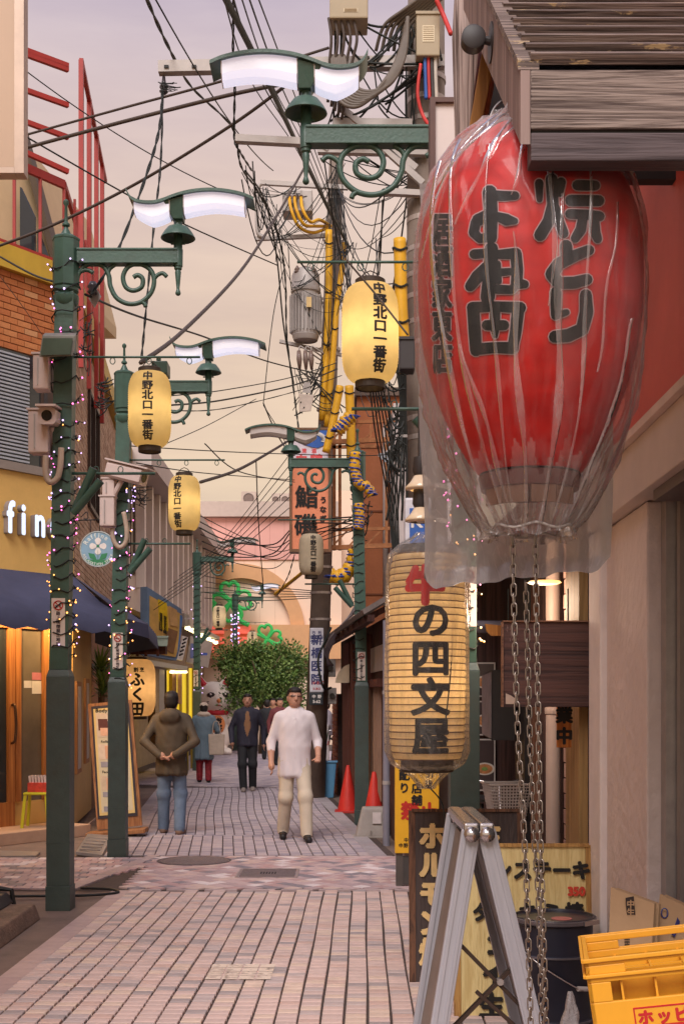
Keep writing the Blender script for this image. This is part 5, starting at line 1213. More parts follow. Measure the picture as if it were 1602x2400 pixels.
# fuses and small box
fs_ = thing('fuse_row', 'row of three cable fuses with looping leads beside the mid pole', 'fuse', P(715, 870, 20.5))
for px in (700, 715, 728):
    MB().tube([P(px, 822, 20.5), P(px+1, 842, 20.5), P(px+2, 866, 20.5)], [0.03, 0.045, 0.02], 10).build('fuse', insul, fs_, True)
    MB().tube(catmull([P(px, 824, 20.5), P(px+3, 812, 20.5), P(px+14, 818, 20.5), P(px+60, 850, 20.7)]), 0.013, 6).build('lead', gunm, fs_, True)
    MB().tube(catmull([P(px+2, 866, 20.5), P(px+6, 890, 20.5), P(716, 905, 20.5)]), 0.013, 6).build('lead', M('dark lead', S(70, 60, 56), 0.6), fs_, True)
cb = thing('junction_box', 'tilted grey junction box below the fuses on the mid pole', 'junction box', P(715, 965, 20.5))
MB().hexa([P(701, 966, 20.4), P(728, 964, 20.4), P(728, 964, 20.65), P(701, 966, 20.65)], [P(700, 922, 20.4), P(736, 926, 20.4), P(736, 926, 20.65), P(700, 922, 20.65)]).build('case', M('pale box', S(196, 180, 168), 0.5), cb, bevel=0.01)
MB().hexa([P(708, 920, 20.4), P(728, 922, 20.4), P(728, 922, 20.6), P(708, 920, 20.6)], [P(712, 895, 20.4), P(727, 897, 20.4), P(727, 897, 20.6), P(712, 895, 20.6)]).build('neck', gunm, cb)
# yellow protective sleeves with black/blue ties
YS = [('yellow sleeved cable running down the mid pole beside the transformer', [(770, 540), (771, 640), (768, 760), (762, 880), (755, 985)], 0.058, 20.6),
      ('right yellow sleeved cable beside the mid pole under the wires', [(806, 570), (800, 640), (789, 720), (778, 860), (765, 1000)], 0.046, 20.5),
      ('straight yellow sleeve hanging over the eel signboard', [(797, 905), (788, 950), (778, 1000), (763, 1060)], 0.058, 19.3),
      ('vertical yellow sleeved pipe left of the brown building', [(818, 905), (820, 960), (822, 1020), (822, 1075)], 0.07, 19.8),
      ('yellow sleeve on the near concrete pole top', [(936, 560), (938, 640), (940, 720), (945, 800)], 0.055, 11.2)]
for lb, pts, r, d in YS:
    t = thing('cable_sleeve', lb, 'cable sleeve', P(*pts[-1], d), 'yellow cable sleeves')
    cp = catmull([P(x, y, d) for x, y in pts], 5); MB().tube(cp, r, 12).build('sleeve', ysl, t, True)
    for i in range(2, len(cp)-1, 5): MB().tube([cp[i]+V(((r+0.004)*math.cos(q), (r+0.004)*math.sin(q), 0.02*math.cos(q*2))) for q in [2*PI*j/12 for j in range(12)]], 0.012, 5, closed=True).build('tie', MATS['dark wire'], t)
def wrapped(lb, pts, r, d):
    t = thing('wrapped_cable', lb, 'cable sleeve', P(*pts[-1], d), 'yellow and blue wrapped cables'); cp = catmull([P(x, y, d) for x, y in pts], 6)
    MB().tube(cp, [r*(1+0.15*math.sin(i*1.9)) for i in range(len(cp))], 12).build('sleeve', ysl, t, True)
    sp = []
    for i, p in enumerate(cp[:-1]):
        for j in range(4):
            q = (i*4+j)*1.15; sp.append(p.lerp(cp[i+1], j/4)+V((r*1.08*math.cos(q), r*1.08*math.sin(q), 0)))
    MB().tube(sp, 0.012, 5).build('winding', blutie, t, True)
wrapped('yellow cable bundle wound with blue tape beside right lamp post head', [(832, 1060), (832, 1105), (842, 1135), (858, 1140), (872, 1160)], 0.065, 16.4)
wrapped('short yellow and blue wrapped cable left of the right lamp post', [(840, 1180), (842, 1215), (838, 1240)], 0.06, 16.5)
wrapped('fat yellow cable bundle wound with blue tape below the grey lantern', [(834, 1290), (825, 1325), (800, 1352), (775, 1350)], 0.10, 16.8)
wrapped('blue and yellow cable knot above the rusty frame', [(826, 975), (812, 985), (800, 1000), (790, 1010)], 0.10, 19.0)
t = thing('yellow_strut', 'thin yellow sleeved stay wire slanting below the grey lantern', 'stay wire', P(650, 1390, 22)); MB().tube([P(645, 1393, 23), P(705, 1345, 22), P(730, 1315, 21.3)], 0.032, 8).build('sleeve', ysl, t)
for f in (0.25, 0.55, 0.8): MB().lathe([(0.036, -0.01), (0.036, 0.01)], P(645+60*f, 1393-48*f, 23-f), 8).build('tie', MATS['dark wire'], t)
# hospital sign on the pole
hs = thing('pole_sign', 'white vertical clinic signboard with blue lettering on the mid pole', 'sign', P(742, 1650, 20.75))
a_, b_ = P(726, 1622, 20.75), P(758, 1472, 20.75)
MB().box(a_.x, b_.x, 20.7, 20.75, a_.z, b_.z).build('panel', M('sign pale blue', S(204, 202, 210), 0.4), hs, bevel=0.012)
bink = M('blue ink', S(58, 62, 106), 0.5); rink = M('red ink', S(186, 54, 60), 0.5)
mb = MB(); cx_ = (a_.x+b_.x)/2
letters(mb, '新橋医院', 0.185, (cx_, 20.699, P(0, 1546, 20.7).z), vertical=True, bold=0.006, gap=1.15)
letters(mb, '内科', 0.055, (cx_, 20.699, P(0, 1482, 20.7).z), bold=0.002, gap=1.8); letters(mb, '消化器科', 0.05, (cx_, 20.699, P(0, 1493, 20.7).z), bold=0.002); mb.box(a_.x+0.01, b_.x-0.01, 20.697, 20.699, P(0, 1504, 20.7).z, P(0, 1502.5, 20.7).z); mb.build('lettering', bink, hs)
mb = MB(); letters(mb, '中野区', 0.06, (cx_+0.02, 20.699, P(0, 1600, 20.7).z), bold=0.002) if '区' in GL else None
letters(mb, '5-31-2', 0.05, (cx_, 20.699, P(0, 1614, 20.7).z), bold=0.002); mb.bar((cx_-0.08, 20.698, P(0, 1606, 20.7).z), (cx_-0.08, 20.698, P(0, 1594, 20.7).z), 0.002, 0.016, (0, 1, 0)); mb.build('red_lettering', rink, hs)
a2, b2 = P(724, 1652, 20.75), P(757, 1623, 20.75); pl = MB().box(a2.x, b2.x, 20.7, 20.75, a2.z, b2.z).build('number_plate', M('plate dark', S(46, 52, 58), 0.4), hs, bevel=0.012)
mb = MB(); letters(mb, '中野', 0.06, (cx_, 20.699, P(0, 1632, 20.7).z), bold=0.003, gap=1.5); letters(mb, '5-62', 0.065, (cx_, 20.699, P(0, 1644, 20.7).z), bold=0.003); mb.build('number', M('white ink', S(220, 214, 210), 0.5), pl)

# salmon eel / sushi signboard
ss = thing('sushi_sign', 'tall salmon signboard with black brush lettering and blue wave top', 'sign', P(727, 1290, 19.6))
def sbx(x0, x1, y0, y1, f0, f1, nm, m, par=ss):
    a = P(x0, y1, 19.6); b = P(x1, y0, 19.6); return MB().box(a.x, b.x, 19.6+f0, 19.6+f1, a.z, b.z).build(nm, m, par)
sbx(683, 770, 1006, 1290, 0.0, 0.22, 'panel', M('salmon panel', S(226, 140, 104), 0.45, var=0.05, vs=1.5))
for q in ((678, 684, 1003, 1294), (769, 776, 1003, 1294)): sbx(*q, -0.03, 0.25, 'frame', M('sign bronze', S(120, 86, 62), 0.5))
for q in ((684.2, 768.8, 1003, 1008), (684.2, 768.8, 1287, 1294)): sbx(*q, -0.03, 0.25, 'frame', MATS['sign bronze'])
wp_ = sbx(684.5, 768.5, 1008.5, 1092, -0.012, -0.002, 'top_panel', M('sign lilac white', S(214, 204, 214), 0.4))
mb = MB(); mb.prism([P(x, y, 19.58) for x, y in ((685, 1009), (768, 1009), (768, 1028), (762, 1042), (745, 1050), (730, 1048), (712, 1042), (685, 1028))], (0, -0.006, 0)); mb.build('blue_wave', M('sign royal blue', S(48, 92, 168), 0.4), wp_)
mb = MB()
for j in range(16):
    a0 = -0.3+j*0.16; c0 = P(738, 1030, 19.565); r1 = 0.085+0.01*j*0.4; mb.bar(c0+V((0.10*math.cos(a0), 0, 0.07*math.sin(a0))), c0+V(((0.17)*math.cos(a0), 0, 0.12*math.sin(a0))), 0.003, 0.022)
mb.build('white_feather', M('white ink', S(220, 214, 210)), wp_)
mb = MB(); letters(mb, '清酒', 0.075, P(724, 1056, 19.585), bold=0.003, gap=2.0); letters(mb, '白鶴', 0.21, P(724, 1078, 19.585), bold=0.007, gap=1.1); mb.build('red_lettering', M('pink red ink', S(214, 80, 84), 0.5), wp_)
mb = MB(); letters(mb, '鮨', 0.36, P(718, 1162, 19.59), bold=0.009); letters(mb, '磯', 0.36, P(716, 1228, 19.59), bold=0.009); letters(mb, 'うなぎ', 0.11, P(757, 1194, 19.59), vertical=True, bold=0.005, gap=1.3); mb.build('lettering', ink, ss)
# rusty sign frame
rust = M('rusty steel', S(150, 98, 62), 0.8, var=0.35, vs=9, bump=0.2)
rf_ = thing('rusty_frame', 'rusty lattice steel frame behind the salmon signboard', 'steel frame', P(850, 1290, 20))
for x0, y0, x1, y1, w_ in ((775, 992, 925, 986, .05), (775, 1036, 925, 1030, .07), (775, 1048, 880, 1046, .05), (775, 1242, 925, 1238, .05), (775, 1284, 925, 1278, .07), (783, 985, 783, 1290, .05), (796, 985, 796, 1290, .05), (868, 988, 868, 1036, .03), (892, 988, 892, 1036, .03), (775, 1036, 812, 992, .025), (812, 1036, 850, 990, .025), (850, 1034, 890, 990, .025), (775, 1284, 815, 1242, .025), (815, 1282, 855, 1240, .025), (855, 1280, 895, 1240, .025), (905, 985, 905, 1285, .045)):
    MB().bar(P(x0, y0, 20), P(x1, y1, 20), w_, w_, (0, 1, 0)).build('rail', rust, rf_)
# brown rendered building and its neighbours
bb_ = thing('brown_building', 'narrow brown rendered building behind the right lamp post', 'building', V((0.5, 22, 0)))
a_, b_ = P(836, 0, 22), P(922, 930, 22)
MB().box(a_.x, b_.x+1.5, 22, 26, 2.0, b_.z).build('wall', M('brown render', S(168, 102, 66), 0.8, var=0.16, vs=1.2, bump=0.2, bs=20, stain=0.2), bb_)
MB().box(a_.x-0.04, b_.x+1.5, 21.9, 26.1, b_.z+0.001, b_.z+0.14).build('coping', M('coping dark', S(96, 78, 68), 0.6), bb_)
for py in (1050, 1200, 1395): MB().box(a_.x-0.01, b_.x+1.5, 21.985, 22.0, P(0, py, 22).z, P(0, py-4, 22).z).build('joint', M('joint brown', S(120, 70, 46), 0.8), bb_)
MB().tube([P(915, 985, 21.9), P(904, 990, 21.9), P(903, 1010, 21.9), P(903, 1420, 21.9)], 0.05, 10).build('downpipe', M('white pipe', S(206, 194, 188), 0.5), bb_, True)
wb2 = thing('white_side_building', 'white walled building strip right of the brown building', 'building', V((1.2, 20.5, 0)))
a_, b_ = P(921, 0, 20.5), P(1010, 945, 20.5); MB().box(a_.x, b_.x+0.8, 20.5, 21.9, 0, b_.z).build('wall', M('stained white', S(196, 184, 182), 0.8, var=0.12, vs=1.5, stain=0.3), wb2)
fl = thing('floodlight', 'pale blue sided floodlight box near the concrete pole', 'floodlight', P(905, 1085, 16)); MB().hexa([P(886, 1070, 16), P(918, 1095, 16), P(918, 1095, 16.2), P(886, 1070, 16.2)], [P(886, 1062, 16), P(922, 1062, 16), P(922, 1062, 16.2), P(886, 1062, 16.2)]).build('housing', M('flood housing', S(150, 156, 164), 0.5), fl); MB().tube([P(905, 1062, 16.1), P(925, 1030, 16.3)], 0.015, 6).build('arm', gunm, fl)

# wooden izakaya
wz = Wall(V((-0.02, 22.3, 0)), (-0.081, 1.0), -1)
dkw = wood('dark red timber wall', S(84, 50, 42), S(54, 32, 28), 'Z', 4); 
iz = thing('wooden_shop', 'low dark timber shop with tiled eave behind the right lamp post', 'shop', wz.pt(0, 0, 0))
wz.b(-8.4, 0.0, 0, 2.62, -2.5, -0.001).build('wall', dkw, iz)
rt = M('roof tile grey', S(120, 108, 104), 0.8, var=0.2, vs=6, stain=0.3)
n = 40
for i in range(n):
    s0 = -7.6+i*0.2; m1 = MB(); m1.hexa([wz.pt(s0, 2.60, 0.34), wz.pt(s0+0.185, 2.60, 0.34), wz.pt(s0+0.185, 3.02, -0.35), wz.pt(s0, 3.02, -0.35)], [wz.pt(s0, 2.65+0.01*(i % 2), 0.36), wz.pt(s0+0.185, 2.65, 0.36), wz.pt(s0+0.185, 3.07, -0.35), wz.pt(s0, 3.07+0.01*(i % 2), -0.35)]); m1.build('roof_tile', rt, iz)
wz.b(-7.6, 0.3, 2.52, 2.598, 0.22, 0.30).build('eave_beam', dkw, iz)
for i in range(10): MB().bar(wz.pt(-7.4+i*0.8, 2.56, 0.32), wz.pt(-7.4+i*0.8, 2.72, 0.0), 0.05, 0.06).build('rafter', dkw, iz)
bp_ = [(S(150, 84, 62), 3), (S(136, 72, 54), 2), (S(162, 98, 74), 1)]; bm_ = M('pier brick', (0, 0, 0), 0.8, var=0.15, pal=bp_)
s_a, s_b = wz.s_of(806), wz.s_of(794)
for k in range(26):
    for q in range(2): MB().add([], []) ; w0 = s_a+(s_b-s_a)*q/2; wz.b(w0+0.01, w0+(s_b-s_a)/2-0.01, 0.0+k*0.066, 0.056+k*0.066, -0.1, 0.12+0.004*((k+q) % 2)).build('pier_brick', bm_, iz)
wz.b(s_a, s_b, 0, 1.72, -0.1, 0.105).build('pier_core', M('mortar', (0, 0, 0)), iz)
for x0, x1, z1 in ((816, 832, 2.5), (836, 840, 2.5), (868, 871, 2.5)): wz.b(wz.s_of(x1), wz.s_of(x0), 0, z1, 0.001, 0.10).build('post', wood('red brown post', S(112, 66, 52), S(80, 46, 38), 'Z', 4), iz)
for k in range(9):
    px = 852+k*5.2; s_ = wz.s_of(px); wz.b(s_-0.02, s_+0.02, 0.35, 1.78, 0.001, 0.05).build('lattice_slat', M('lattice', S(150, 116, 96), 0.7), iz)
wz.b(wz.s_of(900), wz.s_of(850), 1.78, 1.88, 0.001, 0.09).build('lattice_rail', MATS['red brown post'], iz)
wz.b(wz.s_of(905), wz.s_of(848), 1.98, 2.30, 0.001, 0.02).build('transom_panel', M('pale panel', S(190, 176, 164), 0.6, var=0.1), iz)
hd_ = thing('vent_hood', 'cream quarter round vent hood on the timber shop', 'vent hood', wz.at(800, 1600, 0.3))
mb = MB(); pts = [P(785, 1600, 19.9), P(818, 1600, 19.4), P(818, 1556, 19.4), P(806, 1562, 19.6), P(793, 1575, 19.8), P(787, 1590, 19.9)]; mb.prism(pts, (0.05, 0.3, 0)); mb.build('hood', M('cream metal', S(204, 186, 158), 0.5), hd_)
for lb, q, d in (('grey electricity meter box on the timber shop corner', (762, 786, 1545, 1586), 21.0), ('white lower meter box under the round meter', (768, 788, 1612, 1650), 21.0)):
    t = thing('meter_box', lb, 'meter box', P(q[0], q[3], d)); a_, b_ = P(q[0], q[3], d), P(q[1], q[2], d)
    MB().hexa([(a_.x, d, a_.z), (b_.x, d, a_.z), (b_.x, d+0.15, a_.z), (a_.x, d+0.15, a_.z)], [(a_.x-0.02, d, b_.z), (b_.x, d, b_.z), (b_.x, d+0.15, b_.z), (a_.x-0.02, d+0.15, b_.z)]).build('case', gunm, t, bevel=0.01)
    MB().cyl((a_.x*0.5+b_.x*0.5, d-0.002, (a_.z+b_.z)/2), (a_.x*0.5+b_.x*0.5, d-0.04, (a_.z+b_.z)/2), 0.045, n=14).build('dial', M('dial', S(60, 54, 52), 0.3), t)
gpipe = M('grey pipe', S(132, 128, 140), 0.5, var=0.08)
t = thing('drain_pipe', 'tall grey drain pipe on the timber shop beside yellow sign', 'pipe', V(((905-CX)*14.2/F, 14.2, 0))); MB().cyl(V(((905-CX)*14.2/F, 14.2, 0)), V(((905-CX)*14.2/F, 14.2, 2.5)), 0.04, n=14).build('pipe', gpipe, t, 40)
for z in (0.7, 1.7): MB().lathe([(0.046, -0.02), (0.046, 0.02)], V(((905-CX)*14.2/F, 14.2, z)), 14).build('bracket', gunm, t)
# cables dropping to the meters
for k in range(4):
    mb = MB(); mb.tube(catmull([P(832, 1420+k*5, 18.5), P(815-k*4, 1450+k*4, 18.8), P(790-k*6, 1490+k*3, 19.5), P(770-k*3, 1530, 20.3), P(768+k*4, 1560, 20.8)]), 0.016, 6)
    tag(mb.build('drop_cable', M('grey cable', S(150, 142, 146), 0.5), None, True), ['topmost', 'second', 'third', 'lowest'][k]+' of four grey supply cables curving down to the timber shop meters', 'cable', 'supply cables to the meters')
mb = MB(); mb.tube(catmull([P(776, 1470, 20.2), P(758, 1510, 20.2), P(745, 1550, 20.2), P(757, 1610, 20.2), P(775, 1612, 20.5)]), 0.02, 6); tag(mb.build('drop_cable', MATS['dark wire'], None, True), 'black cable looping past the clinic sign to meter box', 'cable')

# street clutter on the right
conem = M('cone red', S(206, 52, 44), 0.45, var=0.08, vs=5, stain=0.1)
def cone(label, g, h):
    t = thing('traffic_cone', label, 'traffic cone', g, 'red traffic cones', local=True)
    MB().lathe([(0.155*h/0.7, 0.03), (0.15*h/0.7, 0.06), (0.028, h-0.02), (0.02, h), (0.001, h)], (0, 0, 0), 24, False).build('body', conem, t, True)
    MB().box(-0.19, 0.19, -0.19, 0.19, 0, 0.032).build('base', M('cone base', S(186, 50, 44), 0.6, stain=0.3), t, bevel=0.01)
cone('left red traffic cone standing left of the right lamp post', G(815, 1904), 0.68); cone('right red traffic cone behind the grey plastic weight', V(((876-CX)*16.0/F, 16.0, 0)), 0.72)
g = G(872, 1962); t = thing('sign_weight', 'grey tapered plastic sign weight standing on end by the post', 'sign weight', g, local=True)
mb = MB(); mb.hexa([(-0.205, -0.12, 0), (0.205, -0.12, 0), (0.205, 0.14, 0), (-0.205, 0.14, 0)], [(-0.12, -0.06, 0.36), (0.17, -0.06, 0.36), (0.17, 0.09, 0.36), (-0.12, 0.09, 0.36)]); mb.build('body', M('grey plastic', S(160, 150, 144), 0.55, var=0.1, vs=5, stain=0.35), t, bevel=0.03)
MB().hexa([(0.0, -0.114, 0.17), (0.10, -0.114, 0.17), (0.10, -0.10, 0.17), (0.0, -0.10, 0.17)], [(0.0, -0.102, 0.30), (0.10, -0.102, 0.30), (0.10, -0.09, 0.30), (0.0, -0.09, 0.30)]).build('white_patch', M('patch white', S(206, 192, 190), 0.6), t)
for x in (-0.03, 0.12): MB().box(x, x+0.02, -0.128, -0.118, 0.01, 0.09).build('rib', M('rib grey', S(140, 130, 124), 0.6), t)
MB().box(-0.225, 0.215, -0.135, 0.15, 0.0, 0.022).build('foot', MATS['grey plastic'], t, bevel=0.008)
g = G(767, 1869); bl = M('bin blue', S(92, 148, 190), 0.5, var=0.08, vs=5, stain=0.15); t = thing('blue_bin', 'light blue plastic bin against the brick pier', 'bin', g, local=True)
mb = MB(); mb.hexa([(-0.145, -0.12, 0), (0.10, -0.12, 0), (0.10, 0.12, 0), (-0.145, 0.12, 0)], [(-0.175, -0.16, 0.58), (0.15, -0.16, 0.58), (0.15, 0.16, 0.58), (-0.175, 0.16, 0.58)]); mb.build('body', bl, t, bevel=0.02)
MB().box(-0.195, 0.17, -0.18, 0.18, 0.581, 0.61).build('rim', bl, t, bevel=0.012)
for x in (0.0, 0.09): MB().box(x, x+0.012, -0.172, -0.155, 0.48, 0.56).build('rib', bl, t)
g = G(745, 1840); t = thing('stand_sign', 'white standing sign with red lettering behind the blue bin', 'sign', g, local=True)
MB().hexa([(-0.22, -0.03, 0.02), (0.22, -0.03, 0.02), (0.22, 0.06, 0.02), (-0.22, 0.06, 0.02)], [(-0.2, 0.02, 1.15), (0.2, 0.02, 1.15), (0.2, 0.05, 1.15), (-0.2, 0.05, 1.15)]).build('board', M('stand white', S(214, 206, 208), 0.5), t, bevel=0.02)
mb = MB()
for k in range(3): mb.prism([(-0.02+k*0.055, -0.0095, 0.90), (0.025+k*0.055, -0.0095, 0.90), (0.05+k*0.055, -0.003, 1.02), (0.0+k*0.055, -0.003, 1.02)], (0, -0.004, 0))
mb.build('orange_mark', M('orange mark', S(230, 96, 50), 0.5), t)
mb = MB(); letters(mb, 'BATAI', 0.10, (0.05, -0.0105, 0.80), up=(0, 0.05, 1), bold=0.004); mb.build('lettering', rink, t)
# bicycles
chrome = M('chrome', S(196, 190, 190), 0.22, metal=0.9, var=0.05); rub = M('rubber', S(34, 32, 32), 0.7)
def bicycle(label, loc, rz, s=1.0, frame=None, basket=True):
    t = thing('bicycle', label, 'bicycle', loc, local=True, rz=rz); frame = frame or chrome
    for x in (-0.52, 0.52):
        wh = MB().tube([V((x+0.31*math.cos(q), 0, 0.33+0.31*math.sin(q))) for q in [2*PI*j/28 for j in range(28)]], 0.018, 6, closed=True).build('tyre', rub, t, True)
        MB().tube([V((x+0.29*math.cos(q), 0, 0.33+0.29*math.sin(q))) for q in [2*PI*j/28 for j in range(28)]], 0.008, 5, closed=True).build('rim', chrome, wh, True)
        mb = MB()
        for j in range(14): mb.tube([V((x, 0.01*(-1)**j, 0.33)), V((x+0.29*math.cos(j*2*PI/14), 0, 0.33+0.29*math.sin(j*2*PI/14)))], 0.0016, 3)
        tag(mb.build('spokes', chrome, wh), kind='stuff')
    for pts, r in (([(-0.52, 0, 0.33), (-0.1, 0, 0.28), (0.40, 0, 0.72), (0.38, 0, 0.8)], 0.018), ([(-0.1, 0, 0.28), (-0.22, 0, 0.80)], 0.016), ([(0.52, 0, 0.33), (0.40, 0, 0.72), (0.36, 0, 0.98)], 0.015), ([(-0.52, 0, 0.33), (-0.2, 0, 0.66)], 0.012)):
        MB().tube(pts, r, 8).build('frame_tube', frame, t, True)
    MB().hexa([(-0.36, -0.09, 0.80), (-0.10, -0.03, 0.82), (-0.10, 0.03, 0.82), (-0.36, 0.09, 0.80)], [(-0.37, -0.10, 0.86), (-0.09, -0.025, 0.85), (-0.09, 0.025, 0.85), (-0.37, 0.10, 0.86)]).build('saddle', rub, t, bevel=0.015)
    MB().tube(catmull([(0.18, -0.29, 1.0), (0.28, -0.27, 1.03), (0.36, -0.12, 1.01), (0.36, 0, 0.98), (0.36, 0.12, 1.01), (0.28, 0.27, 1.03), (0.18, 0.29, 1.0)]), 0.012, 8).build('handlebar', chrome, t, True)
    for s_ in (-1, 1): MB().tube([(0.12, s_*0.295, 0.985), (0.22, s_*0.285, 1.01)], 0.018, 8).build('grip', rub, t)
    if basket:
        bk = MB(); 
        for k in range(13):
            f = k/12; z = 0.74+0.27*f; w0 = 0.11+0.045*f; l0 = 0.10+0.035*f
            bk.tube([V((0.58-l0, -w0, z)), V((0.58+l0, -w0, z)), V((0.58+l0, w0, z)), V((0.58-l0, w0, z))], 0.0035 if k not in (0, 12) else 0.009, 5, closed=True)
        for k in range(12):
            y = -0.10+0.2*k/11; bk.tube([V((0.68, y, 0.74)), V((0.715, y*1.4, 1.01))], 0.003, 4); bk.tube([V((0.48, y, 0.74)), V((0.445, y*1.4, 1.01))], 0.003, 4)
            x = 0.49+0.18*k/11; 
            for s_ in (-1, 1): bk.tube([V((x, s_*0.11, 0.74)), V((0.58+(x-0.58)*1.35, s_*0.155, 1.01))], 0.003, 4)
        o = bk.build('basket', M('basket steel', S(176, 164, 158), 0.4, metal=0.4), t); o['kind'] = 'stuff'
    return t
bicycle('dark bicycle parked by the brick pier in mid distance', G(772, 1830), -1.9, frame=rub, basket=False)

# ================================================================== NEAR CONCRETE POLE AND EQUIPMENT
u1 = thing('utility_pole', 'banded concrete utility pole behind the large yellow lantern', 'utility pole', V(((999-CX)*11.5/F, 11.5, 0)))
PX1 = (999-CX)*11.5/F
MB().tube([(PX1, 11.5, 0), (PX1-0.005, 11.5, 9.6)], [0.205, 0.155], 24).build('shaft', pole_m, u1, True)
for py in (190, 240, 290, 470, 520, 590, 650, 700, 760, 810, 985, 1030, 1145, 1225):
    c = V((PX1, 11.5, CH+(HY-py)*11.5/F)); r = 0.205-0.05*c.z/9.6; MB().lathe([(r, -0.022), (r+0.006, -0.022), (r+0.006, 0.022), (r, 0.022)], c, 24, False).build('band', band_m, u1)
def arm1(x0, y0, x1, y1, w_, h, d=11.3, nm='crossarm'):
    return MB().bar(P(x0, y0, d), P(x1, y1, d), w_, h).build(nm, gunm, u1)
arm1(372, 160, 1040, 146, 0.09, 0.10, 11.25); arm1(552, 326, 745, 336, 0.08, 0.06, 11.3); arm1(780, 288, 965, 290, 0.07, 0.06); arm1(745, 352, 1000, 358, 0.07, 0.06)
for q in ((795, 250, 975, 395), (880, 330, 990, 430), (800, 290, 760, 352)): arm1(*q, 0.05, 0.055, 11.28, 'brace')
arm1(900, 450, 1000, 455, 0.07, 0.05)
for px in (390, 455, 520, 610, 700): MB().obox(P(px, 156, 11.2), (0.02, 0, 0), (0, 0.008, 0), (0, 0, 0.012)).build('slot', dark, u1)
# insulator fitting at the arm end
MB().lathe([(0.02, -0.16), (0.04, -0.14), (0.025, -0.12), (0.04, -0.10), (0.02, -0.06), (0.012, 0)], P(384, 178, 11.25), 10).build('insulator', M('porcelain dark', S(60, 54, 58), 0.3), u1, True)
# boxes
def gear(name, label, cat, x0, x1, y0, y1, d, th, m, lab=None):
    t = thing(name, label, cat, P((x0+x1)/2, y1, d)); a, b = P(x0, y1, d), P(x1, y0, d)
    MB().box(a.x, b.x, d, d+th, a.z, b.z).build('case', m, t, bevel=0.012)
    MB().box(a.x-0.006, b.x+0.006, d-0.012, d+0.02, b.z-0.02, b.z+0.004).build('lid_edge', m, t)
    if lab: a, b = P(lab[0], lab[3], d), P(lab[1], lab[2], d); lp = MB().box(a.x, b.x, d-0.004, d-0.001, a.z, b.z).build('label_plate', M('label pale', S(216, 202, 172), 0.5, var=0.1, vs=80), t); \
        mb_ = MB(); [mb_.box(a.x+0.006, b.x-0.006, d-0.0055, d-0.0041, a.z+(b.z-a.z)*(0.1+0.13*k), a.z+(b.z-a.z)*(0.15+0.13*k)) for k in range(7)]; tag(mb_.build('print_lines', M('print brown', S(150, 126, 96), 0.6), lp), kind='stuff')
    return t
khak = M('khaki box', S(166, 150, 124), 0.5, var=0.08, vs=4)
gear('switch_cabinet', 'khaki switch cabinet with paper label on the near concrete pole', 'switch cabinet', 975, 1030, 28, 130, 11.0, 0.18, khak, (989, 1017, 60, 98))
gear('terminal_box', 'grey cable terminal box at the top of the near pole', 'terminal box', 772, 862, -40, 42, 11.0, 0.3, khak, (805, 838, 20, 28))
gear('speaker_box', 'black box on bracket beside large yellow lantern', 'box', 936, 972, 790, 865, 10.8, 0.2, M('black plastic', S(54, 48, 48), 0.5))
gear('small_grey_box', 'small grey box hanging above the bulb lamps near the pole', 'box', 932, 952, 1020, 1092, 11.2, 0.12, gunm)
# ================================================================== OVERHEAD CABLES
wire = MATS['dark wire']; wg = M('brown cable', S(74, 62, 56), 0.6, var=0.15)
def cable(label, pts, r, mat=wire, group='overhead cables', twist=False, drop=0.0, k=8, name='overhead_cable'):
    """pts: (px, py, distance)"""
    p3 = [P(*p) for p in pts]
    cp = catmull(p3, k) if len(p3) > 2 else sag(p3[0], p3[1], drop, 16)
    mb = MB()
    if twist:
        for s in (0, PI):
            n = len(cp)*4; q = []
            for i in range(n):
                f = i/(n-1)*(len(cp)-1); a = int(min(f, len(cp)-2)); p = cp[a].lerp(cp[a+1], f-a); w_ = i*0.32+s
                q.append(p+V((math.cos(w_), math.sin(w_)*0.5, math.sin(w_)*0.6))*r*0.65)
            mb.tube(q, r*0.62, 5)
    else: mb.tube(cp, r, 6)
    return tag(mb.build(name, mat, None, True), label, 'cable', group)
cable('thickest black overhead cable slanting from top centre down to mid pole', [(500, -60, 7.0), (640, 220, 10.5), (735, 420, 16), (815, 575, 20.6)], 0.024)
for k, (x0, x1) in enumerate(((528, 800), (548, 805), (566, 796), (582, 808), (602, 812))):
    cable(['first', 'second', 'third', 'fourth', 'fifth'][k]+' from left of five thin wires right of thickest cable', [(x0-18, -60, 7.5), (x0+60+k*4, 190, 11), (700+k*10, 360, 15), (x1, 560, 20.5)], 0.0055+0.001*(k % 2))
cable('twisted black cable sagging from the top down past transformer', [(332, -30, 9), (395, 110, 11), (450, 205, 13), (545, 300, 15), (565, 390, 16), (605, 450, 18), (650, 545, 19), (668, 650, 19.5), (672, 790, 20), (690, 930, 20.3), (700, 1010, 20.3)], 0.013, twist=True)
cable('second strand of dropping cable beside the transformer', [(575, 400, 16), (620, 470, 18), (648, 600, 19), (664, 760, 20), (688, 900, 20.3)], 0.012)
cable('straight thin wire right of twisted cable at top', [(360, -10, 9), (640, 400, 18)], 0.007, drop=0.15)
cable('hanging looped control cable left of thickest cable', [(547, -20, 10), (546, 120, 10.5), (550, 200, 11), (549, 320, 11.3), (562, 355, 11.5), (590, 400, 13)], 0.010, twist=True)
cable('upper wire from left roof frame to the near pole arm', [(40, 322, 13.5), (300, 250, 12.5), (520, 190, 11.8), (770, 112, 11.3)], 0.012, wg)
cable('thick bound wire just below upper left wire', [(40, 352, 13.5), (290, 285, 12.5), (540, 222, 11.8), (700, 190, 11.5)], 0.018, wg)
cable('long wire rising from brick corner to the lamp arm', [(-20, 583, 14), (130, 525, 13.5), (320, 430, 13), (540, 295, 12), (690, 185, 11.5)], 0.015, wg)
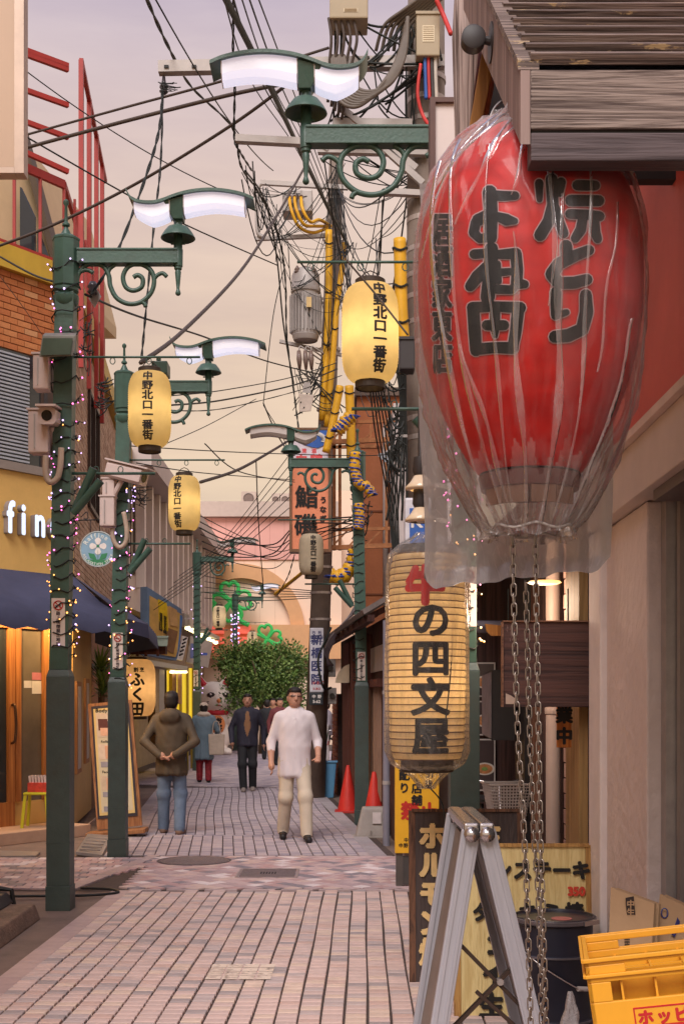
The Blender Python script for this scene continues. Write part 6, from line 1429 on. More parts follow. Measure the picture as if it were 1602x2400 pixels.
cable('thin wire falling from red frame to the second lamp head', [(40, 150, 13), (540, 455, 15)], 0.006, drop=0.1)
cable('thin wire from roof rail crossing to transformer', [(57, 318, 13.5), (390, 505, 16), (650, 622, 20)], 0.009, drop=0.05)
cable('thick black cable rising from left lantern to thickest cable', [(330, 850, 10.2), (430, 775, 12), (560, 640, 15), (640, 520, 17.5), (712, 395, 19)], 0.019, wg)
cable('left dropper cable from crossarm end down to lamp post one', [(382, 195, 11.25), (374, 300, 11.0), (340, 420, 10.6), (275, 590, 10.2), (215, 690, 10.0)], 0.012, twist=True)
cable('right dropper cable from crossarm end down to first lantern', [(382, 195, 11.25), (377, 380, 11.0), (362, 520, 10.6), (345, 700, 10.3), (332, 840, 10.1)], 0.009, twist=True)
cable('wire from lamp post one sagging to mid pole', [(200, 690, 10.1), (320, 740, 12), (480, 790, 15), (620, 845, 19), (760, 880, 20.6)], 0.010)
cable('thin wire across from brick corner past lamp post one', [(-20, 590, 14), (70, 640, 12), (125, 660, 10.2)], 0.010)
cable('thin diagonal wire on the orange brick front', [(-5, 640, 14.2), (55, 720, 14.2), (110, 800, 14.3)], 0.004)
cable('steep thin wire right of third lamp down to wire knot', [(668, 620, 18), (640, 740, 18), (617, 945, 18)], 0.007)
cable('upper wire of three under the third lamp', [(395, 928, 13.5), (520, 915, 16), (680, 885, 19), (790, 850, 20.5)], 0.007)
cable('middle wire of three under the third lamp', [(395, 950, 13.5), (520, 938, 16), (690, 902, 19), (790, 865, 20.5)], 0.011)
cable('lower twisted wire of three under the third lamp', [(395, 962, 13.5), (520, 958, 16), (690, 918, 19), (800, 880, 20.5)], 0.008, twist=True)
cable('wire from wire knot slanting to the salmon sign', [(617, 945, 18), (645, 1010, 18.5), (672, 1055, 19.5)], 0.010)
cable('second thin wire from wire knot to the salmon sign', [(617, 950, 18), (660, 1020, 18.5), (685, 1080, 19.5)], 0.006)
cable('thin wire crossing up from left lantern to wire knot', [(340, 1060, 13), (480, 1000, 16), (600, 935, 18)], 0.005)
cable('long straight wire from second lamp across to right lamp post', [(300, 1045, 13.2), (560, 1060, 15), (840, 1068, 16.5), (960, 1060, 13)], 0.006)
cable('wire just under long straight wire left of salmon sign', [(320, 1085, 13.2), (470, 1108, 15), (690, 1125, 19)], 0.006)
cable('thick cable rising from second lantern to sign bracket', [(470, 1130, 13.4), (560, 1100, 15.5), (640, 1055, 18), (672, 1035, 19.4)], 0.018, wg)
cable('thin wire over pink band left of salmon sign', [(480, 1040, 14), (560, 1105, 16), (690, 1130, 19)], 0.007)
for k in range(7):
    cable(['first', 'second', 'third', 'fourth', 'fifth', 'sixth', 'seventh'][k]+' wire of the sagging bundle across the pink hall front', [(462+k*3, 1205+k*16, 18+k*0.5), (540, 1245+k*12, 22), (640, 1290+k*7-(k % 3)*14, 22), (700, 1282-(k % 3)*26, 20.5), (840, 1240-k*6, 17)], 0.007+0.002*(k % 3))
for k in range(6):
    cable(['lowest', 'second lowest', 'third lowest', 'third highest', 'second highest', 'highest'][k]+' thin wire fanning from left eaves up to salmon sign', [(360+k*12, 1430-k*16, 22), (520, 1320-k*10, 23), (690, 1180-k*26, 20.5)], 0.006)
for k in range(5):
    cable(['top', 'upper', 'middle', 'lower', 'bottom'][k]+' wire running level in front of the arch', [(480, 1350+k*13, 32), (600, 1372+k*9, 28), (735, 1385+k*4, 22)], 0.009)
cable('vertical thin wire hanging before the arch', [(600, 1080, 18), (606, 1230, 20), (618, 1390, 22)], 0.008)
cable('black cable curving down left of the hospital pole', [(690, 1300, 20.5), (675, 1350, 21), (650, 1395, 22)], 0.009, twist=True)
for k in range(6):
    cable(['first', 'second', 'third', 'fourth', 'fifth', 'sixth'][k]+' black wire hanging from large yellow lantern rod to the eaves', [(866+k*6, 905, 11.5), (880+k*8, 1020, 13), (905+k*5, 1150, 14), (920+k*3, 1290+k*6, 14)], 0.008)
for k in range(5):
    cable(['leftmost', 'second', 'middle', 'fourth', 'rightmost'][k]+' wire draped down the concrete pole edge', [(925+k*6, 840, 11.2), (938+k*3, 950, 11.2), (925+k*7, 1100, 11.2), (905+k*12, 1220, 11.2)], 0.010)
cable('cable from large lantern running down right to the red bag', [(812, 610, 7.5), (880, 690, 7.5), (955, 785, 7.4)], 0.006, wg)
# fat looping cables under the terminal box
for k in range(8):
    cable(['innermost', 'second', 'third', 'fourth', 'fifth', 'sixth', 'seventh', 'outermost'][k]+' fat grey cable looping below the near pole crossarm', [(955-k*2, 40+k*10, 11.0), (948-k*5, 130+k*6, 10.95), (915-k*8, 195+k*6, 10.95), (860-k*6, 215+k*5, 10.95), (822-k*5, 190+k*4, 11), (805-k*4, 130, 11.1)], 0.018, M('fat grey cable', S(104, 94, 86), 0.6), 'fat grey looping cables')
for k in range(7):
    cable(['first', 'second', 'third', 'fourth', 'fifth', 'sixth', 'seventh'][k]+' grey cable rising from the pole top to the upper right', [(880+k*14, 120, 11.3), (900+k*12, 60, 11.2), (950+k*14, 20-k*4, 11.1), (1030+k*6, -40, 11)], 0.017, M('fat grey cable', (0, 0, 0)), 'grey cables at the pole top')
for k in range(5):
    cable(['first', 'second', 'third', 'fourth', 'fifth'][k]+' vertical grey conduit left of the pole under terminal box', [(770+k*14, 42, 11.05), (776+k*15, 90, 11.05), (772+k*13, 150, 11.1), (768+k*8, 240+k*10, 11.2)], 0.014, wg, 'conduits under the terminal box')
cable('red cable curving beside the beige switch cabinet', [(985, 150, 11.0), (978, 220, 11.0), (990, 270, 11.0), (1010, 300, 10.9)], 0.016, M('red cable', S(190, 52, 48), 0.5))
cable('red and black cable at the top right of the cabinet', [(1022, 0, 10.9), (1040, 40, 10.9), (1056, 80, 10.8)], 0.020, M('red cable', (0, 0, 0)))
for k, c_ in enumerate((S(50, 90, 160), S(180, 50, 50), S(60, 54, 52), S(190, 180, 170))):
    cable(['blue', 'red', 'black', 'white'][k]+' short lead hanging under the beige switch cabinet', [(995+k*8, 130, 11.05), (996+k*8, 180, 11.05), (998+k*8, 232, 11.05)], 0.017, M('lead %d' % k, c_, 0.5), 'leads under the switch cabinet')
# tangles nobody could count
def tangle(label, c, sx, sz, d, n, seed, r=0.007):
    rr = random.Random(seed); mb = MB()
    for i in range(n):
        hz = rr.random() < 0.6; a = V((c[0]-(rr.uniform(0.4, 1.3) if hz else rr.uniform(-1, 1))*sx, c[1]+rr.uniform(-1, 0.6)*sz, 0)); b = V((c[0]+(rr.uniform(0.4, 1.3) if hz else rr.uniform(-1, 1))*sx, a.y+(rr.uniform(-0.4, 0.4) if hz else rr.uniform(0.3, 1.2))*sz, 0)); pts = []
        dp = rr.uniform(0, 0.35)*sz*(1 if rr.random() < 0.75 else -0.3); dd = rr.uniform(-0.3, 0.3); ph = rr.uniform(0, 6)
        for j in range(6):
            f = j/5; q = a.lerp(b, f); pts.append(P(q.x+sx*0.07*math.sin(f*7+ph), q.y+dp*4*f*(1-f), d+dd+rr.uniform(-0.04, 0.04)))
        mb.tube(catmull(pts, 4), r*rr.uniform(0.6, 1.3), 5)
    tag(mb.build('cable_tangle', wire, None, True), label, 'cables', kind='stuff')
def web(label, hubs, n, seed, r=0.006):
    rr = random.Random(seed); mb = MB()
    for i in range(n):
        a, b = rr.sample(hubs, 2); a = P(a[0]+rr.gauss(0, 9), a[1]+rr.gauss(0, 9), a[2]); b = P(b[0]+rr.gauss(0, 9), b[1]+rr.gauss(0, 9), b[2])
        dp = (b-a).length*rr.choice((0.02, 0.05, 0.12, 0.22)); mb.tube(sag(a, b, dp, 10), r*rr.uniform(0.6, 1.4), 5)
    tag(mb.build('cable_tangle', wire, None, True), label, 'cables', kind='stuff')
web('dense web of thin wires between the mid utility pole and transformer', [(815, 575, 20.4), (785, 440, 20.8), (768, 520, 20.6), (660, 560, 20), (690, 680, 20.3), (800, 700, 20.5), (745, 640, 20.4), (612, 440, 20.3), (795, 380, 20.8), (770, 820, 20.5)], 46, 1)
web('web of wires from the mid pole over to the near concrete pole', [(815, 575, 20.4), (800, 620, 20), (960, 560, 11.8), (955, 640, 11.8), (960, 480, 11.8), (955, 700, 11.8), (790, 450, 20.8)], 26, 2)
web('wires gathered left of the switch box', [(575, 400, 17), (600, 445, 19), (650, 545, 20), (612, 440, 20.3), (665, 620, 20), (700, 445, 20.4), (640, 500, 20)], 26, 3, 0.007)
web('wires behind the big lamp scroll', [(745, 352, 11.4), (790, 440, 20.8), (960, 395, 11.6), (965, 440, 11.6), (900, 455, 11.5), (770, 300, 11.4), (880, 560, 16)], 24, 4, 0.006)
web('looping wires at the foot of transformer', [(700, 870, 20.5), (728, 868, 20.5), (715, 925, 20.5), (760, 900, 20.6), (770, 840, 20.6), (790, 960, 20.4), (700, 960, 20.4)], 28, 5, 0.008)
web('loose wires over the cables at the top right', [(800, 20, 11.2), (960, 40, 11.2), (990, 0, 11.2), (870, 150, 11.2), (955, 200, 11.3), (790, 180, 11.2), (1020, 140, 11.1), (900, 250, 11.3), (960, 290, 11.3), (785, 290, 11.3)], 40, 12, 0.008)
tangle('tangle of wires on the pole behind the red bag', (925, 1000), 22, 130, 11.1, 34, 6, 0.008)
tangle('coil of black wire beside lamp post two', (245, 930), 18, 34, 14, 24, 7); tangle('loose wires behind the left lamp post', (205, 800), 14, 60, 11, 16, 8, 0.005)
tangle('wire tangle beside right lamp post', (845, 1210), 22, 60, 17.5, 26, 9); tangle('thin wires below second lamp post camera', (330, 1160), 20, 35, 13.4, 16, 10, 0.005)
tangle('thin wires around the nearest crossarm insulator', (395, 205), 22, 14, 11.2, 10, 11, 0.005)

# ================================================================== GEAR ON LAMP POST ONE AND TWO
cw = M('casing pink white', S(196, 176, 170), 0.5, var=0.08, vs=4)
def cam_box(label, px, py, d, w, h, dep=0.15):
    t = thing('equipment_box', label, 'equipment box', P(px, py+h/2, d)); a, b = P(px-w/2, py+h/2, d), P(px+w/2, py-h/2, d)
    MB().box(a.x, b.x, d-dep, d, a.z, b.z).build('case', cw, t, bevel=0.012); MB().box(a.x+(b.x-a.x)*0.30, a.x+(b.x-a.x)*0.36, d-dep-0.012, d-dep, a.z+0.03, b.z-0.03).build('hinge', gunm, t)
    MB().box(a.x-0.01, b.x+0.01, d-dep-0.01, d, b.z, b.z+0.015).build('cap', cw, t)
cam_box('upper pinkish equipment box on the nearest left lamp post', 106, 882, 9.9, 36, 80); cam_box('lower pinkish equipment box behind the white camera on nearest post', 100, 1020, 9.9, 46, 98)
cam_box('upper equipment box on the second left lamp post', 260, 1148, 13.1, 28, 40); cam_box('lower equipment box on the second left lamp post', 257, 1203, 13.1, 34, 68)
def cctv(label, c, dirv, s=1.0):
    t = thing('security_camera', label, 'security camera', c); d = V(dirv).normalized(); r = d.cross(V((0, 0, 1))).normalized(); u = r.cross(d)
    mb = MB(); L_ = 0.30*s; w_ = 0.062*s
    ring = lambda o, k: [o+r*(w_*k*x)+u*(w_*k*z) for x, z in ((-1, -0.7), (-0.7, -1), (0.7, -1), (1, -0.7), (1, 0.6), (0.6, 1), (-0.6, 1), (-1, 0.6))]
    p = ring(c, 1)+ring(c+d*L_, 1); mb.add(p, [tuple(range(8)), tuple(range(15, 7, -1))]+[(i, (i+1) % 8, 8+(i+1) % 8, 8+i) for i in range(8)]); mb.build('housing', cw, t)
    MB().obox(c+d*(L_*0.55)+u*(w_*1.1), d*(L_*0.62), r*(w_*1.15), u*0.008).build('sunshield', cw, t)
    MB().cyl(c+d*(L_-0.01), c+d*(L_+0.004), w_*0.62, n=18).build('lens', M('lens black', (0.01, 0.01, 0.012), 0.1), t)
    MB().tube([c+d*(L_*0.4)-u*w_, c+d*(L_*0.3)-u*(w_+0.10*s), c+d*(L_*0.3)-u*(w_+0.20*s)+V((0, 0.05, 0))], 0.02*s, 8).build('bracket', cw, t)
    return t
cctv('white boxy security camera facing down the street on nearest post', P(130, 985, 9.95), (0.02, -1, -0.10), 1.05); cctv('long white security camera angled right on second lamp post', P(258, 1100, 13.0), (0.95, -0.35, -0.28), 1.35)
for lb, pts, d in (('grey conduit bend under the boxes on the nearest post', [(108, 1068), (108, 1110), (118, 1130), (135, 1120), (142, 1090), (144, 1050)], 9.78), ('grey conduit bend under the boxes on the second post', [(264, 1238), (266, 1265), (280, 1283), (295, 1270), (297, 1240), (290, 1200)], 13.02)):
    mb = MB(); mb.tube(catmull([P(x, y, d) for x, y in pts]), 0.024, 10); tag(mb.build('conduit', M('conduit beige', S(170, 150, 134), 0.5), None, True), lb, 'conduit')
fl1 = thing('floodlight', 'dark green floodlight housing near the top of the nearest post', 'floodlight', P(135, 830, 9.7))
mb = MB(); mb.hexa([P(92, 838, 9.55), P(170, 835, 9.55), P(175, 820, 9.8), P(100, 820, 9.8)], [P(100, 785, 9.55), P(178, 785, 9.55), P(180, 780, 9.8), P(105, 780, 9.8)]); mb.build('housing', M('flood grey', S(118, 116, 110), 0.5), fl1, bevel=0.01)
mb = MB(); mb.prism([P(96, 833, 9.54), P(166, 831, 9.54), P(171, 793, 9.54), P(102, 793, 9.54)], (0, -0.005, 0)); mb.build('glass', M('flood glass', S(70, 84, 74), 0.2), fl1)
fl2 = thing('floodlight', 'tilted floodlight with round fitting beside lamp post one scroll', 'floodlight', P(222, 700, 10.3)); MB().hexa([P(208, 700, 10.3), P(222, 722, 10.3), P(222, 722, 10.5), P(208, 700, 10.5)], [P(222, 668, 10.3), P(238, 695, 10.3), P(238, 695, 10.5), P(222, 668, 10.5)]).build('housing', gunm, fl2); MB().lathe([(0.03, 0.0), (0.045, 0.02), (0.03, 0.04), (0.045, 0.06), (0.025, 0.1)], P(218, 690, 10.25), 12).build('fitting', M('porcelain dark', (0, 0, 0)), fl2, True)
fl3 = thing('floodlight', 'green floodlight behind the first yellow lantern top', 'floodlight', P(375, 860, 10.6)); MB().box(P(355, 0, 10.6).x, P(392, 0, 10.6).x, 10.6, 10.8, P(0, 875, 10.6).z, P(0, 845, 10.6).z).build('housing', green, fl3, bevel=0.01); MB().tube([P(372, 845, 10.7), P(372, 838, 10.7)], 0.02, 8).build('arm', green, fl3)
# round shop emblem sign hanging between posts
rs_ = thing('round_sign', 'round blue sign with white four petal flower and green leaves', 'sign', P(230, 1330, 15.0))
c = P(230, 1287, 15.0); R = 41*15.0/F
MB().cyl(c+V((0, 0.03, 0)), c, R, n=40).build('disc', M('sign sky blue', S(128, 158, 178), 0.5), rs_)
MB().tube([c+V((R*math.cos(q), 0, R*math.sin(q))) for q in [2*PI*j/40 for j in range(40)]], 0.008, 6, closed=True).build('rim', M('sign rim', S(170, 176, 172), 0.4), rs_)
mb = MB()
for q in range(4):
    a0 = q*PI/2; d = V((math.cos(a0), 0, math.sin(a0))); s = V((-d.z, 0, d.x)); k = 14; o = c+V((0, -0.003-0.0004*q, 0.035))
    mb.add([o+d*(0.058+0.042*math.cos(2*PI*j/k))+s*(0.034*math.sin(2*PI*j/k))*(1.15 if math.cos(2*PI*j/k) > 0 else 0.9) for j in range(k)], (tuple(range(k)),))
mb.build('petals', M('petal white', S(222, 212, 206), 0.5), rs_)
lg = M('leaf sign green', S(52, 124, 82), 0.5); mb = MB(); o = c+V((0, -0.003, 0))
mb.add([o+V((x*R, -0.001, z*R)) for x, z in ((-0.55, -0.22), (-0.2, -0.28), (-0.06, -0.62), (-0.45, -0.52))], ((0, 1, 2, 3),)); mb.add([o+V((x*R, -0.001, z*R)) for x, z in ((0.55, -0.22), (0.2, -0.28), (0.06, -0.62), (0.45, -0.52))], ((0, 1, 2, 3),)); mb.bar(o+V((0, 0, -0.06*R)), o+V((0, 0, -0.7*R)), 0.002, 0.012, (0, 1, 0))
k = 20; mb.add([o+V((0.93*R*math.cos(PI+PI*0.22+(PI*0.56)*j/k), -0.0005, 0.93*R*math.sin(PI+PI*0.22+(PI*0.56)*j/k))) for j in range(k+1)], (tuple(range(k+1)),)); MB.build(mb, 'leaves', lg, rs_)
MB().cyl(c+V((0, -0.004, 0.035)), c+V((0, -0.006, 0.035)), 0.016, n=12).build('flower_eye', lg, rs_)
mb = MB(); lr = R*0.80
for ch, a0 in zip('Raffine', (150, 132, 116, 101, 86, 70, 52)):
    a1 = math.radians(a0); d = V((math.cos(a1), 0, math.sin(a1))); letters(mb, ch, 0.075, c+d*lr+V((0, -0.003, 0)), right=(math.sin(a1), 0, -math.cos(a1)), up=d, bold=0.002)
for j, ch in enumerate('RELAXATION SPACE'):
    if ch == ' ': continue
    a1 = math.radians(205+j*8.8); d = V((math.cos(a1), 0, math.sin(a1))); letters(mb, ch, 0.045, c+d*R*0.86+V((0, -0.003, 0)), right=(-math.sin(a1), 0, math.cos(a1)), up=-d, bold=0.001)
mb.build('lettering', M('sign letter pale', S(206, 210, 204), 0.5), rs_)
mb = MB(); zt = P(0, 1218, 15).z; mb.tube([P(168, 1220, 15), P(238, 1218, 15)], 0.008, 6); mb.tube([P(212, 1220, 15), P(212, 1248, 15)], 0.005, 5); mb.tube([P(234, 1220, 15), P(234, 1246, 15)], 0.005, 5)
mb.tube(catmull([P(172, 1235, 15), P(182, 1225, 15), P(186, 1240, 15), P(176, 1245, 15), P(176, 1258, 15)]), 0.006, 5); mb.tube(catmull([P(190, 1212, 15), P(204, 1200, 15), P(206, 1215, 15), P(196, 1216, 15)]), 0.006, 5); mb.build('bracket', MATS['black steel'], rs_, True)

# ================================================================== NEAR RIGHT BUILDING
wR = Wall(V((1.197, 0, 0)), (0.0167, 1.0), -1)
plaster = M('plaster', S(212, 194, 188), 0.8, var=0.07, vs=3, bump=0.6, bs=16, stain=0.28)
greyb = M('lintel grey', S(196, 176, 166), 0.6, var=0.08, vs=3); redw = M('red wall', S(196, 80, 70), 0.6, var=0.12, vs=2.0, stain=0.08)
rb = thing('right_shop', 'plastered shop with red upper wall at the right edge', 'building', wR.pt(5.5, 0, 0))
wR.b(5.42, 6.60, 0, 2.46, -0.9, 0.0).build('pillar', plaster, rb, bevel=0.01)
wR.b(6.30, 6.615, 0, 2.462, -0.05, 0.035).build('pillar_edge', M('plaster light', S(220, 206, 202), 0.75, var=0.06, vs=6, bump=0.25, bs=18), rb, bevel=0.012)
wR.b(2.6, 6.45, 2.465, 2.70, -0.9, 0.07).build('lintel', greyb, rb, bevel=0.006)
wR.b(2.6, 6.3, 2.701, 2.735, -0.02, 0.10).build('drip_ledge', M('ledge pale', S(208, 180, 168), 0.5), rb)
wR.b(2.6, 6.4, 2.736, 4.7, -0.9, -0.01).build('red_wall', redw, rb)
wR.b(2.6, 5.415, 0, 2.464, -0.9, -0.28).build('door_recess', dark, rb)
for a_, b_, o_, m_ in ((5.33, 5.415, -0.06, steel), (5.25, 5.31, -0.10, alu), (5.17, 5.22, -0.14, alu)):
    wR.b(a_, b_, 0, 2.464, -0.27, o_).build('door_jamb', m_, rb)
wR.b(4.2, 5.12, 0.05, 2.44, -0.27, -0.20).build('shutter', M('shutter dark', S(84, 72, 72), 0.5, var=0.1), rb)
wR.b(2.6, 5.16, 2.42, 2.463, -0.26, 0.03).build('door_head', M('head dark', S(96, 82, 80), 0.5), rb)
# canopy roof over the lantern
cp_ = thing('canopy_roof', 'weathered timber canopy roof with overlapping boards at upper right', 'roof', V((0.9, 3.3, 2.9)))
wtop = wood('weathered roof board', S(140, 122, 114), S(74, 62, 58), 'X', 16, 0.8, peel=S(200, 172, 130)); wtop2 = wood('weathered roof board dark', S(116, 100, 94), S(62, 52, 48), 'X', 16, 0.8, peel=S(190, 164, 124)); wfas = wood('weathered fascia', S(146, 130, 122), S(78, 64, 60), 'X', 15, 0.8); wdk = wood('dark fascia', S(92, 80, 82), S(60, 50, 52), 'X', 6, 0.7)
XL, XR = 0.446, 2.4; sl = V((0, 0.788, 0.616)); nr = V((0, -0.616, 0.788)); e0 = V((0, 3.04, 3.118))
for k in range(13):
    a = e0+sl*(k*0.105); mb = MB(); pr = []
    for j in range(7):
        f = j/6; q = a+sl*(f*0.125)+nr*(0.034+0.006*math.sin(PI*min(1, f*1.15))-0.030*f); pr.append(q)
    poly_ = [V((XL+rnd.uniform(-0.004, 0.004), q.y, q.z)) for q in pr]+[V((XL, (a+sl*0.125).y, (a+sl*0.125).z-0.01)), V((XL, (a+sl*0.05).y, (a+sl*0.05).z-0.004)), V((XL, (a+nr*0.010).y, (a+nr*0.010).z))]
    mb.prism(poly_, (XR-XL, 0, 0)); mb.build('roof_board', [wtop, wtop2][k % 2], cp_, 40)
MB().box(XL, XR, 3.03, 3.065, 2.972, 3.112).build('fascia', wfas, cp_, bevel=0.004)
MB().box(XL+0.002, XR, 3.04, 3.07, 2.962, 2.9715).build('shadow_gap', dark, cp_)  # dark strip painted in for the shadow between the two fascias
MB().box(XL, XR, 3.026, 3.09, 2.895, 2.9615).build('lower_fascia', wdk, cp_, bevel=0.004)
bgm = wood('grey barge board', S(150, 128, 122), S(112, 92, 86), 'Z', 5)
mb = MB(); mb.prism([(XL-0.024, 3.03, 2.935), (XL-0.024, 3.03, 3.11), (XL-0.024, 4.45, 4.24), (XL-0.024, 4.45, 4.02)], (0.023, 0, 0)); mb.build('barge_board', bgm, cp_)
mb = MB(); mb.prism([(XL-0.03, 3.03, 3.112), (XL-0.03, 3.03, 3.135), (XL-0.03, 4.45, 4.265), (XL-0.03, 4.45, 4.242)], (0.05, 0, 0)); mb.build('verge_strip', wtop, cp_)
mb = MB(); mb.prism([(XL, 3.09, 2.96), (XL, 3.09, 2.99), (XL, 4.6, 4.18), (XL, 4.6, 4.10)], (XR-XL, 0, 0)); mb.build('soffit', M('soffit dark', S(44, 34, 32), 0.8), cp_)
wt_ = wood('weathered grey timber', S(186, 164, 156), S(92, 74, 68), 'Z', 9, 0.8); wo_ = wood('ochre timber', S(176, 120, 58), S(130, 82, 36), 'Z', 5, 0.6)
mb = MB(); mb.prism([P(1066, 380, 4.7), P(1094, 360, 4.7), P(1128, 60, 4.7), P(1138, -60, 4.7), P(1066, -60, 4.7), P(1058, 90, 4.7)], (0.02, 0.10, 0)); tag(mb.build('timber_post', wt_, None, bevel=0.006), 'split grey weathered timber post left of the canopy roof', 'post')
mb = MB(); mb.prism([P(1090, 345, 4.55), P(1124, 310, 4.55), P(1150, 180, 4.55), P(1158, 60, 4.55), P(1138, 60, 4.55)], (0.02, 0.08, 0)); tag(mb.build('timber_brace', wo_, None, bevel=0.004), 'ochre timber brace between weathered post and canopy', 'brace')
mb = MB(); mb.prism([P(1100, 420, 4.95), P(1600, 420, 4.95), P(1600, -80, 4.95), P(1130, -80, 4.95)], (0, 0.06, 0)); tag(mb.build('void_backing', M('void dark', S(40, 30, 28), 0.8)), 'dark sheet standing in for the void under canopy behind red lantern', 'board')  # dark sheet added to stand for the unlit void under the canopy
rl = thing('round_lamp', 'round black swivel lamp fixed to the canopy barge board', 'lamp', P(1150, 100, 3.6)); bkp = M('black plastic', S(54, 48, 48), 0.45)
c = P(1108, 92, 3.62); MB().tube([c+V((0, -0.022, 0)), c+V((0, -0.018, 0)), c+V((0, 0.02, 0)), c+V((0, 0.028, 0))], [0.026, 0.034, 0.034, 0.02], 24).build('head', bkp, rl, 40)
MB().tube([c+V((0.02, 0, 0.0)), c+V((0.05, 0.0, -0.006))], 0.012, 10).build('swivel', bkp, rl)
MB().cyl(P(1147, 100, 3.62)+V((0.0, 0, 0)), P(1178, 100, 3.62), 0.054, n=24).build('mount', bkp, rl, 40)
# white sign with brown frame beside the near pole
ws_ = thing('framed_sign', 'blank white sign in brown frame left of the timber post', 'sign', P(1040, 480, 6.4))
a_, b_ = P(1014, 520, 6.4), P(1110, 236, 6.4); MB().box(a_.x+0.012, b_.x, 6.41, 6.5, a_.z, b_.z-0.01).build('panel', M('sign panel white', S(214, 200, 194), 0.5, var=0.04), ws_)
MB().box(a_.x-0.015, a_.x+0.0115, 6.39, 6.52, a_.z, b_.z+0.015).build('frame_side', M('frame brown', S(92, 62, 54), 0.5), ws_); MB().box(a_.x+0.0118, b_.x, 6.39, 6.52, b_.z-0.0095, b_.z+0.014).build('frame_top', MATS['frame brown'], ws_)

# ================================================================== THE BIG RED LANTERN
DL = 3.4; X0 = (1240-CX)*DL/F; kz = DL/F
zof = lambda py: CH+(HY-py)*kz
prof_px = [(318, 105), (335, 125), (370, 160), (410, 195), (460, 228), (520, 249), (590, 260), (660, 262), (740, 259), (820, 249), (900, 229), (970, 203), (1040, 168), (1090, 138), (1112, 118)]
pz = [zof(y) for y, r in prof_px][::-1]; prr = [r*kz for y, r in prof_px][::-1]
Rl = lambda z: float(np.interp(z, pz, prr))
red_l = thing('red_lantern', 'huge red paper lantern with bold black brush lettering at upper right', 'lantern', (X0, DL, zof(1112)))
redp, Nn, Ll, bb = node_mat('red lantern paper'); bb.inputs['Roughness'].default_value = 0.5; bb.inputs['Specular IOR Level'].default_value = 0.3
tcx = Nn.new('ShaderNodeTexCoord'); mpx = Nn.new('ShaderNodeMapping'); mpx.inputs['Scale'].default_value = (4, 4, 9); Ll.new(tcx.outputs['Object'], mpx.inputs[0])
nzx = Nn.new('ShaderNodeTexNoise'); nzx.inputs['Scale'].default_value = 2.2; nzx.inputs['Detail'].default_value = 8; Ll.new(mpx.outputs[0], nzx.inputs['Vector'])
crx = Nn.new('ShaderNodeValToRGB'); crx.color_ramp.elements[0].position = 0.25; crx.color_ramp.elements[0].color = S(176, 22, 22); crx.color_ramp.elements[1].position = 0.7; crx.color_ramp.elements[1].color = S(210, 36, 31)
Ll.new(nzx.outputs['Fac'], crx.inputs[0]); Ll.new(crx.outputs[0], bb.inputs['Base Color'])
ribs = 62; pr = []
for i in range(ribs*2+1):
    z = pz[0]+(pz[-1]-pz[0])*i/(ribs*2); pr.append((Rl(z)*(1.0 if i % 2 else 0.988), z))
MB().lathe(pr, (X0, DL, 0), 96, False).build('paper_body', redp, red_l, True)
MB().lathe([(0.135, zof(1118)), (0.128, zof(1150)), (0.10, zof(1165)), (0.10, zof(1110)), (0.135, zof(1108))], (X0, DL, 0), 40, False).build('bottom_ring', M('lantern base ring', S(92, 46, 44), 0.6), red_l)
mb = MB()
for q in (-1.0, -0.45, 0.15, 0.7):
    a = q; mb.obox((X0+0.118*math.sin(a), DL-0.118*math.cos(a), zof(1172)), V((math.cos(a), math.sin(a), 0))*0.032, V((math.sin(a), -math.cos(a), 0))*0.004, (0, 0, 0.022))
mb.build('base_blocks', M('pale wood base', S(120, 82, 62), 0.6), red_l)
MB().lathe([(0.12, zof(318)), (0.115, zof(306)), (0.09, zof(300)), (0.02, zof(298))], (X0, DL, 0), 40, False).build('top_cap', M('cap grey', S(120, 104, 100), 0.5), red_l)
MB().tube(catmull([P(1140, 330, 3.4), P(1143, 290, 3.4), P(1160, 250, 3.42), P(1195, 225, 3.45), P(1225, 215, 3.5)]), 0.003, 6).build('hook_wire', steel, red_l, True)
def Zm(zx, zy): return (1000+zx/3.015, 300+zy/3.015)
def on_lantern(px, py, lift):
    d = DL-0.27
    for _ in range(6):
        z = CH+(HY-py)*d/F; R_ = Rl(z)+lift; x = (px-CX)*d/F; s = max(-0.97, min(0.97, (x-X0)/R_)); d = DL-R_*math.sqrt(1-s*s)
    return V((X0+R_*s, DL-R_*math.sqrt(1-s*s), z))
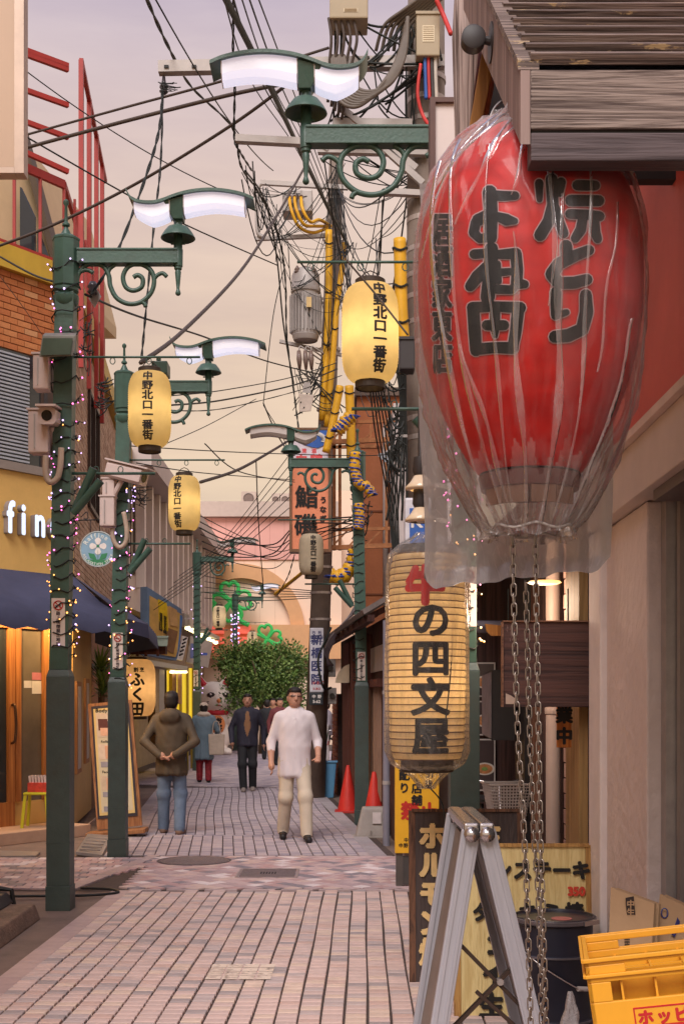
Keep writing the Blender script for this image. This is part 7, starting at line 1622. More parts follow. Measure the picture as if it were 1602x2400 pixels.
STR = [[(445, 455, 95), (448, 610, 95), (450, 780, 90)], [(450, 478, 70), (540, 480, 66), (625, 480, 60)], [(400, 640, 70), (340, 665, 75), (330, 735, 72), (375, 785, 62), (440, 770, 70)], [(470, 620, 60), (560, 645, 80), (622, 655, 50)], [(440, 600, 60), (345, 640, 55)],
       [(450, 850, 95), (448, 1000, 100), (430, 1200, 105)], [(335, 890, 68), (430, 880, 66)], [(420, 980, 80), (350, 1050, 85), (305, 1115, 70)], [(500, 895, 66), (630, 890, 80), (640, 1000, 85), (630, 1100, 80), (685, 1105, 60)], [(480, 1140, 62), (590, 1145, 62), (640, 1100, 60)], [(490, 1020, 54), (590, 1010, 50)], [(500, 960, 40), (500, 1080, 50)],
       [(325, 1275, 85), (335, 1430, 84), (345, 1570, 80)], [(315, 1268, 78), (480, 1262, 76), (655, 1268, 80)], [(640, 1280, 84), (625, 1430, 82), (600, 1560, 78)], [(345, 1562, 84), (480, 1548, 82), (600, 1556, 84)], [(480, 1290, 74), (480, 1400, 74), (480, 1470, 40)], [(420, 1395, 70), (545, 1395, 70)],
       [(788, 390, 60), (795, 500, 44)], [(950, 385, 66), (935, 465, 50)], [(880, 365, 90), (888, 540, 86), (855, 660, 84), (800, 755, 86)], [(905, 560, 60), (940, 670, 72), (965, 740, 72)], [(1060, 405, 78), (1185, 408, 74)], [(1010, 508, 80), (1210, 512, 80)], [(1010, 605, 70), (1130, 612, 76), (1215, 620, 72)], [(1095, 640, 72), (1085, 720, 72), (1045, 775, 66)], [(1180, 640, 74), (1185, 740, 76), (1205, 780, 64)],
       [(985, 830, 84), (990, 920, 84)], [(1140, 860, 72), (1040, 905, 80), (930, 960, 88), (885, 1030, 92), (930, 1095, 88), (1040, 1095, 80), (1130, 1070, 80)],
       [(905, 1165, 82), (910, 1320, 70)], [(910, 1325, 62), (985, 1305, 46)], [(1120, 1180, 88), (1128, 1300, 96), (1095, 1420, 92), (1000, 1470, 90), (900, 1478, 88)]]
kanji = M('lantern brush black', S(22, 18, 18), 0.7, var=0.6, vs=16); outl = M('lantern outline', S(188, 150, 152), 0.6)
def decal(tris, lift, step):
    mb = MB()
    for t in split_tris(tris, 26): mb.add([on_lantern(*Zm(p[0], p[1]), lift+t[3]*step) for p in t[:3]], ((0, 1, 2),))
    return mb
jit = [[(x+rnd.uniform(-4, 4), y+rnd.uniform(-4, 4), w_*rnd.uniform(0.94, 1.06)) for x, y, w_ in st] for st in STR]
decal(strokes(jit, 80, 8), 0.0015, 0.00002).build('lettering_outline', outl, red_l); decal(strokes(jit, 80, 0), 0.0032, 0.00003).build('lettering', kanji, red_l)
tl_ = layout('居酒家東店', 235, True, 0.97, 0.60, 9); tl_ = [tuple((105+p[0], 1170-p[1]) for p in t[:3])+(t[3],) for t in tl_]
tlo = layout('居酒家東店', 235, True, 0.97, 0.60, 17); tlo = [tuple((105+p[0], 1170-p[1]) for p in t[:3])+(t[3],) for t in tlo]
decal(tlo, 0.0015, 0.00002).build('side_lettering_outline', outl, red_l); decal(tl_, 0.0032, 0.00003).build('side_lettering', kanji, red_l)
# clear bag drawn over it
film = vinyl('bag film', (0.90, 0.82, 0.80, 1), 0.0, 0.42, 0.22, 9, (1, 1, 0.16), 0.16, 0.13, 0.0, 0.45)
film2 = vinyl('bag film gathered', (0.72, 0.62, 0.58, 1), 0.18, 0.6, 0.18, 9, (1, 1, 0.2), 0.2, 0.2, 0.08, 0.5); film3 = vinyl('bag film top', (0.92, 0.85, 0.84, 1), 0.12, 0.6, 0.12, 9, (1, 1, 0.3), 0.25, 0.28, 0.10, 0.6)
env = [(1262, 104), (1250, 98), (1236, 108), (1215, 128), (1180, 150), (1140, 173), (1090, 196), (1030, 220), (960, 240), (880, 254), (760, 265), (640, 268), (540, 263), (470, 250), (420, 232), (380, 205), (350, 180), (325, 150), (305, 120), (292, 108)]
ez = [zof(y) for y, r in env]; er = [r*kz for y, r in env]
bag = MB(); NA, NZ = 220, 120; rr = random.Random(5); fd = [(rr.randint(5, 34), rr.uniform(0, 6.28), rr.uniform(0.3, 1)) for _ in range(14)]
vs = []
for i in range(NZ+1):
    z = ez[0]+(ez[-1]-ez[0])*i/NZ; r0 = float(np.interp(z, ez, er)); f = i/NZ
    amp = 0.0035+0.012*max(0, 1-f/0.32)**1.2+0.011*max(0, (f-0.80)/0.20)
    for j in range(NA):
        a = 2*PI*j/NA; q = sum(w_*math.sin(n_*a+p_+1.6*math.sin(4*z+n_)) for n_, p_, w_ in fd)/3.2
        rg = sum(max(0, 1-abs(((a*n_/6.283+p_+0.35*math.sin(z*5+n_)) % 1)-0.5)*9)**2 for n_, p_ in ((7, 0.1), (11, 0.47), (4, 0.8)))
        r_ = max(r0+amp*(q+0.35*math.sin(37*a+z*9)), Rl(z)+0.006 if z > pz[0] else 0.05)+0.008*rg
        vs.append((X0+r_*math.cos(a), DL+r_*math.sin(a), z+0.006*math.sin(9*a)*max(0, 1-f*20)))
for i in range(NZ):
    for j in range(NA):
        f = i/NZ+0.03*math.sin(j*0.35)+0.02*math.sin(j*0.93); bag.m = 1 if f < 0.16 else (2 if f > 0.90+0.05*math.sin(j*0.21) else 0); bag.mi.append(bag.m); bag.f.append((i*NA+j, i*NA+(j+1) % NA, (i+1)*NA+(j+1) % NA, (i+1)*NA+j))
bag.v += vs
pc = thing('plastic_bag', 'crumpled clear plastic bag drawn over the huge red lantern', 'plastic bag', (X0, DL, ez[0]))
bag.build('film', [film, film2, film3], pc, True)
pleat = vinyl('bag pleat', (0.90, 0.84, 0.82, 1), 0.16, 0.50, 0.12, 12, (1, 1, 0.25), 0.25, 0.30, 0.0, 0.9)
er_ = lambda z: float(np.interp(z, ez, er))
for a0, a1, y0, y1, w0 in ((-0.95, -0.62, 380, 1235, .009), (-0.52, -0.40, 430, 1240, .006), (-0.28, -0.2, 640, 1242, .010), (0.06, 0.02, 330, 800, .008), (0.10, 0.10, 560, 1240, .013), (0.36, 0.30, 420, 1240, .007), (0.62, 0.45, 560, 930, .005), (-1.15, -0.8, 420, 1225, .012), (-0.75, -0.45, 860, 1235, .008), (0.0, -0.3, 330, 560, .008), (-0.2, -0.75, 320, 600, .010), (-0.35, -1.05, 318, 520, .010), (-0.05, -0.5, 325, 470, .007), (-0.6, -1.2, 330, 640, .008), (0.85, 0.6, 800, 1230, .009)):
    mb = MB(); n = 34; vs = []
    for i in range(n+1):
        f = i/n; z = zof(y0+(y1-y0)*f); a = a0+(a1-a0)*f**0.8+0.02*math.sin(f*9+a0*20); R_ = max(er_(z), Rl(z)+0.008 if z > pz[0] else 0)+0.008; w_ = w0*(0.35+0.65*math.sin(PI*min(1, f*0.9+0.06)))*(0.75+0.25*math.sin(f*17+a0*30))
        for q, l_ in ((-1, 0), (0, 0.006), (1, 0)): aa = a+q*w_/max(R_, 0.08); vs.append((X0+(R_+l_)*math.sin(aa), DL-(R_+l_)*math.cos(aa), z))
    mb.add(vs, [(3*i+j, 3*i+j+1, 3*i+4+j, 3*i+3+j) for i in range(n) for j in range(2)]); mb.build('pleat', pleat, pc, True)
mb = MB(); mb.tube([V((X0+0.118*math.cos(q)*(1+0.05*math.sin(5*q)), DL+0.118*math.sin(q), zof(1243)+0.006*math.sin(7*q))) for q in [2*PI*j/40 for j in range(40)]], 0.004, 5, closed=True); mb.build('tie_cord', M('tie cord', S(170, 160, 156), 0.6), pc, True)
# hanging flap of a second, milky sheet behind
fp = thing('plastic_sheet', 'milky grey plastic sheet hanging behind the red lantern bottom', 'plastic sheet', P(1210, 1370, 3.78))
milky = vinyl('milky sheet', (0.66, 0.60, 0.58, 1), 0.40, 0.62, 0.35, 9, (1, 1, 0.5), 0.3, 0.15, 0.10)
mb = MB(); NX, NY = 60, 50
for side, dd in ((0, 3.76), (1, 3.90)):
    vs = []
    for i in range(NY+1):
        f = i/NY; py = 430+950*f
        x0 = 982+8*f+6*math.sin(f*9); x1 = 1432-4*math.sin(f*7)
        for j in range(NX+1):
            g = j/NX; px = x0+(x1-x0)*g; yb = py + (f**6)*(-48*g+4*math.sin(g*23)+2*math.sin(g*51)) + (f**12)*(-26*(max(0, abs(g-0.5)-0.44)/0.06))
            dz = 0.006*math.sin(g*21+f*4)+0.008*math.sin(g*9-f*6)+0.003*math.sin(g*47+f*20)*f
            edge_ = min(1, min(g, 1-g)/0.06, (1-f)/0.05+0.0); d = dd if side == 0 else 3.76+(dd-3.76)*max(0, edge_)**0.5
            vs.append(P(px, yb, d+dz*(1 if side == 0 else 0.6)))
    mb.add(vs, [(i*(NX+1)+j, i*(NX+1)+j+1, (i+1)*(NX+1)+j+1, (i+1)*(NX+1)+j) for i in range(NY) for j in range(NX)])
mb.build('film', milky, fp, True)
# chains
chm = M('chain steel', S(150, 138, 130), 0.35, metal=0.8, var=0.2, vs=30)
lk = MB(); hl, hw, rw = 0.0112, 0.0068, 0.0021; pts = [V((hw*math.cos(a), 0, hl+hw*math.sin(a))) for a in [PI*j/6 for j in range(7)]]+[V((hw*math.cos(a), 0, -hl+hw*math.sin(a))) for a in [PI+PI*j/6 for j in range(7)]]
lk.tube(pts, rw, 6, closed=True)
lk0 = None
def chain(label, pts, d=3.4, grp='steel chains under the red lantern'):
    global lk0
    t = thing('chain', label, 'chain', P(*pts[0], d), grp); cp = catmull([P(x, y, d) for x, y in pts], 20); acc = 0.0; pitch = 0.0262; pos = [cp[0]]; last = cp[0]
    for p in cp[1:]:
        while (p-last).length >= pitch: last = last+(p-last).normalized()*pitch; pos.append(last)
    for i in range(len(pos)-1):
        m_ = (pos[i]+pos[i+1])/2; dv = (pos[i+1]-pos[i]).normalized()
        if lk0 is None: o = lk.build('link', chm, None, True); lk0 = o.data; o.parent = t
        else: o = bpy.data.objects.new('link', lk0); COL.objects.link(o); o.parent = t
        q = dv.to_track_quat('Z', 'Y'); o.rotation_mode = 'QUATERNION'; o.rotation_quaternion = q @ Matrix.Rotation((PI/2 if i % 2 else 0)+0.45, 3, 'Z').to_quaternion(); o.location = m_-ORG[t]
chain('left steel chain hanging straight below the red lantern', [(1200, 1256), (1205, 1480), (1212, 1700), (1224, 1900), (1234, 2100), (1244, 2460)])
chain('middle steel chain starting below the plastic sheet edge', [(1231, 1366), (1235, 1500), (1240, 1700), (1250, 1950), (1261, 2110), (1270, 2460)], 3.5)
chain('right steel chain with the largest links below red lantern', [(1253, 1256), (1257, 1480), (1260, 1660), (1265, 1950), (1270, 2110), (1280, 2460)])
# ================================================================== WHITE LANTERN
cl = P(1000, 1540, 6.8); r4, h4 = 0.205, 1.08
gl = thing('paper_lantern', 'tall glowing white striped lantern with red and black lettering', 'lantern', cl, local=True)
R4 = lambda z: r4*(1-0.10*max(0, (abs(z)-0.40)/0.14)**2-0.03*(z/0.54)**2)
p4 = []
for i in range(121): z = -h4/2+h4*i/120; p4.append((R4(z)*(1 if i % 4 == 2 else 0.988 if i % 4 else 0.972), z))
MB().lathe(p4, (0, 0, 0), 56, False).build('paper_body', paper('white lantern paper', S(220, 196, 158), 0.62), gl, True)
mb = MB()
for i in range(31):
    z = -h4/2+h4*i/30; mb.tube([V((R4(z)*0.985*math.cos(q), R4(z)*0.985*math.sin(q), z)) for q in [2*PI*j/40 for j in range(40)]], 0.0032, 5, closed=True)
tag(mb.build('bamboo_ribs', M('rib brown', S(96, 66, 46), 0.7), gl, True), kind='stuff')
MB().lathe([(0.135, -h4/2-0.07), (0.14, -h4/2-0.065), (0.14, -h4/2+0.004), (0.12, -h4/2+0.004), (0.12, -h4/2-0.06)], (0, 0, 0), 32, False).build('bottom_ring', cap_m, gl)
MB().lathe([(0.16, h4/2-0.004), (0.15, h4/2+0.05), (0.03, h4/2+0.06)], (0, 0, 0), 32, False).build('top_cap', cap_m, gl)
mb = MB(); wrap(mb, layout('牛', 0.21, False, 1, 1, 0.013, 8), R4, 0.375, -0.12, lift=0.006, lim=0.04, rref=r4); mb.build('red_character', M('lantern red ink', S(196, 34, 34), 0.6), gl)
mb = MB(); wrap(mb, layout('の四文屋', 0.200, True, 1.0, 1.05, 0.008, 8), R4, -0.115, 0.03, lift=0.006, lim=0.04, rref=r4); mb.build('lettering', ink, gl)
for z, e in ((0.22, 0.75), (-0.14, 1.25)):
    l = bpy.data.lights.new('lantern bulb', 'POINT'); l.energy = e; l.color = (1, 0.70, 0.36); l.shadow_soft_size = 0.07; lo = bpy.data.objects.new('lantern_bulb', l); COL.objects.link(lo); lo.parent = gl; lo.location = (0.04, 0, z)
pb2 = thing('plastic_bag', 'clear plastic bag over the tall white lantern, tied below', 'plastic bag', cl, local=True)
e2z = [-0.70, -0.66, -0.62, -0.57, -0.50, -0.3, 0.45, 0.54, 0.60, 0.64, 0.66]; e2r = [0.03, 0.06, 0.10, 0.19, 0.222, 0.222, 0.218, 0.205, 0.14, 0.07, 0.05]
mb = MB(); NA, NZ = 120, 80; vs = []
for i in range(NZ+1):
    z = e2z[0]+(e2z[-1]-e2z[0])*i/NZ; r0 = float(np.interp(z, e2z, e2r))
    for j in range(NA):
        a = 2*PI*j/NA; q = 0.0045*(math.sin(11*a+5*z)+math.sin(23*a-9*z)*0.7)+0.010*max(0, abs(z)-0.52)/0.14*math.sin(17*a+3)
        vs.append(((max(r0+q, R4(z)+0.012 if abs(z) < 0.53 else 0.02))*math.cos(a), max(r0+q, R4(z)+0.012 if abs(z) < 0.53 else 0.02)*math.sin(a), z))
mb.add(vs, [(i*NA+j, i*NA+(j+1) % NA, (i+1)*NA+(j+1) % NA, (i+1)*NA+j) for i in range(NZ) for j in range(NA)]); mb.build('film', vinyl('bag film two', (0.72, 0.66, 0.62, 1), 0.06, 0.5, 0.15, 12, (1, 1, 0.3), 0.45, 0.14, 0.14), pb2, True)
MB().tube(catmull([(0.10, -0.1, 0.42), (0.115, -0.16, 0.0), (0.08, -0.2, -0.35)]), 0.004, 5).build('cord', wire, pb2, True)
# wire holding it
mb = MB(); mb.tube([cl+V((0, 0, 0.64)), cl+V((0, 0, 1.5))], 0.006, 6); mb.tube(catmull([cl+V((0, 0, -0.68)), cl+V((0.08, 0, -0.78)), cl+V((0.10, 0, -0.95))]), 0.004, 5); tag(mb.build('hanging_wire', wire), 'thin wire above and below the tall white lantern', 'wire')
# bulb lamps and blue sign beside it
for lb, px, py, lit in (('upper bulb lamp with glass shade beside the plastic sheet', 985, 1130, True), ('lower bulb lamp with clear glass shade beside plastic sheet', 985, 1205, False)):
    t = thing('bulb_lamp', lb, 'lamp', P(px, py, 6.2)); c = P(px, py, 6.2)
    MB().lathe([(0.035, 0.12), (0.04, 0.05), (0.03, 0.03)], c, 16).build('socket', bkp, t, 40); MB().lathe([(0.032, 0.03), (0.05, 0.0), (0.075, -0.025), (0.075, -0.035), (0.05, -0.04)], c, 24, False).build('glass_shade', M('shade glass', S(214, 190, 160), 0.15, spec=0.6), t, True)
    MB().ball(c+V((0, 0, -0.01)), 0.035, 12, 7).build('bulb', glow('bulb warm', (1, 0.75, 0.4), 2.0) if lit else M('bulb glass', S(200, 190, 180), 0.2), t, True)
    MB().tube([c+V((0, 0, 0.11)), c+V((0, 0.03, 0.35))], 0.012, 6).build('stem', bkp, t)
kb = thing('blue_sign', 'white box sign with blue face beside the bulb lamps', 'sign', P(970, 1290, 10.6)); a_, b_ = P(948, 1300, 10.6), P(1010, 1166, 10.6)
MB().box(a_.x, b_.x, 10.6, 10.75, a_.z, b_.z).build('case', M('sign box white', S(206, 204, 212), 0.4), kb, bevel=0.02); f_ = MB().box(a_.x+0.04, b_.x-0.01, 10.592, 10.599, a_.z+0.02, b_.z-0.09).build('face', M('sign face blue', S(52, 96, 172), 0.4), kb)
mb = MB(); letters(mb, 'Ki', 0.16, ((a_.x+0.12), 10.591, b_.z-0.19), bold=0.004); mb.build('lettering', M('white ink', S(220, 214, 210)), f_)

# ================================================================== SHOP NEXT DOOR (seen below the plastic sheet)
ns = thing('next_shop', 'dark timber shopfront with posts and pipe beyond the plaster pillar', 'shop', wR.pt(8.2, 0, 0))
dkb = wood('dark brown timber', S(78, 54, 50), S(52, 36, 34), 'Z', 5)
wR.b(6.62, 10.6, 0, 3.2, -1.2, -0.20).build('wall', dkb, ns)
for px0, px1, o_, m_ in ((1376, 1394, 0.0, dkb), (1341, 1373, 0.04, wood('amber post', S(156, 120, 76), S(122, 92, 56), 'Z', 4, 0.6)), (1318, 1340, -0.02, dkb), (1243, 1252, 0.0, wood('slat brown', S(130, 92, 72), S(96, 66, 54), 'Z', 5)), (1255, 1262, 0.0, MATS['slat brown']), (1264, 1270, 0.0, dkb), (1216, 1238, 0.03, M('black post', S(36, 32, 34), 0.5))):
    wR.b(wR.s_of(px1), wR.s_of(px0), 0, 2.75, -0.19, o_).build('post', m_, ns)
bs0, bs1 = wR.s_of(1316), wR.s_of(1302)
for k in range(28): 
    wR.b(bs0, bs1, k*0.095, k*0.095+0.085, -0.19, -0.05+0.004*(k % 2)).build('pier_brick', M('pale pier brick', (0, 0, 0), 0.8, var=0.12, pal=[(S(170, 134, 122), 2), (S(158, 122, 112), 1), (S(182, 148, 136), 1)]), ns)
c = wR.pt(wR.s_of(1288), 0, -0.02); MB().cyl(c, c+V((0, 0, 2.75)), 0.048, n=18).build('downpipe', M('pale pipe', S(186, 164, 154), 0.5, var=0.06), ns, 40); MB().lathe([(0.054, -0.02), (0.056, 0.0), (0.054, 0.02)], c+V((0, 0, 1.55)), 18).build('pipe_collar', M('pale pipe', (0, 0, 0)), ns)
mb = MB(); mb.prism([(0.98, 6.65, 2.62), (3.0, 6.65, 2.62), (3.0, 11.2, 2.7), (0.95, 11.2, 2.7)], (0, 0, 0.08)); mb.build('eave_soffit', M('soffit plum', S(84, 66, 66), 0.7), ns)
for y in (7.4, 8.2, 9.0, 9.8): MB().box(0.98, 2.0, y, y+0.07, 2.55, 2.615).build('soffit_beam', dkb, ns)
MB().tube([(0.86, 9.3, 2.15), (1.4, 9.3, 2.15)], 0.045, 12).build('rolled_blind', M('blind grey', S(92, 88, 100), 0.6), ns, True)
mb = MB(); pts = [P(1136, 1462, 9.1), P(1190, 1468, 9.1), P(1190, 1490, 9.1), P(1150, 1490, 9.1), P(1140, 1480, 9.1)]; mb.prism(pts, (0, 0.03, 0)); mb.build('curved_bracket', wo_, ns)
MB().lathe([(0.09, 0.01), (0.10, 0.0), (0.08, -0.008)], P(1275, 1366, 7.6), 24).build('ceiling_light', glow('ceiling warm', (1, 0.5, 0.14), 0.9), ns)
l = bpy.data.lights.new('ceiling lamp', 'POINT'); l.energy = 9; l.color = (1, 0.72, 0.5); l.shadow_soft_size = 0.12; lo = bpy.data.objects.new('ceiling_lamp', l); COL.objects.link(lo); lo.location = P(1275, 1366, 7.6)+V((-0.12, 0.2, -0.12))-ORG[ns]; lo.parent = ns
fw = thing('poster_wall', 'brown cross wall with framed food posters behind the lamp post', 'wall', V((1.15, 10.75, 0)))
MB().box(0.98, 3.0, 10.75, 10.9, 0, 2.68).build('wall', dkb, fw)
for y0, y1, d_ in ((1556, 1630, 10.72), (1646, 1720, 10.72), (1735, 1850, 10.72)):
    a_, b_ = P(1112, y1, d_), P(1156, y0, d_); f_ = MB().box(a_.x, b_.x, d_-0.015, d_+0.02, a_.z, b_.z).build('poster', M('poster dark', S(70, 58, 58), 0.3), fw); MB().box(a_.x, b_.x+0.012, d_-0.012, d_+0.015, a_.z-0.012, b_.z+0.012).build('poster_edge', M('poster edge', S(196, 186, 180), 0.4), f_)
    c = V(((a_.x+b_.x)/2, d_-0.02, a_.z+(b_.z-a_.z)*0.42)); k = 20
    for r_, m_, o_ in ((0.085, M('bowl white', S(206, 196, 186), 0.4), 0), (0.066, M('soup', S(176, 118, 74), 0.5, var=0.4, vs=40), -0.003), (0.026, M('herb', S(110, 134, 70), 0.6, var=0.3, vs=60), -0.006)): mb = MB(); mb.add([c+V((r_*math.cos(2*PI*j/k), o_, r_*0.62*math.sin(2*PI*j/k))) for j in range(k)], (tuple(range(k)),)); mb.build('food_picture', m_, f_)
bx = thing('projecting_box', 'black projecting box sign with grey side beyond the post', 'sign', P(1180, 1735, 9.6))
MB().hexa([P(1152, 1735, 9.6), P(1206, 1735, 9.6), P(1206, 1735, 9.9), P(1130, 1722, 10.1)], [P(1152, 1570, 9.6), P(1206, 1570, 9.6), P(1206, 1570, 9.9), P(1130, 1580, 10.1)]).build('case', M('black box', S(34, 30, 32), 0.6), bx); MB().prism([P(1151, 1730, 9.585), P(1131, 1720, 10.08), P(1131, 1584, 10.08), P(1151, 1576, 9.585)], (-0.01, -0.005, 0)).build('side_panel', M('grey side', S(120, 110, 112), 0.6, var=0.3, vs=7), bx)
pk = thing('wooden_signboard', 'plain dark stained plywood signboard hanging behind the chains', 'signboard', P(1285, 1655, 6.75)); a_, b_ = P(1177, 1657, 6.75), P(1395, 1458, 6.75)
pkm = wood('stained plywood', S(92, 62, 56), S(54, 38, 38), 'X', 4, 0.6)
MB().box(a_.x, b_.x, 6.75, 6.78, a_.z, b_.z).build('board', pkm, pk, bevel=0.004)
edgem = wood('plank edge', S(130, 92, 72), S(100, 70, 56), 'X', 6)
MB().box(a_.x-0.006, a_.x+0.004, 6.74, 6.785, a_.z, b_.z).build('edge', edgem, pk); MB().box(a_.x, b_.x, 6.74, 6.785, b_.z, b_.z+0.008).build('edge', edgem, pk)
MB().prism([P(1184, 1650, 6.748), P(1206, 1650, 6.748), P(1206, 1637, 6.748), P(1196, 1630, 6.748), P(1184, 1625, 6.748)], (0, -0.002, 0)).build('torn_paper', M('torn paper', S(180, 156, 140), 0.7), pk)
mb = MB()
for k in range(26): px = 1186+rnd.uniform(0, 26); py = 1464+rnd.uniform(0, 34); mb.bar(P(px, py, 6.748), P(px+rnd.uniform(-1, 2), py+rnd.uniform(4, 9), 6.748), 0.001, 0.0025, (0, 1, 0))
tag(mb.build('scratches', M('scratch', S(160, 130, 122), 0.7), pk), kind='stuff')
MB().tube([P(1190, 1458, 6.76), P(1190, 1380, 6.76)], 0.004, 5).build('hanger', wire, pk); MB().tube([P(1330, 1458, 6.76), P(1330, 1380, 6.76)], 0.004, 5).build('hanger', wire, pk)
og = thing('open_tag', 'narrow orange wooden open for business plaque on the shop post', 'plaque', P(1320, 1750, 6.95)); a_, b_ = P(1304, 1752, 6.95), P(1338, 1600, 6.95)
MB().box(a_.x, b_.x, 6.95, 6.97, a_.z, b_.z).build('plank', wood('orange plank', S(188, 112, 48), S(150, 82, 34), 'Z', 6, 0.5), og, bevel=0.003); mb = MB(); letters(mb, '営業中', 0.095, ((a_.x+b_.x)/2, 6.948, (a_.z+b_.z)/2), vertical=True, bold=0.005, gap=1.2); mb.build('lettering', ink, og)
bk = bicycle('silver city bicycle with wire front basket beyond the lamp post', V((1.10, 9.45, 0.10)), -PI/2+0.12); bk.location = V((1.13, 9.9, 0.0))
# ================================================================== SIGNS ON THE PAVEMENT
ysn = thing('yellow_notice', 'yellow standing notice board with black and red lettering', 'sign', G(975, 2083)); gx = G(975, 2083)
ym = M('notice yellow', S(226, 168, 40), 0.45, var=0.05); d_ = gx.y; zt, zb = CH+(HY-1745)*d_/F, CH+(HY-2000)*d_/F; xa, xb = (925-CX)*d_/F, (1028-CX)*d_/F
MB().box(xa, xb, d_, d_+0.10, zb, zt).build('panel', ym, ysn, bevel=0.006)
for x in (xa+0.01, xb-0.07): MB().box(x, x+0.06, d_+0.02, d_+0.09, 0, zb-0.001).build('leg', M('notice leg', S(84, 76, 72), 0.5), ysn)
MB().box(xa+0.07, xb-0.07, d_+0.03, d_+0.08, 0.03, zb-0.03).build('base_panel', M('notice base', S(72, 66, 64), 0.6), ysn)
mb = MB(); letters(mb, '配り', 0.095, P(947, 1832, d_-0.003), vertical=True, bold=0.004, gap=1.15); letters(mb, '店舗', 0.095, P(976, 1862, d_-0.003), vertical=True, bold=0.004, gap=1.1); letters(mb, '客引き', 0.085, P(1004, 1812, d_-0.003), vertical=True, bold=0.004, gap=1.1); letters(mb, '中野', 0.04, P(957, 1968, d_-0.003), bold=0.001); letters(mb, '中野北口一番街', 0.04, P(974, 1981, d_-0.003), bold=0.001); mb.build('lettering', ink, ysn)
mb = MB(); letters(mb, '禁', 0.16, P(960, 1898, d_-0.003), bold=0.008); letters(mb, '止', 0.16, P(1004, 1900, d_-0.003), bold=0.008); mb.build('red_lettering', M('notice red', S(186, 44, 36), 0.5), ysn)
def board(name, label, x0, x1, d, zt, lean, m, edge, thick=0.02, zb=0.0):
    t = thing(name, label, 'menu board', ((x0+x1)/2, d, zb)); a = V((x0, d, zb)); b = V((x1, d, zb)); up = V((0, lean, zt-zb)); n = V((0, -1, lean/(zt-zb))).normalized()
    mb = MB(); mb.hexa([a, b, b-n*thick, a-n*thick], [a+up, b+up, b+up-n*thick, a+up-n*thick]); mb.build('panel', m, t)
    for p, q, w_ in ((a, a+up, 0.022), (a+up, b+up, 0.018), (b, b+up, 0.022)): MB().bar(p+n*0.004-n*thick*0.5, q+n*0.004-n*thick*0.5, w_, thick+0.016, V((1, 0, 0)) if p.x == q.x else n).build('frame', edge, t)
    return t, a, up, n
bkw = wood('black board wood', S(74, 62, 60), S(56, 46, 46), 'Z', 4, 0.6); bke = wood('board edge', S(110, 76, 58), S(70, 50, 42), 'Z', 7)
t, a0, up0, n0 = board('menu_board', 'black leaning menu board with cream brush lettering', 0.40, 1.02, 7.25, 0.985, 0.10, bkw, bke)
crm = M('cream paint', S(216, 184, 128), 0.6, var=0.15, vs=20); mb = MB()
uu = up0.normalized()
for i, ch in enumerate('ホルモン焼'): letters(mb, ch, 0.155, a0+V((0.115, 0, 0))+up0*(0.86-i*0.165)+n0*0.012, right=(1, 0, 0), up=uu, bold=0.010)
for i, ch in enumerate('生'): letters(mb, ch, 0.17, a0+V((0.43, 0, 0))+up0*(0.86-i*0.18)+n0*0.012, right=(1, 0, 0), up=uu, bold=0.009)
mb.build('lettering', crm, t)
ybw = wood('yellow board wood', S(216, 194, 138), S(196, 170, 114), 'Z', 6.0, 0.6)
t, a0, up0, n0 = board('menu_board', 'pale yellow leaning menu board with black steak prices', 0.585, 1.262, 6.48, 0.875, 0.08, ybw, wood('board edge yellow', S(176, 134, 78), S(140, 100, 56), 'Z', 6))
uu = up0.normalized(); mb = MB()
letters(mb, 'ロインステーキ', 0.100, a0+V((0.335, 0, 0))+up0*0.86+n0*0.012, up=uu, bold=0.006, gap=1.0); letters(mb, 'タコキミ焼', 0.100, a0+V((0.36, 0, 0))+up0*0.62+n0*0.012, up=uu, bold=0.006, gap=1.18); letters(mb, 'コ', 0.12, a0+V((0.20, 0, 0))+up0*0.43+n0*0.012, up=uu, bold=0.008); letters(mb, 'イ', 0.12, a0+V((0.18, 0, 0))+up0*0.27+n0*0.012, up=uu, bold=0.008); letters(mb, '生', 0.13, a0+V((0.17, 0, 0))+up0*0.09+n0*0.012, up=uu, bold=0.008); mb.build('lettering', ink, t)
mb = MB(); letters(mb, '350', 0.06, a0+V((0.61, 0, 0))+up0*0.735+n0*0.012, up=uu, bold=0.004); letters(mb, '350', 0.06, a0+V((0.61, 0, 0))+up0*0.49+n0*0.012, up=uu, bold=0.004); mb.build('price', M('price red', S(196, 62, 44), 0.5), t)
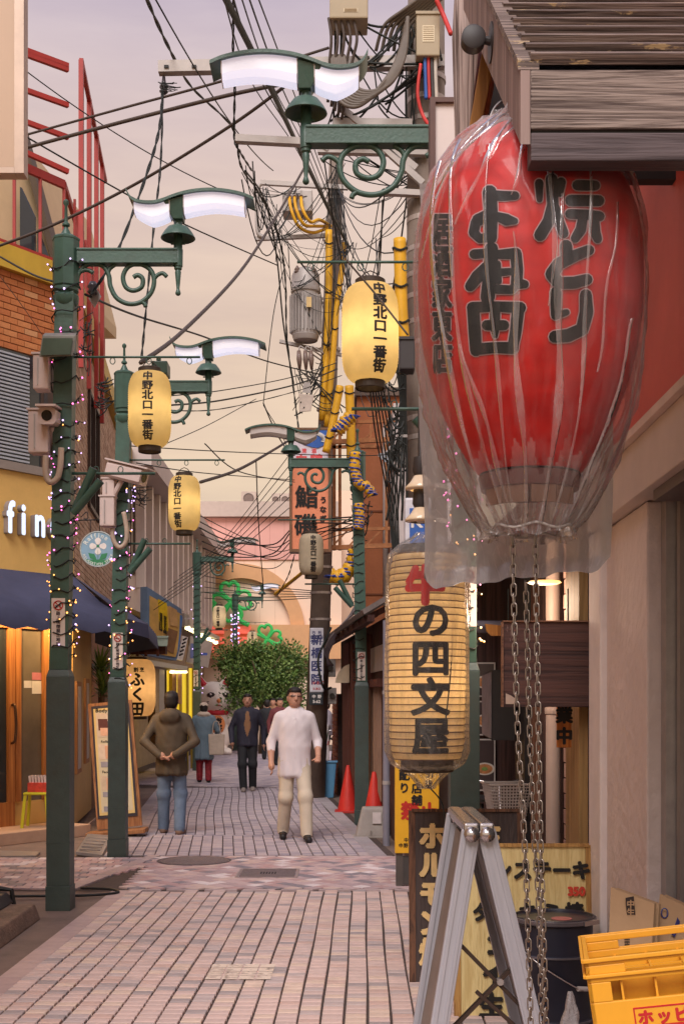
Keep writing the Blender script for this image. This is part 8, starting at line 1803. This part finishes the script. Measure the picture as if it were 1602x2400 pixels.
# aluminium A-frame
alm = M('brushed aluminium', S(176, 174, 182), 0.36, metal=0.25, var=0.04, vs=12, stretch=(6, 6, 0.6)); brz = M('bronze strap', S(72, 58, 52), 0.4, metal=0.5)
af = thing('folding_frame', 'folding aluminium A frame stand in the right foreground', 'stand', (0.47, 4.6, 0))
for s, xt, xb in ((-1, 0.438, 0.250), (1, 0.490, 0.775)):
    for d_ in (4.36, 4.98):
        a, b = V((xb, d_, 0.0)), V((xt, d_, 1.175)); lg_ = MB().bar(a, b, 0.028, 0.063, V((1, 0, 0))).build('leg', alm, af, bevel=0.004)
        u_ = (b-a).normalized(); sd = V((u_.z, 0, -u_.x))
        for o_ in (-0.018, 0.014): MB().bar(a+sd*o_+V((0, -0.016, 0)), b+sd*o_+V((0, -0.016, 0)), 0.006, 0.010, V((1, 0, 0))).build('groove_rib', alm, lg_)
    MB().bar((xt, 4.33, 1.185), (xt, 5.01, 1.185), 0.05, 0.034).build('top_rail', chrome, af, bevel=0.008); MB().bar((xb*0.96+xt*0.04, 4.40, 0.10), (xb*0.96+xt*0.04, 4.95, 0.10), 0.03, 0.06).build('bottom_rail', alm, af)
    for d_ in (4.345, 4.995): MB().cyl((xt, d_-0.03, 1.165), (xt, d_+0.03, 1.165), 0.026, n=16).build('hinge_cap', chrome, af, True)
    a, b = V((xb*0.93+xt*0.07, 4.42, 0.14)), V((xt, 4.42, 1.13)); off = V((0, 0.52, 0))
    MB().prism([a, b, b+off, a+off], (0.006, 0, 0)).build('panel', M('menu panel', S(120, 104, 92), 0.4, var=0.2), af)
MB().bar((0.385, 4.40, 0.80), (0.62, 4.40, 0.56), 0.012, 0.030, (0, 1, 0)).build('strap', brz, af); MB().bar((0.60, 4.39, 0.72), (0.385, 4.39, 0.50), 0.012, 0.030, (0, 1, 0)).build('strap', brz, af); MB().bar((0.46, 4.385, 0.62), (0.64, 4.385, 0.46), 0.012, 0.026, (0, 1, 0)).build('strap', brz, af)
MB().cyl((0.54, 4.40, 0.655), (0.54, 4.37, 0.655), 0.012, n=10).build('pivot', steel, af)
# drum
dm = thing('steel_drum', 'dark blue steel drum with clamped lid in front of the yellow board', 'drum', (1.026, 6.2, 0)); c = V((1.026, 6.2, 0)); dmm = M('drum navy', S(34, 36, 50), 0.32, var=0.2, vs=5, spec=0.5, stain=0.2)
MB().lathe([(0.18, 0.0), (0.185, 0.02), (0.183, 0.08), (0.190, 0.085), (0.190, 0.098), (0.183, 0.103), (0.184, 0.39), (0.190, 0.395), (0.190, 0.405), (0.184, 0.41), (0.186, 0.54), (0.183, 0.56)], c, 48).build('body', dmm, dm, 50)
MB().lathe([(0.19, 0.545), (0.198, 0.55), (0.20, 0.565), (0.195, 0.578), (0.185, 0.58), (0.182, 0.570), (0.16, 0.566), (0.02, 0.566)], c, 48).build('lid', dmm, dm, 50)
MB().lathe([(0.1985, 0.553), (0.205, 0.556), (0.205, 0.572), (0.1985, 0.575)], c, 48, False).build('clamp_ring', M('clamp steel', S(120, 116, 122), 0.3, metal=0.7), dm, 40)
for z_ in (0.0915, 0.400): MB().lathe([(0.1895, z_-0.006), (0.1935, z_-0.003), (0.1935, z_+0.003), (0.1895, z_+0.006)], c, 48, False).build('band_glint', MATS['clamp steel'], dm, 40)  # highlights put in as bright steel rings round the drum's raised bands
MB().obox(c+V((0.15, -0.145, 0.564)), V((0.04, 0.03, 0)), V((0.005, -0.007, 0)), (0, 0, 0.01)).build('clamp_lever', chrome, dm)
MB().tube(catmull([c+V((-0.17, -0.09, 0.43)), c+V((-0.08, -0.175, 0.36)), c+V((0.05, -0.19, 0.28)), c+V((0.11, -0.175, 0.25)), c+V((0.165, -0.10, 0.26))]), 0.004, 6).build('bail_handle', chrome, dm, True); MB().tube([c+V((0.08, -0.186, 0.262)), c+V((0.14, -0.15, 0.252))], 0.012, 10).build('grip', M('grip pale', S(190, 180, 176), 0.5), dm)
MB().cyl(c+V((0.03, -0.04, 0.566)), c+V((0.03, -0.04, 0.5685)), 0.05, n=24).build('lid_label', M('lid label', S(170, 96, 92), 0.6), dm)
# crate
crm_ = M('crate yellow', S(234, 164, 46), 0.42, var=0.06, vs=5, spec=0.5, stain=0.15)
def crate(label, loc, rz):
    t = thing('bottle_crate', label, 'crate', loc, 'yellow bottle crates', local=True, rz=rz); lx, ly, h = 0.47, 0.36, 0.30; th = 0.014
    def side(a, b, nm):                       # wall between two corners with a handle slot and a window
        u = (b-a); L_ = u.length; u = u/L_; n = V((u.y, -u.x, 0))
        mb = MB()
        def bx_(s0, s1, z0, z1, o0=0.0, o1=0.0): mb.hexa([a+u*s0+n*o1+V((0, 0, z0)), a+u*s1+n*o1+V((0, 0, z0)), a+u*s1-n*(th-o0)+V((0, 0, z0)), a+u*s0-n*(th-o0)+V((0, 0, z0))], [a+u*s0+n*o1+V((0, 0, z1)), a+u*s1+n*o1+V((0, 0, z1)), a+u*s1-n*(th-o0)+V((0, 0, z1)), a+u*s0-n*(th-o0)+V((0, 0, z1))])
        bx_(0, L_, 0, 0.176); bx_(0, 0.065, 0.1761, 0.232); bx_(L_-0.065, L_, 0.1761, 0.232); bx_(0, L_, 0.2321, 0.254); bx_(0, 0.11, 0.2541, 0.280); bx_(L_-0.11, L_, 0.2541, 0.280); bx_(0, L_, 0.2801, 0.2999)
        mb.build('wall', crm_, t, bevel=0.003)
        for z0, z1 in ((0.290, 0.302), (0.246, 0.256), (0.0, 0.012)):
            mb = MB(); mb.hexa([a-u*0.004+n*0.009+V((0, 0, z0)), b+u*0.004+n*0.009+V((0, 0, z0)), b+u*0.004+n*0.0005+V((0, 0, z0)), a-u*0.004+n*0.0005+V((0, 0, z0))], [a-u*0.004+n*0.009+V((0, 0, z1)), b+u*0.004+n*0.009+V((0, 0, z1)), b+u*0.004+n*0.0005+V((0, 0, z1)), a-u*0.004+n*0.0005+V((0, 0, z1))])
            mb.build('rim', crm_, t, bevel=0.002)
    c00, c10, c11, c01 = V((0, 0, 0)), V((lx, 0, 0)), V((lx, ly, 0)), V((0, ly, 0))
    for a, b in ((c00, c10), (c10, c11), (c11, c01), (c01, c00)): side(a, b, 'w')
    MB().box(th, lx-th, th, ly-th, 0.005, 0.012).build('floor', crm_, t)
    MB().box(th, lx-th, 0.07, 0.076, 0.0123, 0.248).build('inner_wall', crm_, t)
    for k in range(1, 5): MB().box(lx*k/5-0.003, lx*k/5+0.003, th, ly-th, 0.0121, 0.235).build('divider', crm_, t)
    for k in range(1, 4): MB().box(th, lx-th, ly*k/4-0.003, ly*k/4+0.003, 0.0122, 0.232).build('divider', crm_, t)
    a_ = V((0.115, -0.0012, 0.055)); lw_, lh_ = 0.215, 0.098
    lb = MB().box(a_.x, a_.x+lw_, -0.0014, -0.0002, a_.z, a_.z+lh_).build('label', crm_, t)
    rd = M('crate red', S(196, 40, 44), 0.5); mb = MB()
    mb.box(a_.x, a_.x+lw_, -0.0022, -0.0015, a_.z, a_.z+0.046)
    for z0, z1 in ((0.093, 0.098),): mb.box(a_.x, a_.x+lw_, -0.0022, -0.0015, a_.z+z0, a_.z+z1)
    for x0 in (0, lw_-0.004): mb.box(a_.x+x0, a_.x+x0+0.004, -0.0022, -0.0015, a_.z+0.0462, a_.z+0.0928)
    letters(mb, 'ホッピー', 0.044, (a_.x+lw_/2, -0.0016, a_.z+0.07), bold=0.0026, gap=1.15); mb.build('red_print', rd, lb)
    mb = MB(); letters(mb, '東京赤坂・調布', 0.016, (a_.x+lw_/2, -0.0024, a_.z+0.034), bold=0.0006, gap=1.05); letters(mb, 'ホッピービバレッジ株式会社', 0.0145, (a_.x+lw_/2, -0.0024, a_.z+0.013), bold=0.0006, gap=1.05); mb.build('yellow_print', M('crate print', S(236, 190, 90), 0.5), lb)
    return t
cr0 = V((0.76, 3.62, 0.0)); crz = -0.12
tc_ = crate('topmost yellow bottle crate with red label at bottom right corner', V((0.722, 3.60, 0.590)), 0); tc_.rotation_euler = (0, -0.14, -0.16)
crate('middle yellow bottle crate under the labelled top crate', cr0+V((0.02, 0.02, 0.275)), crz+0.02); crate('bottom yellow bottle crate standing on the paving', cr0+V((0.02, 0.02, -0.03)), crz-0.01)
# cardboard
cbm = M('cardboard', S(186, 148, 112), 0.85, var=0.08, vs=6, bump=0.1, bs=30)
def flat(label, pts, d, lean, marks):
    t = thing('cardboard_sheet', label, 'cardboard', P(*pts[0], d)); q = [P(x, y, d+lean*(2240-y)/160) for x, y in pts]; MB().prism(q, (0.01, 0.012, 0)).build('sheet', cbm, t)
    q2 = [p+V((0.03, 0.05, -0.01)) for p in q]; MB().prism(q2, (0.01, 0.012, 0)).build('back_sheet', cbm, t); marks(t)
ckm = M('card ink', S(60, 46, 42), 0.7)
def mk1(t):
    o = P(1476, 2125, 4.672); MB().obox(o, (0.015, 0, 0.003), (0, 0.0015, 0), (-0.003, 0, 0.035)).build('printed_mark', ckm, t)
    mb = MB(); letters(mb, '中', 0.030, o+V((0, -0.004, 0.012)), bold=0.001); letters(mb, '生', 0.030, o+V((0, -0.004, -0.018)), bold=0.001); mb.build('mark_print', cbm, t)
    mb = MB(); [mb.bar(P(1462, 2190+k*6, 4.615), P(1474, 2190+k*6, 4.615), 0.001, 0.004) for k in range(7)]; tag(mb.build('print_lines', ckm, t), kind='stuff')
def mk2(t):
    o = P(1556, 2140, 4.81); MB().tube([o+V((0.012*math.cos(q), 0, 0.018*math.sin(q))) for q in [2*PI*j/16 for j in range(16)]], 0.0025, 5, closed=True).build('ring_mark', M('card blue', S(70, 80, 140), 0.6), t)
    mb = MB(); mb.prism([P(1572, 2190, 4.77), P(1586, 2150, 4.80), P(1592, 2160, 4.80), P(1580, 2196, 4.77)], (0, -0.002, 0)); mb.build('blue_mark', M('card deep blue', S(60, 60, 120), 0.6), t)
flat('tan cardboard sheet with black stamp behind the yellow crate', [(1422, 2290), (1522, 2290), (1532, 2118), (1430, 2080)], 4.6, 0.12, mk1)
flat('darker folded cardboard with blue print at right edge behind crate', [(1528, 2260), (1680, 2260), (1660, 2150), (1545, 2096)], 4.75, 0.12, mk2)
# little plastic bag on the drum side
mb = MB(); c = P(1335, 2375, 5.85); vs = []
for i in range(13):
    f = i/12; z = 0.10-0.28*f; r_ = 0.010+0.060*(f**0.8)*(1-f**7)
    for j in range(20): a = 2*PI*j/20; q = r_*(1+0.30*math.sin(3*a+f*7)+0.18*math.sin(7*a-f*9)); vs.append(c+V((q*math.cos(a)*0.8, q*math.sin(a)*0.6, z)))
mb.add(vs, [(i*20+j, i*20+(j+1) % 20, (i+1)*20+(j+1) % 20, (i+1)*20+j) for i in range(12) for j in range(20)])
t = thing('small_bag', 'small crumpled white plastic bag beside the drum foot', 'plastic bag', c); mb.build('film', vinyl('white bag film', (0.95, 0.93, 0.95, 1), 0.6, 0.9, 0.25, 30, (1, 1, 1), 0.5), t, True)


# ================================================================== LEFT FOREGROUND FURNITURE
# wooden menu stand
mst = thing('menu_stand', 'wooden wheeled menu stand with massage pictures behind second post', 'menu stand', G(272, 1962)); g = G(272, 1962); d_ = g.y
wsn = wood('stand timber', S(168, 116, 76), S(134, 88, 56), 'Z', 4, 0.5)
def ms(x, y, o=0.0): return P(x, y, d_+(2000-y)*0.0006+o)
MB().prism([ms(206, 1650), ms(308, 1640), ms(333, 1935), ms(228, 1945)], (0, 0.05, 0)).build('panel', wsn, mst)
MB().prism([ms(214, 1656, -0.004), ms(302, 1648, -0.004), ms(323, 1912, -0.004), ms(230, 1920, -0.004)], (0, -0.006, 0)).build('inner_frame', M('stand dark', S(56, 48, 54), 0.5), mst)
sh_ = MB().prism([ms(219, 1662, -0.012), ms(298, 1655, -0.012), ms(317, 1905, -0.012), ms(234, 1912, -0.012)], (0, -0.004, 0)).build('sheet', M('stand cream', S(216, 186, 122), 0.5, var=0.05), mst)
MB().prism([ms(224, 1668, -0.0165), ms(294, 1661, -0.0165), ms(312, 1898, -0.0165), ms(239, 1905, -0.0165)], (0, -0.002, 0)).build('inner_sheet', M('stand pale', S(206, 190, 158), 0.5, var=0.05), mst)
def patch(x0, x1, y0, y1, c_, o=-0.02, nm='picture'):
    sh = lambda y: (y-1660)*0.068
    return MB().prism([ms(x0+sh(y1), y1, o), ms(x1+sh(y1), y1, o), ms(x1+sh(y0), y0, o), ms(x0+sh(y0), y0, o)], (0, -0.002, 0)).build(nm, M('patch %.3f %.3f' % (c_[0], c_[1]), c_, 0.5, var=0.15, vs=12), mst)
patch(225, 286, 1672, 1728, S(206, 184, 160)); patch(228, 250, 1685, 1712, S(92, 48, 40), -0.0225); patch(232, 262, 1706, 1724, S(220, 170, 140), -0.0228); patch(250, 268, 1690, 1726, S(60, 52, 66), -0.0226)
patch(226, 286, 1745, 1780, S(214, 190, 168)); patch(240, 252, 1748, 1778, S(216, 162, 128), -0.0226); patch(226, 286, 1818, 1852, S(200, 176, 150)); patch(238, 262, 1824, 1850, S(214, 160, 128), -0.0226)
for y0, y1 in ((1785, 1798), (1856, 1868), (1890, 1902)): patch(228, 284, y0, y1, S(150, 142, 146))
mb = MB(); letters(mb, 'Body Care', 0.065, ms(255, 1665, -0.0195), up=(0, 0.1, 1), bold=0.002); letters(mb, 'Reflexology', 0.04, ms(258, 1738, -0.021), up=(0, 0.1, 1), bold=0.001); letters(mb, 'Face Therapy', 0.04, ms(264, 1809, -0.021), up=(0, 0.1, 1), bold=0.001); mb.build('lettering', ink, mst)
MB().bar(ms(206, 1956, -0.06), ms(344, 1945, -0.06), 0.30, 0.05).build('base', wsn, mst, bevel=0.008)
for px in (318, 338): MB().cyl(ms(px, 1966, -0.1), ms(px, 1966, -0.06), 0.04, n=16).build('wheel', MATS['rubber'], mst, True)
# yellow-green stool with flyer box
stg = thing('plastic_stool', 'lime yellow plastic stool behind the nearest left lamp post', 'stool', V(((90-CX)*14.9/F, 14.9, 0))); lim = M('lime plastic', S(196, 190, 40), 0.4, var=0.05); sx_ = (90-CX)*14.9/F
MB().box(sx_-0.14, sx_+0.14, 14.75, 15.03, 0.49+0.03, 0.53+0.02).build('seat', lim, stg, bevel=0.012)
for s in (-1, 1):
    for q in (-1, 1): MB().bar((sx_+s*0.165, 14.89+q*0.15, 0.0), (sx_+s*0.12, 14.89+q*0.11, 0.525), 0.035, 0.03, (0, 1, 0)).build('leg', lim, stg, bevel=0.005)
fb = thing('flyer_box', 'red flyer box with white leaflets on the lime stool', 'box', (sx_, 14.89, 0.55)); MB().box(sx_-0.10, sx_+0.12, 14.8, 14.98, 0.552, 0.66).build('box', M('flyer red', S(196, 66, 52), 0.5, var=0.3, vs=25), fb, bevel=0.004)
for k in range(6): MB().obox((sx_-0.08+k*0.035, 14.9, 0.69), (0.012, 0, 0.004), (0, 0.07, 0), (-0.006, 0, 0.05)).build('leaflet', M('leaflet', S(206, 190, 186), 0.6), fb)
